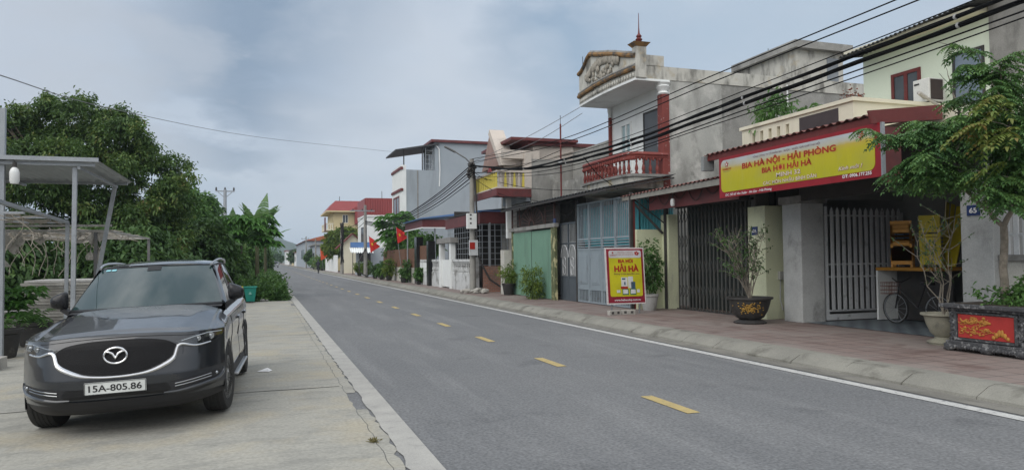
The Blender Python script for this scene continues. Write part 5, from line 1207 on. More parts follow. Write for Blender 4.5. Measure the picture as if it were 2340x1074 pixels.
def bundle(lab, dz, dx, r, nstr):
    t = thing('cable_bundle', lab, 'cable', (P1[0], P1[1], 5.7))
    base = spline([(x+dx*(i > 0), y, z+dz*(i > 1)) for i, (x, y, z) in enumerate(bun)], 14); L = len(base)
    for k in range(nstr):
        ph = random.random()*6; a = 2*PI*k/nstr
        MB().tube([p + Vector((.75*r*math.cos(a + .35*i + ph*.1)*1.1, 0, .75*r*math.sin(a + .35*i) + .008*math.sin(i*.9+ph))) for i, p in enumerate(base)], r*.62, 6).build('strand', m_cable, t, smooth=True)
    tie = MB()
    for i in range(16, L-2, 13): tie.lathe([(r*1.55, -.018), (r*1.55, .018)], tuple(base[i]), 10, 'y')
    tie.build('tie', M('tie_white', (.45, .45, .45), rough=.6), t)
bundle('thick upper bundle of black power cables crossing in front of the grey house', .055, 0, .025, 4)
bundle('thick lower bundle of black power cables sagging under the upper one', -.06, .05, .028, 4)
def off(pts, dx, dz): return [(x+dx, y, z+dz) for x, y, z in pts]
cable('thin loose black cable hanging below the thick bundles', off(bun[:1], 0, -.3) + off(bun[1:], .1, -.17), .012)
cable('thin black cable lying just above the thick bundles', off(bun[:1], 0, -.1) + off(bun[1:], -.1, .15), .009)
cable('lowest thin wire passing under the cable bundles at the right', off(bun[:1], 0, -.5) + [(9.3, 22, 4.45), (9.4, 14, 4.52), (9.4, 6.6, 4.70), (9.4, -3, 5.2)], .010)
pr = [(P1[0], P1[1]-.05, 5.95), (9.3, 21.92, 5.45), (9.3, 13.23, 5.49), (9.3, 5.0, 5.50), (9.3, -4, 5.65)]
cable('upper wire of the separate pair above the thick bundles', off(pr, 0, .09), .012, grp='pair of wires above the bundles')
cable('lower wire of the separate pair above the thick bundles', off(pr, .03, -.04), .012, grp='pair of wires above the bundles')
cable('thin wire from the near pole up to the pediment of the grey house', [(P1[0], P1[1]-.1, 5.9), (9.6, 26, 6.3), (10.6, 23.3, 6.95)], .010, m_wire)
cable('second thin wire from the near pole to the grey house roof', [(P1[0], P1[1]-.1, 5.8), (9.7, 26, 6.0), (10.7, 23.3, 6.75)], .010, m_wire)
for k, (dz, lb) in enumerate(((0, 'top'), (-.10, 'second'), (-.24, 'third'), (-.38, 'fourth'), (-.55, 'fifth'), (-.72, 'lowest'))):
    cable('%s dark cable running from the near pole toward the second pole' % lb, [(P1[0]-.05, P1[1]+.1, 5.75+dz), (8.6, 37.5, 5.0+dz*.85), (8.45, 46, 4.42+dz*.6), (8.25, 54, 4.4+dz*.5), (P2[0], P2[1]-.1, 4.95+dz*.4)], .024 if k % 2 == 0 else .015)
for k, lb in enumerate(('upper', 'lower')):
    cable('%s cable between the second and third poles' % lb, [(P2[0], P2[1], 5.4-.5*k), (8.1, 71, 4.9-.5*k), (P3[0], P3[1], 5.3-.4*k)], .022)
    cable('%s cable from the third pole down the street' % lb, [(P3[0], P3[1], 5.3-.4*k), (8.0, 100, 4.5-.4*k), (8.0, 122, 5.1-.3*k), (8.0, 150, 5.6-.3*k)], .02)
for k, (x, y, z, lb) in enumerate(((9.3, 28.1, 5.0, 'yellow balcony'), (9.6, 22.7, 5.3, 'red mast'), (10.4, 20.2, 3.72, 'balcony underside'), (9.45, 24.5, 3.7, 'black eave'))):
    cable('thin service wire from the near pole to the %s' % lb, [(P1[0], P1[1]-.15, 5.5-.1*k), ((P1[0]+x)/2, (P1[1]+y)/2, (5.5-.1*k+z)/2-.25), (x, y, z)], .011)
cable('drooping black cable hanging from the bundle over the red balcony', [(9.3, 20.2, 4.72), (9.7, 20.1, 4.2), (10.0, 20.0, 3.95), (10.3, 19.9, 3.72)], .013)
cable('long single wire sagging across the sky above the big tree', [(-2.4, -4.0, 3.0), (-3.44, 9.0, 3.91), (-4.15, 14.0, 4.75), (-3.99, 24.0, 6.13), (-0.07, 40.0, 8.11), (9.56, 54.9, 9.85)], .010, m_wire)

# ================================================================== left side: shed, frames, slabs, pots, bin
sc_ = thing('shed_canopy', 'grey corrugated shed canopy on thin steel posts above the slabs', 'canopy', (-4, 16.5, -.1))
m_ribs = M('grey_sheet', (.34, .365, .38), (.29, .31, .325), ns=2, rough=.5, fine=.05)
MB().corr((-2.88, 14.9, 3.50), (-6.6, 0, 0), (0, 3.9, -.02), 44, .02).build('roof', m_ribs, sc_)
g = MB()
for y in (15.02, 18.45): g.bar((-2.95, y, 3.42), (-9.2, y, 3.42), .08, .06)
for x in (-3.2, -5.0, -7.0): g.bar((x, 15.0, 3.36), (x, 18.6, 3.36), .05)
g.build('frame', m_galv, sc_)
for a, b, w in (((-3.28, 15.1, 3.38), (-3.30, 15.1, -.15), .07), ((-3.20, 18.4, 3.36), (-3.80, 18.5, -.2), .08), ((-4.42, 15.1, 4.4), (-4.42, 15.1, -.15), .09)):
    MB().bar(a, b, w).build('post', m_galv, sc_)
bl_ = thing('light_bulb', 'big white bulb lamp hanging from a post of the shed canopy', 'lamp', (-4.2, 14.8, 3.2))
MB().lathe([(.03, .14), (.06, .11), (.078, .05), (.078, -.10), (.06, -.15), (.01, -.16)], (-4.16, 14.85, 3.18), 18).build('bulb', m_bulb, bl_, smooth=True)
MB().lathe([(.035, .14), (.035, .23)], (-4.16, 14.85, 3.18), 10).build('socket', m_dark, bl_); MB().tube([(-4.16, 14.85, 3.40), (-4.2, 14.95, 3.46), (-4.4, 15.0, 3.5)], .01, 5).build('cord', m_dark, bl_)
MB().box(-9.5, -2.86, 14.86, 14.895, 3.46, 3.535).build('front_trim', m_galv, sc_)
# two old trellis frames with dried vines
m_vine = M('dry_vine', (.34, .31, .26), (.26, .23, .19), ns=5, rough=.95); m_rag = M('dry_rags', (.42, .40, .36), (.32, .30, .27), ns=6, rough=1)
def vines(par, x0, x1, y0, y1, z, n, hang=0):
    q = MB()
    for k in range(n):
        a = Vector((random.uniform(x0, x1), random.uniform(y0, y1), z + random.uniform(-.03, .06))); b = Vector((random.uniform(x0, x1), random.uniform(y0, y1), z + random.uniform(-.03, .06)))
        q.tube([a.lerp(b, t) + Vector((random.uniform(-.12, .12), random.uniform(-.12, .12), random.uniform(-.1, .07))) for t in np.linspace(0, 1, 7)], random.uniform(.006, .014), 4)
    for k in range(hang):
        p = Vector((random.uniform(x0, x1), random.uniform(y0, y1), z)); L = random.uniform(.3, 1.2); d = Vector((random.uniform(-.4, .4), random.uniform(-.3, .3), 0))
        q.tube([p + d*t + Vector((.08*math.sin(5*t+k), .06*math.sin(4*t), -L*t)) for t in np.linspace(0, 1, 8)], random.uniform(.005, .012), 4)
    q.build('dry_vines', m_vine, par)
t1 = thing('trellis_frame', 'pale pipe trellis with dry vines nearest to the shed canopy posts', 'trellis', (-4.5, 15.5, -.1))
q = MB(); q.bar((-3.82, 17.0, 2.46), (-3.82, 11.2, 2.62), .06); q.bar((-3.82, 17.0, 2.46), (-7.5, 17.0, 2.46), .05)
for y in (15.6, 14.2, 12.8): q.bar((-3.82, y, 2.48), (-7, y, 2.48), .04)
q.build('rail', m_galv, t1); MB().bar((-3.82, 17.0, 2.45), (-3.84, 17.0, -.2), .062).build('post', m_galv, t1)
vines(t1, -6.5, -3.8, 13, 17, 2.46, 26, 10)
t2 = thing('trellis_frame', 'farther trellis frame hung with torn rags and dry vines', 'trellis', (-4.5, 22, -.2))
q = MB()
for y in (19.2, 21, 23, 25): q.bar((-3.4, y, 2.37), (-9, y, 2.37), .055)
for x in (-3.4, -4.6, -5.8, -7): q.bar((x, 19.2, 2.36), (x, 25, 2.36), .05)
q.bar((-3.4, 19.2, 2.5), (-8.5, 19.2, 2.45), .05)
q.build('rail', M('old_pale_pipe', (.36, .35, .33), (.25, .24, .22), ns=4, rough=.8), t2)
for x, y in ((-3.4, 25), (-3.75, 19.3), (-6.2, 19.4)): MB().bar((x, y, 2.36), (x, y, -.3), .07).build('post', m_iron, t2)
vines(t2, -8, -3.4, 19.1, 25, 2.38, 60, 34)
for k in range(16):
    q = MB(); x, y = random.uniform(-7, -3.6), random.choice((19.15, 19.3, 21)); L = random.uniform(.25, 1.0)
    q.grid(lambda u, v: (x + (.05+.07*math.sin(v*9+k))*(u-.5)*2 + .03*math.sin(v*6), y + .03*math.cos(u*5+v*7), 2.36 - L*v), 3, 8).build('torn_rag', m_rag, t2)
# stacked concrete slabs
sbs = thing('slab_stack', 'tall stack of pale grey concrete slabs behind the car', 'slab stack', (-5.2, 22, -.12))
m_slab = M('slab_concrete', (.40, .385, .35), (.31, .30, .275), ns=1.2, rough=.92, bump=.3, bs=30, stain=(.21, .195, .17), ss=1.6, lo=.52, hi=.7, stain2=(.46, .45, .42), ss2=2.5)
z = -.12
for i in range(16):
    h = random.uniform(.065, .09); dx, dy = random.uniform(-.05, .05), random.uniform(-.04, .04)
    for k in (0, 1):
        MB().obox((-5.2 + k*1.02 + dx, 22.0 + dy + k*.1, z+h/2), 1.03, 1.9, h*.86, (0, 0, R(random.uniform(-1.5, 1.5)))).build('slab', m_slab, sbs)
    z += h
MB().obox((-4.68, 22.1, z+.03), 2.05, 1.95, .05, (0, 0, .03)).build('top_board', M('pale_board', (.50, .49, .47), (.44, .43, .41), ns=2, rough=.9), sbs)
lsb = thing('slab_stack', 'low pile of broken slabs beside the tall slab stack', 'slab stack', (-5.3, 18.6, -.1))
for i in range(5): MB().obox((-5.55 + random.uniform(-.08, .08), 19.2, -.02 + i*.13), 1.0 - .05*i, .9, .10, (0, 0, R(random.uniform(-6, 6)))).build('slab', m_slab, lsb)
m_pot = M('black_pot', (.028, .027, .026), (.04, .038, .035), ns=4, rough=.75, stain=(.12, .11, .095), ss=4, lo=.58, hi=.72)
m_clay = M('white_pot', (.50, .50, .48), (.42, .42, .40), ns=4, rough=.8, stain=(.24, .23, .2), ss=4, lo=.55, hi=.7)
m_earth = M('pot_earth', (.06, .045, .033), rough=1)
def pot(par, x, y, z, r, h, mat, name='pot', n=20):
    o = MB().lathe([(r*.66, 0), (r*.70, .02), (r*.92, h*.82), (r*1.02, h*.86), (r*1.04, h), (r*.9, h), (r*.86, h*.9)], (x, y, z), n).build(name, mat, par, smooth=True)
    MB().lathe([(r*.84, h*.86), (r*.3, h*.92)], (x, y, z), 14).build('earth', m_earth, o); return o
# ------------------------------------------------------------------ foliage materials
L_dark = LEAF('leaf_dark', [(0, (0.03, 0.069, 0.021)), (0.4, (0.051, 0.109, 0.032)), (0.75, (0.081, 0.155, 0.041)), (1, (0.127, 0.201, 0.057))])
L_big = LEAF('leaf_longan', [(0, (0.03, 0.063, 0.021)), (0.3, (0.053, 0.109, 0.03)), (0.6, (0.092, 0.167, 0.041)), (0.82, (0.144, 0.207, 0.052)), (0.93, (0.196, 0.196, 0.063)), (1, (0.23, 0.149, 0.063))])
L_mid = LEAF('leaf_mid', [(0, (0.038, 0.095, 0.025)), (0.5, (0.074, 0.168, 0.038)), (0.85, (0.112, 0.224, 0.05)), (1, (0.168, 0.263, 0.062))])
L_lime = LEAF('leaf_lime', [(0, (.055, .105, .018)), (.5, (.11, .18, .028)), (1, (.22, .25, .035))])
L_pap = LEAF('leaf_papaya', [(0, (.04, .115, .025)), (.5, (.075, .195, .038)), (1, (.13, .27, .055))])
L_ban = LEAF('leaf_banana', [(0, (.07, .15, .05)), (.6, (.11, .21, .07)), (1, (.17, .25, .10))], trans=.35)
L_star = LEAF('leaf_starfruit', [(0, (0.039, 0.103, 0.037)), (0.5, (0.081, 0.178, 0.052)), (0.88, (0.144, 0.253, 0.069)), (1, (0.218, 0.253, 0.069))])
L_warm = LEAF('leaf_reddening', [(0, (.08, .14, .03)), (.5, (.13, .19, .04)), (.78, (.17, .19, .045)), (.95, (.22, .13, .04)), (1, (.22, .12, .04))])
m_bark = M('bark', (.13, .105, .08), (.09, .075, .06), ns=5, rough=.95, bump=.5, bs=20)
m_barkl = M('pale_bark', (.24, .21, .17), (.17, .15, .12), ns=6, rough=.95, bump=.3, stain=(.12, .105, .085), ss=6)

def tree(name, lab, cat, base, trunk, blobs, nclus, per, L, W, mat, r=.16, group=None, shell=.5, spread=.3, droop=.35, pend=.3, bark=None, core=0):
    t = thing(name, lab, cat, base, group); q = MB()
    pts = limb(q, base, trunk, r, r*.6)
    for b in blobs[:9]:
        e = (b[0], b[1], b[2] + b[5]*.2); mid = limb(q, trunk, e, r*.5, r*.12)
        for k in range(3): limb(q, mid[3], (b[0]+random.uniform(-1, 1)*b[3]*.75, b[1]+random.uniform(-1, 1)*b[4]*.75, b[2]+random.uniform(-.5, .8)*b[5]), r*.22, r*.06, k=4, n=5)
    q.build('trunk', bark or m_bark, t, smooth=True)
    V, F = crown(blobs, nclus, per, L, W, shell, spread, droop, pend=pend)
    if core:
        P, _ = in_blobs(blobs, core, .1); V2, F2 = leafmesh(P, rng.normal(size=P.shape), L*1.5, W*1.8, .3); V, F = join_np([(V, F), (V2, F2)])
    mesh_np('crown', V, F, mat, t); return t
def sub_blobs(x, y, z, r):
    o = [(x, y, z, r*.6, r*.6, r*.42)]
    for _ in range(4):
        d = Vector((random.gauss(0, 1), random.gauss(0, 1)-.3, random.gauss(.25, .8))).normalized(); k = random.uniform(.30, .46)
        o.append((x+d.x*r*.78, y+d.y*r*.78, z+d.z*r*.66, r*k, r*k, r*k*.72))
    return o
# big tree and its neighbours behind the shed
tree('broadleaf_tree', 'big dark broadleaf tree with a domed crown behind the shed canopy', 'tree', (-6.2, 32, -.3), (-6.2, 32, 2.6),
     [b_ for B_ in [(-9.2, 31.4, 6.5, 0.7), (-8.8, 31.6, 6.6, 0.6), (-8.5, 31.8, 7.2, 0.8), (-8.3, 32.1, 6.7, 0.8), (-7.8, 31.6, 7.6, 0.6), (-7.5, 32.0, 7.4, 0.7), (-6.6, 30.1, 7.2, 0.6), (-6.3, 31.0, 7.4, 0.7), (-6.0, 32.1, 7.3, 0.7), (-5.5, 31.4, 7.3, 0.6), (-5.2, 32.0, 7.3, 0.6), (-4.6, 30.2, 6.4, 0.8), (-4.3, 31.0, 6.1, 0.7), (-4.0, 30.5, 5.4, 0.8), (-3.6, 31.2, 5.3, 0.6), (-3.1, 31.3, 5.3, 0.5), (-2.6, 29.4, 4.8, 0.3), (-3.1, 29.9, 4.5, 0.6), (-3.6, 30.0, 4.4, 0.8), (-7.3, 32.0, 6.6, 0.9), (-6.5, 31.7, 6.7, 0.9), (-5.5, 30.4, 6.1, 0.9), (-5.1, 31.8, 5.9, 0.9), (-7.3, 30.3, 5.7, 0.9), (-8.4, 31.4, 5.7, 1.0), (-8.7, 30.3, 5.3, 1.0), (-6.4, 30.0, 5.3, 1.0), (-5.9, 31.9, 5.2, 1.0), (-4.7, 29.9, 4.7, 1.0), (-4.0, 29.9, 3.7, 0.9), (-3.4, 31.6, 3.9, 0.7), (-8.8, 31.3, 4.3, 1.1), (-7.5, 30.0, 4.3, 1.1), (-7.0, 31.5, 4.2, 1.1), (-5.9, 30.6, 3.9, 1.1), (-5.0, 30.9, 3.8, 1.1), (-4.3, 29.9, 2.8, 1.0), (-3.7, 31.5, 3.0, 0.9), (-5.6, 30.9, 2.8, 1.1), (-6.7, 31.5, 2.8, 1.1), (-7.8, 31.4, 3.0, 1.1), (-8.6, 30.1, 2.9, 1.1), (-3.1, 30.2, 2.3, 0.8)] for b_ in sub_blobs(*B_)],
     3600, 20, .135, .062, L_big, .3, core=3000, shell=.55, spread=.22, droop=.35, pend=.15)
tree('broadleaf_tree', 'tall tree standing beside the big domed tree, behind the tallest shed post', 'tree', (-11.5, 31, -.3), (-11.5, 31, 2.5), [(-11.6, 31, 5.6, 2.1, 2, 2.0), (-12, 30, 3.4, 2.3, 2, 1.6), (-10.6, 30.5, 6.2, .9, 1, .7)], 900, 24, .22, .075, L_big, .25, core=1200, spread=.4)
for i, (x, y, z, rx, rz, m, lab) in enumerate((
    (-4.6, 28.5, 1.2, 2.1, 1.5, L_dark, 'dark shrubbery directly behind the far trellis'), (-8.2, 27.5, 1.0, 2.3, 1.5, L_dark, 'dark shrubbery growing right behind the tall slab stack'),
    (-2.6, 33, 1.5, 1.5, 1.7, L_dark, 'dark bush at the foot of the big domed tree'), (-11, 25, 1.1, 2.2, 1.5, L_mid, 'leafy bush behind the nearest pipe trellis'),
    (-4.4, 37, 2.2, 1.7, 1.9, L_lime, 'yellowish green tree between the big tree and the papaya'), (-4.6, 46, 3.3, 1.7, 2.5, L_mid, 'dark bushy tree in front of the utility pylon'),
    (-2.6, 42, 1.6, 1.5, 1.3, L_mid, 'mid green bush behind the papaya crown'), (-4.7, 62, 4.1, 1.9, 2.6, L_mid, 'tall loose tree beside the utility pylon'), (-2.2, 62, 2.2, 1.8, 1.9, L_mid, 'leafy tree behind the banana plants'),
    (-.9, 80, 1.7, 1.5, 1.7, L_dark, 'dark tree far along the verge behind the bananas'), (-.8, 100, 1.9, 1.6, 1.8, L_mid, 'farthest verge tree near the vanishing point'))):
    tree('verge_tree', lab, 'tree' if rz > 1.8 else 'bush', (x, y, -.2), (x+.1, y, z*.55), [(x, y, z, rx, rx, rz), (x-rx*.5, y-.3, z+rz*.45, rx*.6, rx*.6, rz*.6), (x+rx*.5, y, z-rz*.2, rx*.6, rx*.6, rz*.6), (x+.2*rx, y-.2, z+rz*.6, rx*.5, rx*.5, rz*.5)],
         900, 18, .20 + y*.0012, .085 + y*.0006, m, .11, core=900, spread=.34)
def palmate(c, d, r, k=8, droop=.35):
    """papaya leaf: k pointed lobes round a stalk end; returns V,F"""
    d = np.array(d)/np.linalg.norm(d); s = unit(np.cross(d, [0, 0, 1.])); P, D, Ls = [], [], []
    for i in range(k):
        a = -2.3 + 4.6*i/(k-1); D.append(d*math.cos(a) + s*math.sin(a) + np.array([0, 0, .05])); P.append(c); Ls.append(r*(1 - .22*abs(a)/2.3))
    P, D, Ls = np.array(P), np.array(D), np.array(Ls); V, F = leafmesh(P, D, Ls, Ls*.34, droop, up=np.tile([0, 0, 1.], (k, 1)) + rng.normal(0, .1, (k, 3)))
    P2 = np.repeat(P, 2, 0) + np.repeat(D, 2, 0)*np.repeat(Ls, 2)[:, None]*.4; sg = np.tile([1, -1], k)[:, None]; D2 = np.repeat(D, 2, 0) + sg*unit(np.cross(np.repeat(D, 2, 0), [0, 0, 1.]))*.9
    return join_np([(V, F), leafmesh(P2, D2, np.repeat(Ls, 2)*.38, np.repeat(Ls, 2)*.13, droop)])
def papaya(lab, base, h, nl, R_, lr, mat, trunkr=.07, grp=None, low=-.5):
    t = thing('papaya_tree', lab, 'papaya tree', base, grp); q = MB(); top = Vector((base[0]+random.uniform(-.1, .1), base[1], h)); limb(q, base, top, trunkr, trunkr*.7, wob=.03)
    parts = []; st_ = MB()
    for i in range(nl):
        a = i*2.4; el = random.uniform(low, .75); L = R_*random.uniform(.6, 1.05); d = Vector((math.cos(a)*math.cos(el), math.sin(a)*math.cos(el), math.sin(el)))
        e = top + d*L + Vector((0, 0, -.08*L)); st_.tube([top - Vector((0, 0, random.uniform(0, .4))), top.lerp(e, .5) + Vector((0, 0, .10*L)), e], [.018, .014, .008], 5)
        parts.append(palmate(np.array(e), np.array((d.x, d.y, -.25)), lr*random.uniform(.8, 1.15)))
    q.build('trunk', m_barkl, t, smooth=True); st_.build('stalks', L_pap, t)
    V, F = join_np(parts); mesh_np('crown', V, F, mat, t); return t
papaya('papaya tree with drooping lobed leaves behind the green bin', (-.93, 34.6, -.1), 2.8, 95, 1.5, .52, L_pap, low=-.2)
papaya('papaya tree growing in front of the big grey house', (9.35, 54, .14), 4.2, 64, 1.6, .66, L_pap, low=-.8)
tree('garden_shrub', 'dense green shrub under the papaya in front of the grey house', 'bush', (9.6, 53, .14), (9.6, 53, 1.2), [(10.2, 53, 2.7, .8, 1.8, .9), (10.6, 49, 2.5, 1.0, 1.8, .8), (10.0, 56.5, 2.4, .9, 1.6, 1.1)], 500, 16, .26, .11, L_mid, .08, core=300)
tree('round_tree', 'round dense yellow green tree beyond the small gabled house', 'tree', (10.2, 100, .14), (10.2, 100, 2.2), [(10.2, 100, 4.1, 2.6, 2.6, 1.7), (8.9, 99, 3.4, 1.4, 1.5, 1.2), (11.6, 100, 3.6, 1.6, 1.6, 1.3), (10.4, 99, 5.1, 1.5, 1.5, .9)], 700, 16, .38, .2, L_lime, .22, core=500)
def banana(lab, base, h, n, L):
    t = thing('banana_plant', lab, 'banana plant', base); q = MB(); top = Vector((base[0], base[1], h)); q.tube([Vector(base), top], [.13, .09], 9); q.build('stem', M('banana_stem', (.07, .085, .035), (.06, .05, .03), ns=3, rough=.8), t, smooth=True)
    lf = MB()
    for i in range(n):
        a = i*2.4 + .6; el = random.uniform(.7, 1.3); l = L*random.uniform(.8, 1.1); hx = Vector((math.cos(a), math.sin(a), 0)); side = Vector((-math.sin(a), math.cos(a), 0)); w = l*.17
        cs = [top + hx*(l*math.cos(el)*t) + Vector((0, 0, l*math.sin(el)*t - l*.55*t*t*math.cos(el))) for t in np.linspace(0, 1, 15)]
        for k in range(14):
            wa = w*math.sin(PI*min(1, (k/14)**.6*.95+.04)); wb = w*math.sin(PI*min(1, ((k+.9)/14)**.6*.95+.04)); sg = random.uniform(.10, .45)
            for s in (1, -1):
                lf.quad(cs[k], cs[k] + side*s*wa + Vector((0, 0, -wa*sg)), cs[k].lerp(cs[k+1], .9) + side*s*wb + Vector((0, 0, -wb*sg)), cs[k].lerp(cs[k+1], .95))
    lf.build('leaves', L_ban, t); return t
banana('banana plant with upright torn leaves next to the papaya crown', (-.35, 42, -.1), 3.3, 11, 2.6)
banana('banana plant behind the papaya with broad pale leaves', (-1.7, 43.5, -.1), 2.9, 9, 2.4)
banana('young banana plant leaning out over the verge', (.1, 54, -.1), 2.8, 8, 2.6)
banana('low banana plant growing under the far trellis', (-4.4, 24.0, -.2), .6, 6, 1.2)
# verge weeds: one mass nobody could count
n = 5200; yy_ = 31.3 + 55*rng.random(n)**1.7; xr = rng.random(n); P = np.stack([-1.9 + 2.75*xr + .12*rng.normal(size=n), yy_, np.zeros(n)], 1)
hgt = (.12 + .75*np.clip(1-(P[:,0]+1.2)/2.2, .12, 1))*(.55+.6*np.sin(yy_*1.3+P[:,0]*2)**2); P = P[(P[:,0] < .95)]; hgt = hgt[:len(P)]
P[:,2] = -.05 + hgt[:len(P)]*rng.random(len(P))
P = np.repeat(P, 7, 0) + rng.normal(0, .09, (len(P)*7, 3)); P[:,2] = np.abs(P[:,2])
V, F = leafmesh(P, rng.normal(0, 1, P.shape) + np.array([0, 0, .5]), .15*(1+.4*rng.random(len(P)))*(1+(P[:,1]-31)*.006), .07, .3)
o = mesh_np('verge_weeds', V, F, LEAF('leaf_weeds', [(0, (.03, .075, .02)), (.5, (.06, .14, .03)), (1, (.12, .21, .05))]), org=(0, 40, 0)); tag(o, 'low leafy weeds covering the verge between the bin and the road edge', 'weeds', kind='stuff')
# bin and bits on the apron end
bn = thing('rubbish_bin', 'teal green wheelie bin standing at the end of the apron', 'bin', (-.5, 30.5, 0))
m_bin = M('teal_plastic', (.012, .22, .17), (.01, .19, .15), ns=3, rough=.5)
MB().add([(-.66,30.35,.04),(-.34,30.35,.04),(-.34,30.7,.04),(-.66,30.7,.04),(-.74,30.27,.58),(-.28,30.27,.58),(-.28,30.75,.58),(-.74,30.75,.58)], [(0,3,2,1),(4,5,6,7),(0,1,5,4),(1,2,6,5),(2,3,7,6),(3,0,4,7)]).build('body', m_bin, bn, bevel=.015)
MB().box(-.77, -.25, 30.24, 30.78, .582, .63).build('lid', m_bin, bn, bevel=.01)
for x in (-.62, -.38): MB().lathe([(.05, -.02), (.05, .02)], (x, 30.72, .05), 12, 'x').build('wheel', m_dark, bn)
MB().prism(star(-.51, .36, .07, .6, 3), 'y', 30.275, 30.30).build('recycling_mark', M('mark_pale', (.2, .45, .38), rough=.6), bn)
yb = thing('rubbish_bin', 'yellow topped bin half hidden behind the car mirror', 'bin', (-.95, 30.9, 0))
MB().box(-1.12, -.80, 30.8, 31.1, 0, .52).build('body', M('orange_bin', (.35, .16, .02), rough=.5), yb, bevel=.02); MB().box(-1.14, -.78, 30.78, 31.12, .522, .62).build('lid', m_ych, yb, bevel=.015)
q = MB(); q.add([(-.10, 11.3, .006), (.07, 11.22, .008), (.05, 11.34, .05), (-.02, 11.42, .012), (.12, 11.36, .006)], [(0, 1, 2), (0, 2, 3), (1, 4, 2), (2, 4, 3)]); q.build('paper_scrap', m_ww, org=(0, 11.3, 0), label='crumpled white scrap of paper on the concrete apron', cat='litter')
def rock(lab, x, y, z, r, grp=None, m=None):
    return MB().blob((x, y, z + r*.45), r, r*.8, r*.55, 7, 5, .25).build('stone', m or m_conc, org=(x, y, z), label=lab, cat='stone', group=grp)
rock('pale stone by the apron end near the bin', -.05, 30.9, 0, .10); rock('smaller pale stone beside the weeds at the apron end', .12, 31.1, 0, .07)
for i, (x, y, r) in enumerate(((8.35, 30.5, .20), (8.55, 30.2, .16), (8.75, 30.1, .24), (9.0, 30.0, .17), (9.15, 30.3, .2), (8.6, 29.9, .12), (8.9, 29.75, .14), (8.3, 30.9, .15))):
    rock('grey rubble stone heaped at the foot of the nearest utility pole', x, y, .14, r, 'rubble stones at the pole foot', m_slab)
# grass tufts by the crack
for i, (x, y) in enumerate(((.93, 6.55), (.97, 5.25))):
    P = np.tile([x, y, 0.], (40, 1)) + rng.normal(0, .018, (40, 3))*[1, 1, 0]; V, F = leafmesh(P, rng.normal(0, .7, (40, 3)) + [0, 0, 1.0], .07, .008, .3)
    o = mesh_np('grass_tuft', V, F, LEAF('dry_grass', [(0, (.16, .15, .05)), (1, (.25, .21, .09))]), org=(x, y, 0)); tag(o, ('small tuft of yellowish grass in the crack along the road strip', 'tuft of dry grass nearest to the camera beside the road strip')[i], 'grass tuft')
# ------------------------------------------------------------------ potted plants
def fern(P0, n, L, up=.6, k=9):
    """n arching fronds with paired leaflets"""
    P, D, Ls = [], [], []
    for i in range(n):
        a = random.uniform(0, 2*PI); l = L*random.uniform(.6, 1.1); hx = np.array([math.cos(a), math.sin(a), 0]); s = np.array([-math.sin(a), math.cos(a), 0]); e = random.uniform(up*.5, up*1.5)
        for j in range(1, k):
            t = j/k; c = np.array(P0) + hx*l*t*math.cos(e) + np.array([0, 0, l*(t*math.sin(e)*1.5 - .75*t*t)])
            for sg in (1, -1): P.append(c); D.append(hx*.6 + s*sg + np.array([0, 0, -.2])); Ls.append(l*.30*(1-.55*t))
    Ls = np.array(Ls); return leafmesh(np.array(P), np.array(D), Ls, Ls*.26, .25)
def potted(lab, x, y, z, pr, ph, mat, V_F, lm, cat='potted plant', grp=None):
    if not ph: return tag(mesh_np('garden_shrub', V_F[0], V_F[1], lm, org=(x, y, z)), lab, 'shrub', grp)
    t = thing('potted_plant', lab, cat, (x, y, z), grp)
    if ph: pot(t, x, y, z, pr, ph, mat)
    mesh_np('leaves', V_F[0], V_F[1], lm, t); return t
def bushy(x, y, z0, r, h, n, L, W, pend=0): return crown([(x, y, z0+h*.55, r, r, h*.5), (x+.2*r, y, z0+h*.3, r*.8, r*.8, h*.3)], n, 10, L, W, .3, r*.35, .3, pend=pend)
potted('black pot of low ferny plant by the concrete block', -4.55, 15.6, -.09, .34, .52, m_pot, fern((-4.55, 15.6, .45), 14, .5), L_mid)
potted('second black pot of green plant beside the car bonnet', -4.55, 17.6, -.09, .34, .50, m_pot, fern((-4.55, 17.6, .42), 20, .6), L_mid)
potted('spreading papaya-like seedling clump in front of the slab stack', -5.2, 17.9, -.1, .3, .3, m_pot, join_np([palmate(np.array((-5.2+random.uniform(-.75, .75), 17.9+random.uniform(-.4, .4), .75+random.uniform(-.25, .4))), np.array((random.uniform(-1, 1), random.uniform(-1, 1), -.1)), .34) for _ in range(34)]), L_pap)
MB().box(-4.35, -4.02, 13.6, 14.1, -.09, .10).build('concrete_block', m_slab, org=(-4.2, 13.9, -.09), label='small concrete block on the apron next to a black pot', cat='block')
potted('black pot with yellow green shrub beside the chipped cream pier', 9.45, 28.0, .14, .27, .48, m_pot, bushy(9.45, 28.0, .56, .40, 1.0, 90, .09, .035, .6), L_lime)
potted('yellow green leafy shrub growing in front of the green gate', 9.1, 24.6, .14, .1, 0, m_pot, bushy(9.25, 24.7, .12, .42, 1.25, 150, .10, .035, .6), L_lime)
potted('white pot with tall dark green shrub behind the street poster', 10.2, 17.9, .14, .26, .46, m_clay, bushy(10.2, 17.9, .62, .34, 1.4, 120, .11, .045, .5), L_mid)
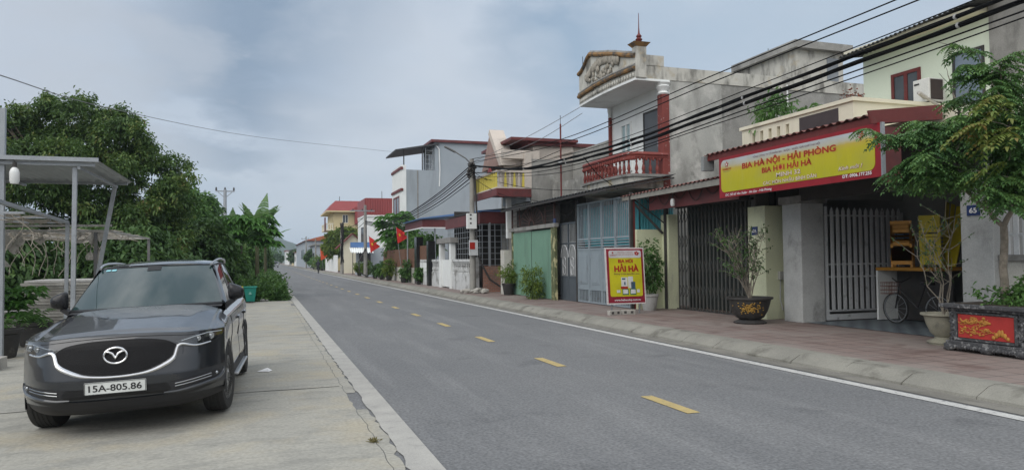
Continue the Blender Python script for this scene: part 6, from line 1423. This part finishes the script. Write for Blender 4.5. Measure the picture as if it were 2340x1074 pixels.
for i, (x, y, r, h, m, lab) in enumerate(((8.75, 42.6, .45, .9, L_mid, 'small dark potted plant at the foot of the granite post'), (8.6, 46.5, .8, 1.5, L_mid, 'big bushy potted plant before the stained wall'), (8.5, 52, .7, 1.6, L_lime, 'tall potted shrub below the hanging flag'), (8.45, 55, .6, 1.3, L_mid, 'potted fern row beside the board fence'),
     (8.45, 58.5, .6, 1.2, L_dark, 'dark potted plant below the second flag'), (8.4, 63.5, .6, 1.6, L_lime, 'pale green shrub behind the second utility pole'), (8.5, 69, .7, 1.3, L_lime, 'low shrub before the sheet metal fence'), (8.3, 112, .9, 1.8, L_mid, 'roadside bushes beyond the white wall'), (8.2, 118, 1.0, 1.8, L_lime, 'farther clump of roadside bushes'), (8.2, 127, 1.2, 1.9, L_mid, 'last row of roadside bushes'))):
    k_ = .62 if y < 75 else 1
    potted(lab, x, y, .14, r*.36, .36, m_pot, bushy(x, y, .40, r*k_, h*(.8 if y < 75 else 1), 80, .13 + y*.001, .05 + y*.0006, .3), m)
# terrace plants behind the parapet
potted('flowering shrub on the shop roof terrace', 11.75, 14.5, 4.1, .22, .35, m_clay, join_np([crown([(11.8, 14.6, 5.2, .5, .6, .42)], 90, 9, .11, .045, .2, .18), fern((11.8, 13.4, 4.6), 16, .75, 1.1)]), L_mid)
potted('small red flowered plant on the parapet corner', 12.4, 12.6, 4.8, .12, .15, m_clay, crown([(12.4, 12.6, 5.1, .16, .16, .14)], 20, 8, .07, .03, .2, .08), LEAF('red_leaf', [(0, (.05, .07, .02)), (.5, (.22, .06, .03)), (1, (.3, .05, .02))]))
# gold patterned bowl with a sparse shrub
bw = thing('planter_bowl', 'large black bowl planter with gold relief on a low stone foot', 'planter', (10.17, 13.45, .14))
m_bowl = M('black_glazed_bowl', (.03, .029, .028), (.045, .043, .04), ns=5, rough=.6)
cx, cy_ = 10.17, 13.45
MB().lathe([(.20, .22), (.30, .28), (.38, .42), (.43, .58), (.45, .66), (.50, .68), (.50, .72), (.44, .72), (.41, .66)], (cx, cy_, .0), 36).build('bowl', m_bowl, bw, smooth=True)
MB().lathe([(.40, .66), (.2, .69)], (cx, cy_, 0), 20).build('earth', m_earth, bw)
MB().lathe([(.34, .14), (.36, .17), (.30, .20), (.24, .225)], (cx, cy_, 0), 10).build('foot', m_dark, bw)
q = MB(); dirc = math.atan2(-cy_, -cx)
for i in range(130):
    a = dirc + random.gauss(0, .27); z = .49 + random.gauss(0, .055); r_ = float(np.interp(z, [.28, .42, .58, .66], [.30, .38, .43, .45])) + .004
    q.blob((cx + r_*math.cos(a), cy_ + r_*math.sin(a), z), .018, .018, .012, 6, 4, .3)
q.build('gold_relief', M('gold_paint', (.40, .24, .045), (.28, .16, .03), ns=8, rough=.45), bw, smooth='all')
def sparse_shrub(lab, base, top_r, h, nst, nl, L, mat, bark, name='sparse_shrub', tilt=(0, 0)):
    t = thing(name, lab, 'shrub', base); q = MB(); ends = []
    for i in range(nst):
        a = random.uniform(0, 2*PI); e = Vector(base) + Vector((math.cos(a)*top_r*random.uniform(.3, 1) + tilt[0], math.sin(a)*top_r*random.uniform(.3, 1) + tilt[1], h*random.uniform(.7, 1)))
        p = limb(q, Vector(base) + Vector((random.uniform(-.04, .04), random.uniform(-.04, .04), 0)), e, .011, .003, k=6, n=5, wob=.10)
        for k in (2, 3, 4, 5):
            for _ in range(2):
                f = p[k] + Vector((random.uniform(-.3, .3), random.uniform(-.3, .3), random.uniform(.08, .38))); limb(q, p[k], f, .006, .002, k=3, n=4); ends.append((p[k], f))
    q.build('stems', bark, t); P, D = [], []
    for _ in range(nl):
        a, b = random.choice(ends); u = random.uniform(.35, 1.05); P.append(a.lerp(b, u)); D.append((random.gauss(0, 1), random.gauss(0, 1), random.gauss(-.2, .7)))
    V, F = leafmesh(np.array(P), np.array(D), L*(1+rng.uniform(-.3, .3, nl)), L*.42, .2); mesh_np('leaves', V, F, mat, t); return t
sparse_shrub('sparse twiggy shrub growing in the gold patterned bowl', (10.17, 13.45, .68), .72, 1.75, 18, 900, .08, L_dark, m_barkl, tilt=(-.12, .12))
# stone box planter at the right edge
bx_ = thing('box_planter', 'carved black stone box planter with a red and gold panel', 'planter', (10.4, 7.8, .14))
m_stone = M('carved_black_stone', (.065, .066, .07), (.04, .041, .045), ns=14, rough=.75, bump=1.0, bs=18, stain=(.20, .20, .20), ss=14, lo=.52, hi=.62)
MB().box(10.06, 10.84, 7.26, 8.40, .30, .76).build('body', m_stone, bx_)
MB().box(9.94, 10.96, 7.14, 8.52, .80, .86).box(10.0, 10.90, 7.20, 8.46, .762, .80).build('rim', m_stone, bx_, bevel=.012)
MB().box(10.0, 10.90, 7.20, 8.46, .22, .298).build('plinth', m_stone, bx_, bevel=.012)
for x in (10.04, 10.86):
    for y in (7.26, 7.8, 8.40): MB().blob((x, y, .20), .09, .12, .07, 8, 6, .2).build('foot', m_stone, bx_, smooth='all')
q = MB()
for k in range(26): y = 7.26 + k*.045; q.blob((9.995, y, .21), .03, .03, .035, 6, 4, .3)
tag(q.build('carved_skirt', m_stone, bx_, smooth='all'), kind='stuff')
m_gold = M('gold_relief', (.45, .22, .04), (.38, .15, .03), ns=10, rough=.55)
def relief_panel(face, a0, a1, z0, z1, fixed):
    m_rp = M('red_panel', (.40, .035, .03), (.34, .03, .025), ns=4, rough=.55, fine=.05)
    if face == 'x': o = MB().box(fixed-.012, fixed, a0, a1, z0, z1).build('panel', m_rp, bx_)
    else: o = MB().box(a0, a1, fixed-.012, fixed, z0, z1).build('panel', m_rp, bx_)
    g_ = MB()
    def pt(a, z): return (fixed-.016, a, z) if face == 'x' else (a, fixed-.016, z)
    w, h = a1-a0, z1-z0
    for k in range(5):
        c = a1 - w*(.12+.1*k); zc = z1 - h*(.18 + .04*math.sin(k*2)); g_.tube([pt(c + .06*math.cos(t)*(1-.1*t), zc - .03*math.sin(t*1.3) - .012*t) for t in np.linspace(0, 5, 12)], .012, 5)
    for k in range(9): c = a1 - w*(.08+.055*k); g_.blob(pt(c, z0 + h*(.28+.16*math.sin(k*1.7))), .012 if face == 'x' else .035, .022 if face == 'x' else .012, .018, 7, 5, .3)
    for k in range(10): g_.blob(pt(a1 - w*random.uniform(.05, .6), z1 - h*random.uniform(.1, .35)), .010 if face == 'x' else .03, .03 if face == 'x' else .010, .02, 7, 5, .3)
    for k in range(6): g_.blob(pt(a0 + w*(.10 + .05*k), z0 + h*(.12 + .1*min(k, 5-k))), .012 if face == 'x' else .03, .03 if face == 'x' else .012, .03 + .012*min(k, 5-k), 7, 5, .2)
    for k in range(34):
        c = a1 - w*random.uniform(.06, .62); zc = z0 + h*random.uniform(.2, .85); g_.tube([pt(c + .035*math.cos(t+k)*(1+.1*t), zc + .02*math.sin(t*1.4)) for t in np.linspace(0, 4.5, 9)], .006, 5)
    g_.build('relief', m_gold, o, smooth='all')
relief_panel('x', 7.40, 8.27, .355, .705, 10.056); relief_panel('y', 10.2, 10.72, .355, .705, 7.256)
q = MB(); 
for y0, y1, z0, z1 in ((7.34, 8.33, .715, .745), (7.34, 8.33, .315, .345), (7.34, 7.385, .345, .715), (8.285, 8.33, .345, .715)): q.box(10.03, 10.058, y0, y1, z0, z1)
for k in range(46): q.blob((10.05, 7.27 + random.choice((0, 1))*1.07 + random.uniform(0, .06), random.uniform(.32, .74)), .02, .03, .03, 6, 4, .3)
q.build('carved_border', m_stone, bx_, smooth=False)
MB().box(10.06, 10.84, 7.26, 8.40, .762, .81).build('earth', m_earth, bx_) if False else MB().box(10.1, 10.8, 7.3, 8.36, .861, .868).build('earth', m_earth, bx_)
V, F = crown([(10.4, 7.75, .95, .36, .5, .14), (10.35, 7.4, 1.0, .25, .3, .2), (10.6, 7.5, 1.15, .2, .25, .3)], 150, 8, .07, .04, .2, .1); o = mesh_np('planter_weeds', V, F, L_mid, org=(10.4, 7.75, .86)); tag(o, 'small green weeds filling the carved box planter', 'weeds', kind='stuff')
# tree in the box planter: forked trunk, feathery compound leaves
st = thing('feathery_tree', 'small tree with feathery compound leaves growing from the carved box planter', 'tree', (10.38, 7.78, .86))
q = MB(); B = Vector((10.38, 7.78, .80)); fk = Vector((10.34, 7.72, 2.02))
limb(q, B, fk, .058, .048, n=10, wob=.02); e1 = limb(q, fk, (9.86, 8.12, 2.75), .036, .028, n=8); e2 = limb(q, fk, (10.42, 7.38, 2.75), .040, .03, n=8)
tips = []
for s, e in (((9.86, 8.12, 2.75), (9.2, 8.4, 3.0)), ((9.86, 8.12, 2.75), (9.75, 7.7, 2.6)), ((9.86, 8.12, 2.75), (9.3, 8.1, 2.75)), ((9.86, 8.12, 2.75), (9.5, 8.2, 3.55)), ((9.86, 8.12, 2.75), (9.9, 8.0, 3.7)), ((9.86, 8.12, 2.75), (9.35, 8.6, 2.7)), ((10.42, 7.38, 2.75), (10.2, 7.5, 4.0)), ((10.42, 7.38, 2.75), (10.6, 7.1, 4.1)), ((10.42, 7.38, 2.75), (9.9, 7.6, 3.6)), ((10.42, 7.38, 2.75), (10.1, 6.9, 3.7)), ((9.5, 8.2, 3.55), (9.1, 8.5, 3.4)), ((9.9, 8.0, 3.7), (9.75, 8.05, 4.25)), ((10.42, 7.38, 2.75), (9.6, 7.3, 3.3)), ((10.42, 7.38, 2.75), (10.9, 7.6, 3.6)), ((10.2, 7.5, 3.6), (9.6, 7.15, 4.25)), ((10.42, 7.38, 2.75), (9.5, 7.05, 3.7)), ((10.42, 7.38, 2.75), (9.35, 6.85, 3.1)), ((10.42, 7.38, 2.75), (9.85, 7.3, 2.85)), ((10.2, 7.5, 3.6), (9.7, 7.55, 4.5)), ((10.42, 7.38, 2.75), (9.6, 7.05, 2.65)), ((10.42, 7.38, 2.75), (9.55, 7.0, 2.25)), ((10.42, 7.38, 2.75), (9.85, 7.3, 2.4)), ((10.42, 7.38, 2.75), (9.15, 7.2, 3.5))):
    p = limb(q, s, e, .02, .006, k=5, n=6, wob=.12); tips += p[2:]
    for k in (2, 3, 4, 5):
        f = p[k] + Vector((random.uniform(-.45, .35), random.uniform(-.35, .35), random.uniform(-.05, .35))); pp_ = limb(q, p[k], f, .008, .003, k=3, n=4); tips += pp_[1:]
tips = [t for t in tips if not (t[2] > 3.75 and t[0]/t[1] < 1.22)]
q.build('trunk', m_barkl, st, smooth=True)
def pinnate(tips, n, L, lw, k=8, lf=.062, dirb=(0, 0, 0)):
    P, D, Ls, U_ = [], [], [], []
    for i in range(n):
        b = np.array(random.choice(tips)); a = random.uniform(0, 2*PI); h = np.array([math.cos(a), math.sin(a), random.uniform(-.25, .25)]) + np.array(dirb); h = h/np.linalg.norm(h); s = unit(np.cross(h, [0, 0, 1.])); l = L*random.uniform(.6, 1.15)
        for j in range(1, k+1):
            t = j/k; c = b + h*l*t - np.array([0, 0, .55*l*t*t])
            for sg in (1, -1): P.append(c); D.append(h*.35 + s*sg*.9 + np.array([0, 0, -.35])); Ls.append(lf*(1 - .35*abs(t-.55))*random.uniform(.85, 1.15)); U_.append((random.gauss(0, .25), random.gauss(0, .25), 1))
        P.append(b + h*l - np.array([0, 0, .55*l])); D.append(h + np.array([0, 0, -.8])); Ls.append(lf); U_.append((0, 0, 1.0))
    Ls = np.array(Ls); return leafmesh(np.array(P), np.array(D), Ls, Ls*lw, .25, up=np.array(U_, float))
V, F = pinnate([tuple(t) for t in tips], 2100, .28, .48, 8, .066); mesh_np('crown', V, F, L_star, st)
# nearer reddening branch hanging in from the right
rb = [(9.4, 6.95, 3.55), (9.2, 6.95, 3.45), (9.0, 6.95, 3.35), (9.3, 6.85, 3.2), (9.35, 6.9, 2.85), (9.4, 7.0, 3.75), (9.45, 7.0, 3.3)]
q = MB(); limb(q, (10.42, 7.38, 2.75), (9.7, 7.0, 3.3), .018, .008, n=6); limb(q, (9.7, 7.0, 3.3), (9.0, 6.95, 3.4), .008, .003, n=5); limb(q, (9.7, 7.0, 3.3), (9.35, 6.88, 2.85), .008, .003, n=5); q.build('side_branch', m_barkl, st)
V, F = pinnate(rb, 34, .42, .5, 9, .088, dirb=(-.9, .45, 0)); mesh_np('reddening_leaves', V, F, L_warm, st)
# beige bowl with thin tree
bb = thing('planter_bowl', 'beige stone bowl planter on a round foot beside the carved box planter', 'planter', (10.62, 8.98, .14))
m_beige = M('beige_stone', (.30, .285, .22), (.24, .23, .18), ns=4, rough=.85, bump=.2, stain=(.15, .145, .12), ss=4, lo=.55, hi=.7)
cx, cy_ = 10.62, 8.98
MB().lathe([(.14, .26), (.22, .33), (.28, .48), (.31, .60), (.36, .62), (.36, .65), (.30, .65), (.27, .6)], (cx, cy_, 0), 32).build('bowl', m_beige, bb, smooth=True)
MB().lathe([(.26, .14), (.28, .18), (.22, .21), (.16, .23), (.16, .262)], (cx, cy_, 0), 24).build('foot', m_beige, bb, smooth=True); MB().lathe([(.27, .60), (.1, .62)], (cx, cy_, 0), 16).build('earth', m_earth, bb)
sparse_shrub('thin bare stemmed tree rising from the beige bowl', (10.62, 8.98, .6), .42, 2.0, 6, 260, .06, L_dark, m_barkl, 'thin_tree', tilt=(-.05, .1))

# ================================================================== street poster, person, far car, pylon
ps = thing('street_poster', 'yellow and red framed beer poster standing on the pavement', 'poster stand', (9.05, 17.0, .14))
A, Bv = Vector((8.46, 17.02, .40)), Vector((9.58, 16.98, .40)); top = Vector((-.03, .06, 1.48))
uu = (Bv-A).normalized(); vv = top.normalized(); nn = uu.cross(vv); PWd = (Bv-A).length; PHt = top.length
def slab2(u0, u1, v0, v1, d0, d1, nm, m, poly=None):
    q = MB(); pl_ = poly or [(u0, v0), (u1, v0), (u1, v1), (u0, v1)]; k = len(pl_)
    q.add([A + uu*a + vv*b + nn*d for d in (d0, d1) for a, b in pl_], [tuple(range(k))[::-1], tuple(range(k, 2*k))] + [(i, (i+1) % k, k+(i+1) % k, k+i) for i in range(k)]); return q.build(nm, m, ps)
slab2(0, PWd, 0, PHt, -.03, 0, 'frame', M('white_frame', (.62, .58, .57), rough=.5)); slab2(.035, PWd-.035, .035, PHt-.035, .001, .006, 'border', M('poster_crimson', (.24, .012, .03), rough=.45, fine=0))
def rr2(u0, u1, v0, v1, r): return [(a, b) for a, b in rrect(u0, u1, v0, v1, r)]
slab2(0, 0, 0, 0, .007, .011, 'print', M('poster_yellow', (.54, .50, .015), rough=.45, fine=0), rr2(.10, PWd-.09, .20, PHt-.075, .05))
slab2(0, 0, 0, 0, .012, .015, 'white_header', M('poster_pale', (.55, .55, .56), rough=.5, fine=0), rr2(.10, PWd-.09, PHt-.27, PHt-.075, .05))
def tp(s, m, u0, v0, w, h, **k): return text(s, m, ps, A + uu*u0 + vv*v0 + nn*.012, uu, vv, w, h, **k)
for dx, m, t, b in ((-.006, m_lgold, .003, .06), (0, m_lred, .006, .035)):
    tp('BIA HƠI', m, .36+dx, 1.085, .42-2*dx, .088, bold=b, th=t); tp('HẢI HÀ', m, .24+dx, .855, .70-2*dx, .150, bold=b, th=t)
tp('Thương vị thiên ngon đậm thơm', m_lpur, .22, .775, .74, .035, bold=.01, th=.004, shear=.2)
tp('www.habecohp.com.vn', m_ww, .20, .085, .76, .055, bold=.02, th=.002)
tp('TỔNG CÔNG TY CỔ PHẦN', m_lred, .34, PHt-.14, .45, .022, bold=.01, th=.006); tp('BIA - RƯỢU - NƯỚC GIẢI KHÁT HÀ NỘI', m_lred, .31, PHt-.195, .50, .024, bold=.01, th=.006)
tp('HABECO', m_lred, .125, PHt-.215, .17, .028, bold=.03, th=.006)
slab2(0, 0, 0, 0, .016, .019, 'star_logo', m_lred, star(.21, PHt-.135, .035))
q = MB()
for k in range(5): c = A + uu*(.90+.04*math.cos(k*1.3)) + vv*(PHt-.155+.035*math.sin(k*1.3)) + nn*.018; q.blob(tuple(c), .03, .006, .022, 8, 5, .3)
q.build('emblem', m_lred, ps)
m_can = [M('can_white', (.62, .63, .63), rough=.35, fine=0), M('can_green', (.03, .14, .07), rough=.4, fine=0), M('can_blue', (.05, .10, .16), rough=.4, fine=0)]
for u0, u1, v0, v1, m in ((.42, .60, .42, .70, 0), (.62, .76, .42, .72, 0), (.70, .82, .40, .58, 2)): slab2(u0, u1, v0, v1, .012, .015, 'printed_can', m_can[m])
for u0, u1, v0, v1, m in ((.44, .62, .24, .40, 1), (.66, .84, .24, .40, 1), (.46, .60, .27, .38, 0), (.68, .82, .27, .38, 0), (.40, .60, .40, .46, 3), (.28, .38, .30, .37, 0), (.86, .94, .30, .38, 0), (.50, .54, .50, .58, 2), (.44, .54, .64, .68, 2)):
    slab2(u0, u1, v0, v1, .016+.002*(m == 0), .0175+.002*(m == 0), 'printed_bottle', m_can[m] if m < 3 else m_lred)
MB().bar((8.62, 17.12, .14), (8.62, 17.06, .5), .03).bar((9.42, 17.08, .14), (9.42, 17.02, .5), .03).build('stand_leg', m_galv, ps)
def block(lab, x, y, rz):
    b = thing('hollow_block', lab, 'block', (x, y, .14), 'blocks weighting the poster stand'); m = Matrix.Rotation(rz, 3, 'Z')
    o = MB(); o.obox((x, y, .14+.06), .36, .12, .12, m); ob = o.build('block', m_slab, b, bevel=.006)
    h = MB()
    for k in (-.09, .09): c = Vector((x, y, .2)) + m @ Vector((k, -.0605, 0)); h.obox(c, .07, .003, .06, m)
    h.build('hole', m_dark, b)
block('grey hollow block under the far leg of the street poster', 8.55, 16.82, .2); block('grey hollow block lying in front of the middle of the street poster', 8.98, 16.88, -.15)
# pylon behind the trees
py = thing('power_pylon', 'grey power line pole with a three-insulator crossarm above the trees', 'pylon', (-5.6, 118, -.3))
MB().tube([(-5.6, 118, -.3), (-5.6, 118, 12.6)], [.40, .22], 10).build('shaft', m_galv, py, smooth=True); MB().box(-6.95, -4.25, 117.9, 118.1, 12.25, 12.42).build('crossarm', m_galv, py)
q = MB(); q.bar((-6.6, 118, 12.2), (-5.6, 118, 11.3), .1); q.bar((-4.6, 118, 12.2), (-5.6, 118, 11.3), .1); q.build('brace', m_galv, py)
for x in (-6.85, -5.6, -4.35): MB().lathe([(.10, 12.42), (.16, 12.5), (.10, 12.6), (.15, 12.7), (.06, 12.95)], (x, 118, 0), 8).build('insulator', m_dark, py)
# far car
fc = thing('far_car', 'small grey car far down the road at the vanishing point', 'car', (2.6, 190, 0))
MB().prism([(190, .35), (194.2, .35), (194.3, .9), (193.4, 1.0), (192.6, 1.55), (190.9, 1.55), (190.2, 1.0), (189.9, .85)], 'x', 1.75, 3.5).build('body', M('far_car_paint', (.30, .31, .33), rough=.3), fc, bevel=.08)
MB().add([(1.85, 190.18, 1.04), (3.4, 190.18, 1.04), (3.25, 190.82, 1.5), (2.0, 190.82, 1.5)], [(0, 1, 2, 3)]).build('windscreen', m_glass, fc)
for x in (1.9, 3.35):
    for y in (190.8, 193.4): MB().lathe([(.33, -.11), (.33, .11)], (x, y, .33), 16, 'x').build('wheel', m_tyre, fc)
for x in (2.0, 3.25): MB().blob((x, 189.93, .75), .15, .05, .1, 8, 6).build('headlight', m_lens, fc)
# person on a bicycle seen from behind
def skin(name, par, vs, es, rad, mat, sub=2):
    me = bpy.data.meshes.new(name); me.from_pydata([tuple(v) for v in vs], es, []); o = link(name, me, mat, par)
    sk = o.modifiers.new('skin', 'SKIN'); me.skin_vertices.new() if not me.skin_vertices else None
    for i, r in enumerate(rad): me.skin_vertices[0].data[i].radius = (r, r) if not isinstance(r, tuple) else r
    me.skin_vertices[0].data[0].use_root = True
    s = o.modifiers.new('sub', 'SUBSURF'); s.levels = s.render_levels = sub; return o
px, py_ = 6.55, 95.0
pe = thing('person', 'person in dark clothes riding a bicycle away along the right road edge', 'person', (px, py_, 0))
vs = [(0,0,.92),(0,.04,1.15),(0,.10,1.38),(0,.13,1.50),(0,.14,1.60),(0,.15,1.72), (.17,.10,1.40),(.24,.25,1.20),(.22,.48,1.06),(.22,.55,1.05), (-.17,.10,1.40),(-.24,.25,1.20),(-.22,.48,1.06),(-.22,.55,1.05), (.09,.02,.90),(.11,.36,.70),(.10,.20,.32),(.10,.32,.28), (-.09,.02,.90),(-.11,.38,.86),(-.10,.28,.48),(-.10,.40,.44)]
es = [(0,1),(1,2),(2,3),(3,4),(4,5),(2,6),(6,7),(7,8),(8,9),(2,10),(10,11),(11,12),(12,13),(0,14),(14,15),(15,16),(16,17),(0,18),(18,19),(19,20),(20,21)]
rd = [.15,.15,.17,.06,.09,.08,.065,.05,.035,.03,.065,.05,.035,.03,.095,.075,.05,.04,.095,.075,.05,.04]
body = skin('body', pe, [(px+a, py_+b, c) for a, b, c in vs], es, rd, M('dark_clothes', (.02, .022, .035), rough=.85))
MB().blob((px, py_+.15, 1.69), .105, .12, .12, 10, 8).build('hat', M('dark_hat', (.03, .03, .035), rough=.8), pe, smooth='all')
bc_ = thing('bicycle', 'bicycle ridden by the person in dark clothes far along the road', 'bicycle', (px, py_, 0))
for yy in (-.5, .55):
    MB().lathe([(.30, -.02), (.335, -.02), (.335, .02), (.30, .02), (.30, -.02)], (px, py_+yy, .335), 22, 'x').build('wheel', m_tyre, bc_)
q = MB(); q.tube([(px, py_-.5, .335), (px, py_-.05, .35), (px, py_-.12, .88)], .022); q.tube([(px, py_-.05, .35), (px, py_+.42, .85), (px, py_+.55, .335)], .022); q.tube([(px-.25, py_+.5, 1.04), (px, py_+.42, 1.02), (px+.25, py_+.5, 1.04)], .018); q.tube([(px, py_+.42, .85), (px, py_+.42, 1.02)], .02); q.build('frame', m_bike, bc_)
MB().obox((px, py_-.12, .90), .16, .24, .06).build('saddle', m_bike, bc_, bevel=.02)

# far greenery at the end of the street
for i, (x, y, z, r, m, lab) in enumerate(((9.2, 146, 2.6, 1.6, L_dark, 'dark street tree before the orange roofed house'), (8.9, 226, 3.0, 2.2, L_dark, 'dark tree far down the right side of the street'), (3.0, 330, 4.0, 4.5, L_mid, 'trees closing the far end of the road'), (-1.5, 150, 2.4, 2.0, L_mid, 'bush on the verge far beyond the bananas'))):
    tree('street_tree', lab, 'tree', (x, y, 0), (x, y, z*.5), [(x, y, z, r, r, r*.8), (x+r*.5, y, z*.7, r*.7, r*.7, r*.6)], 260, 12, .3 + y*.001, .16 + y*.0006, m, .15, core=200)
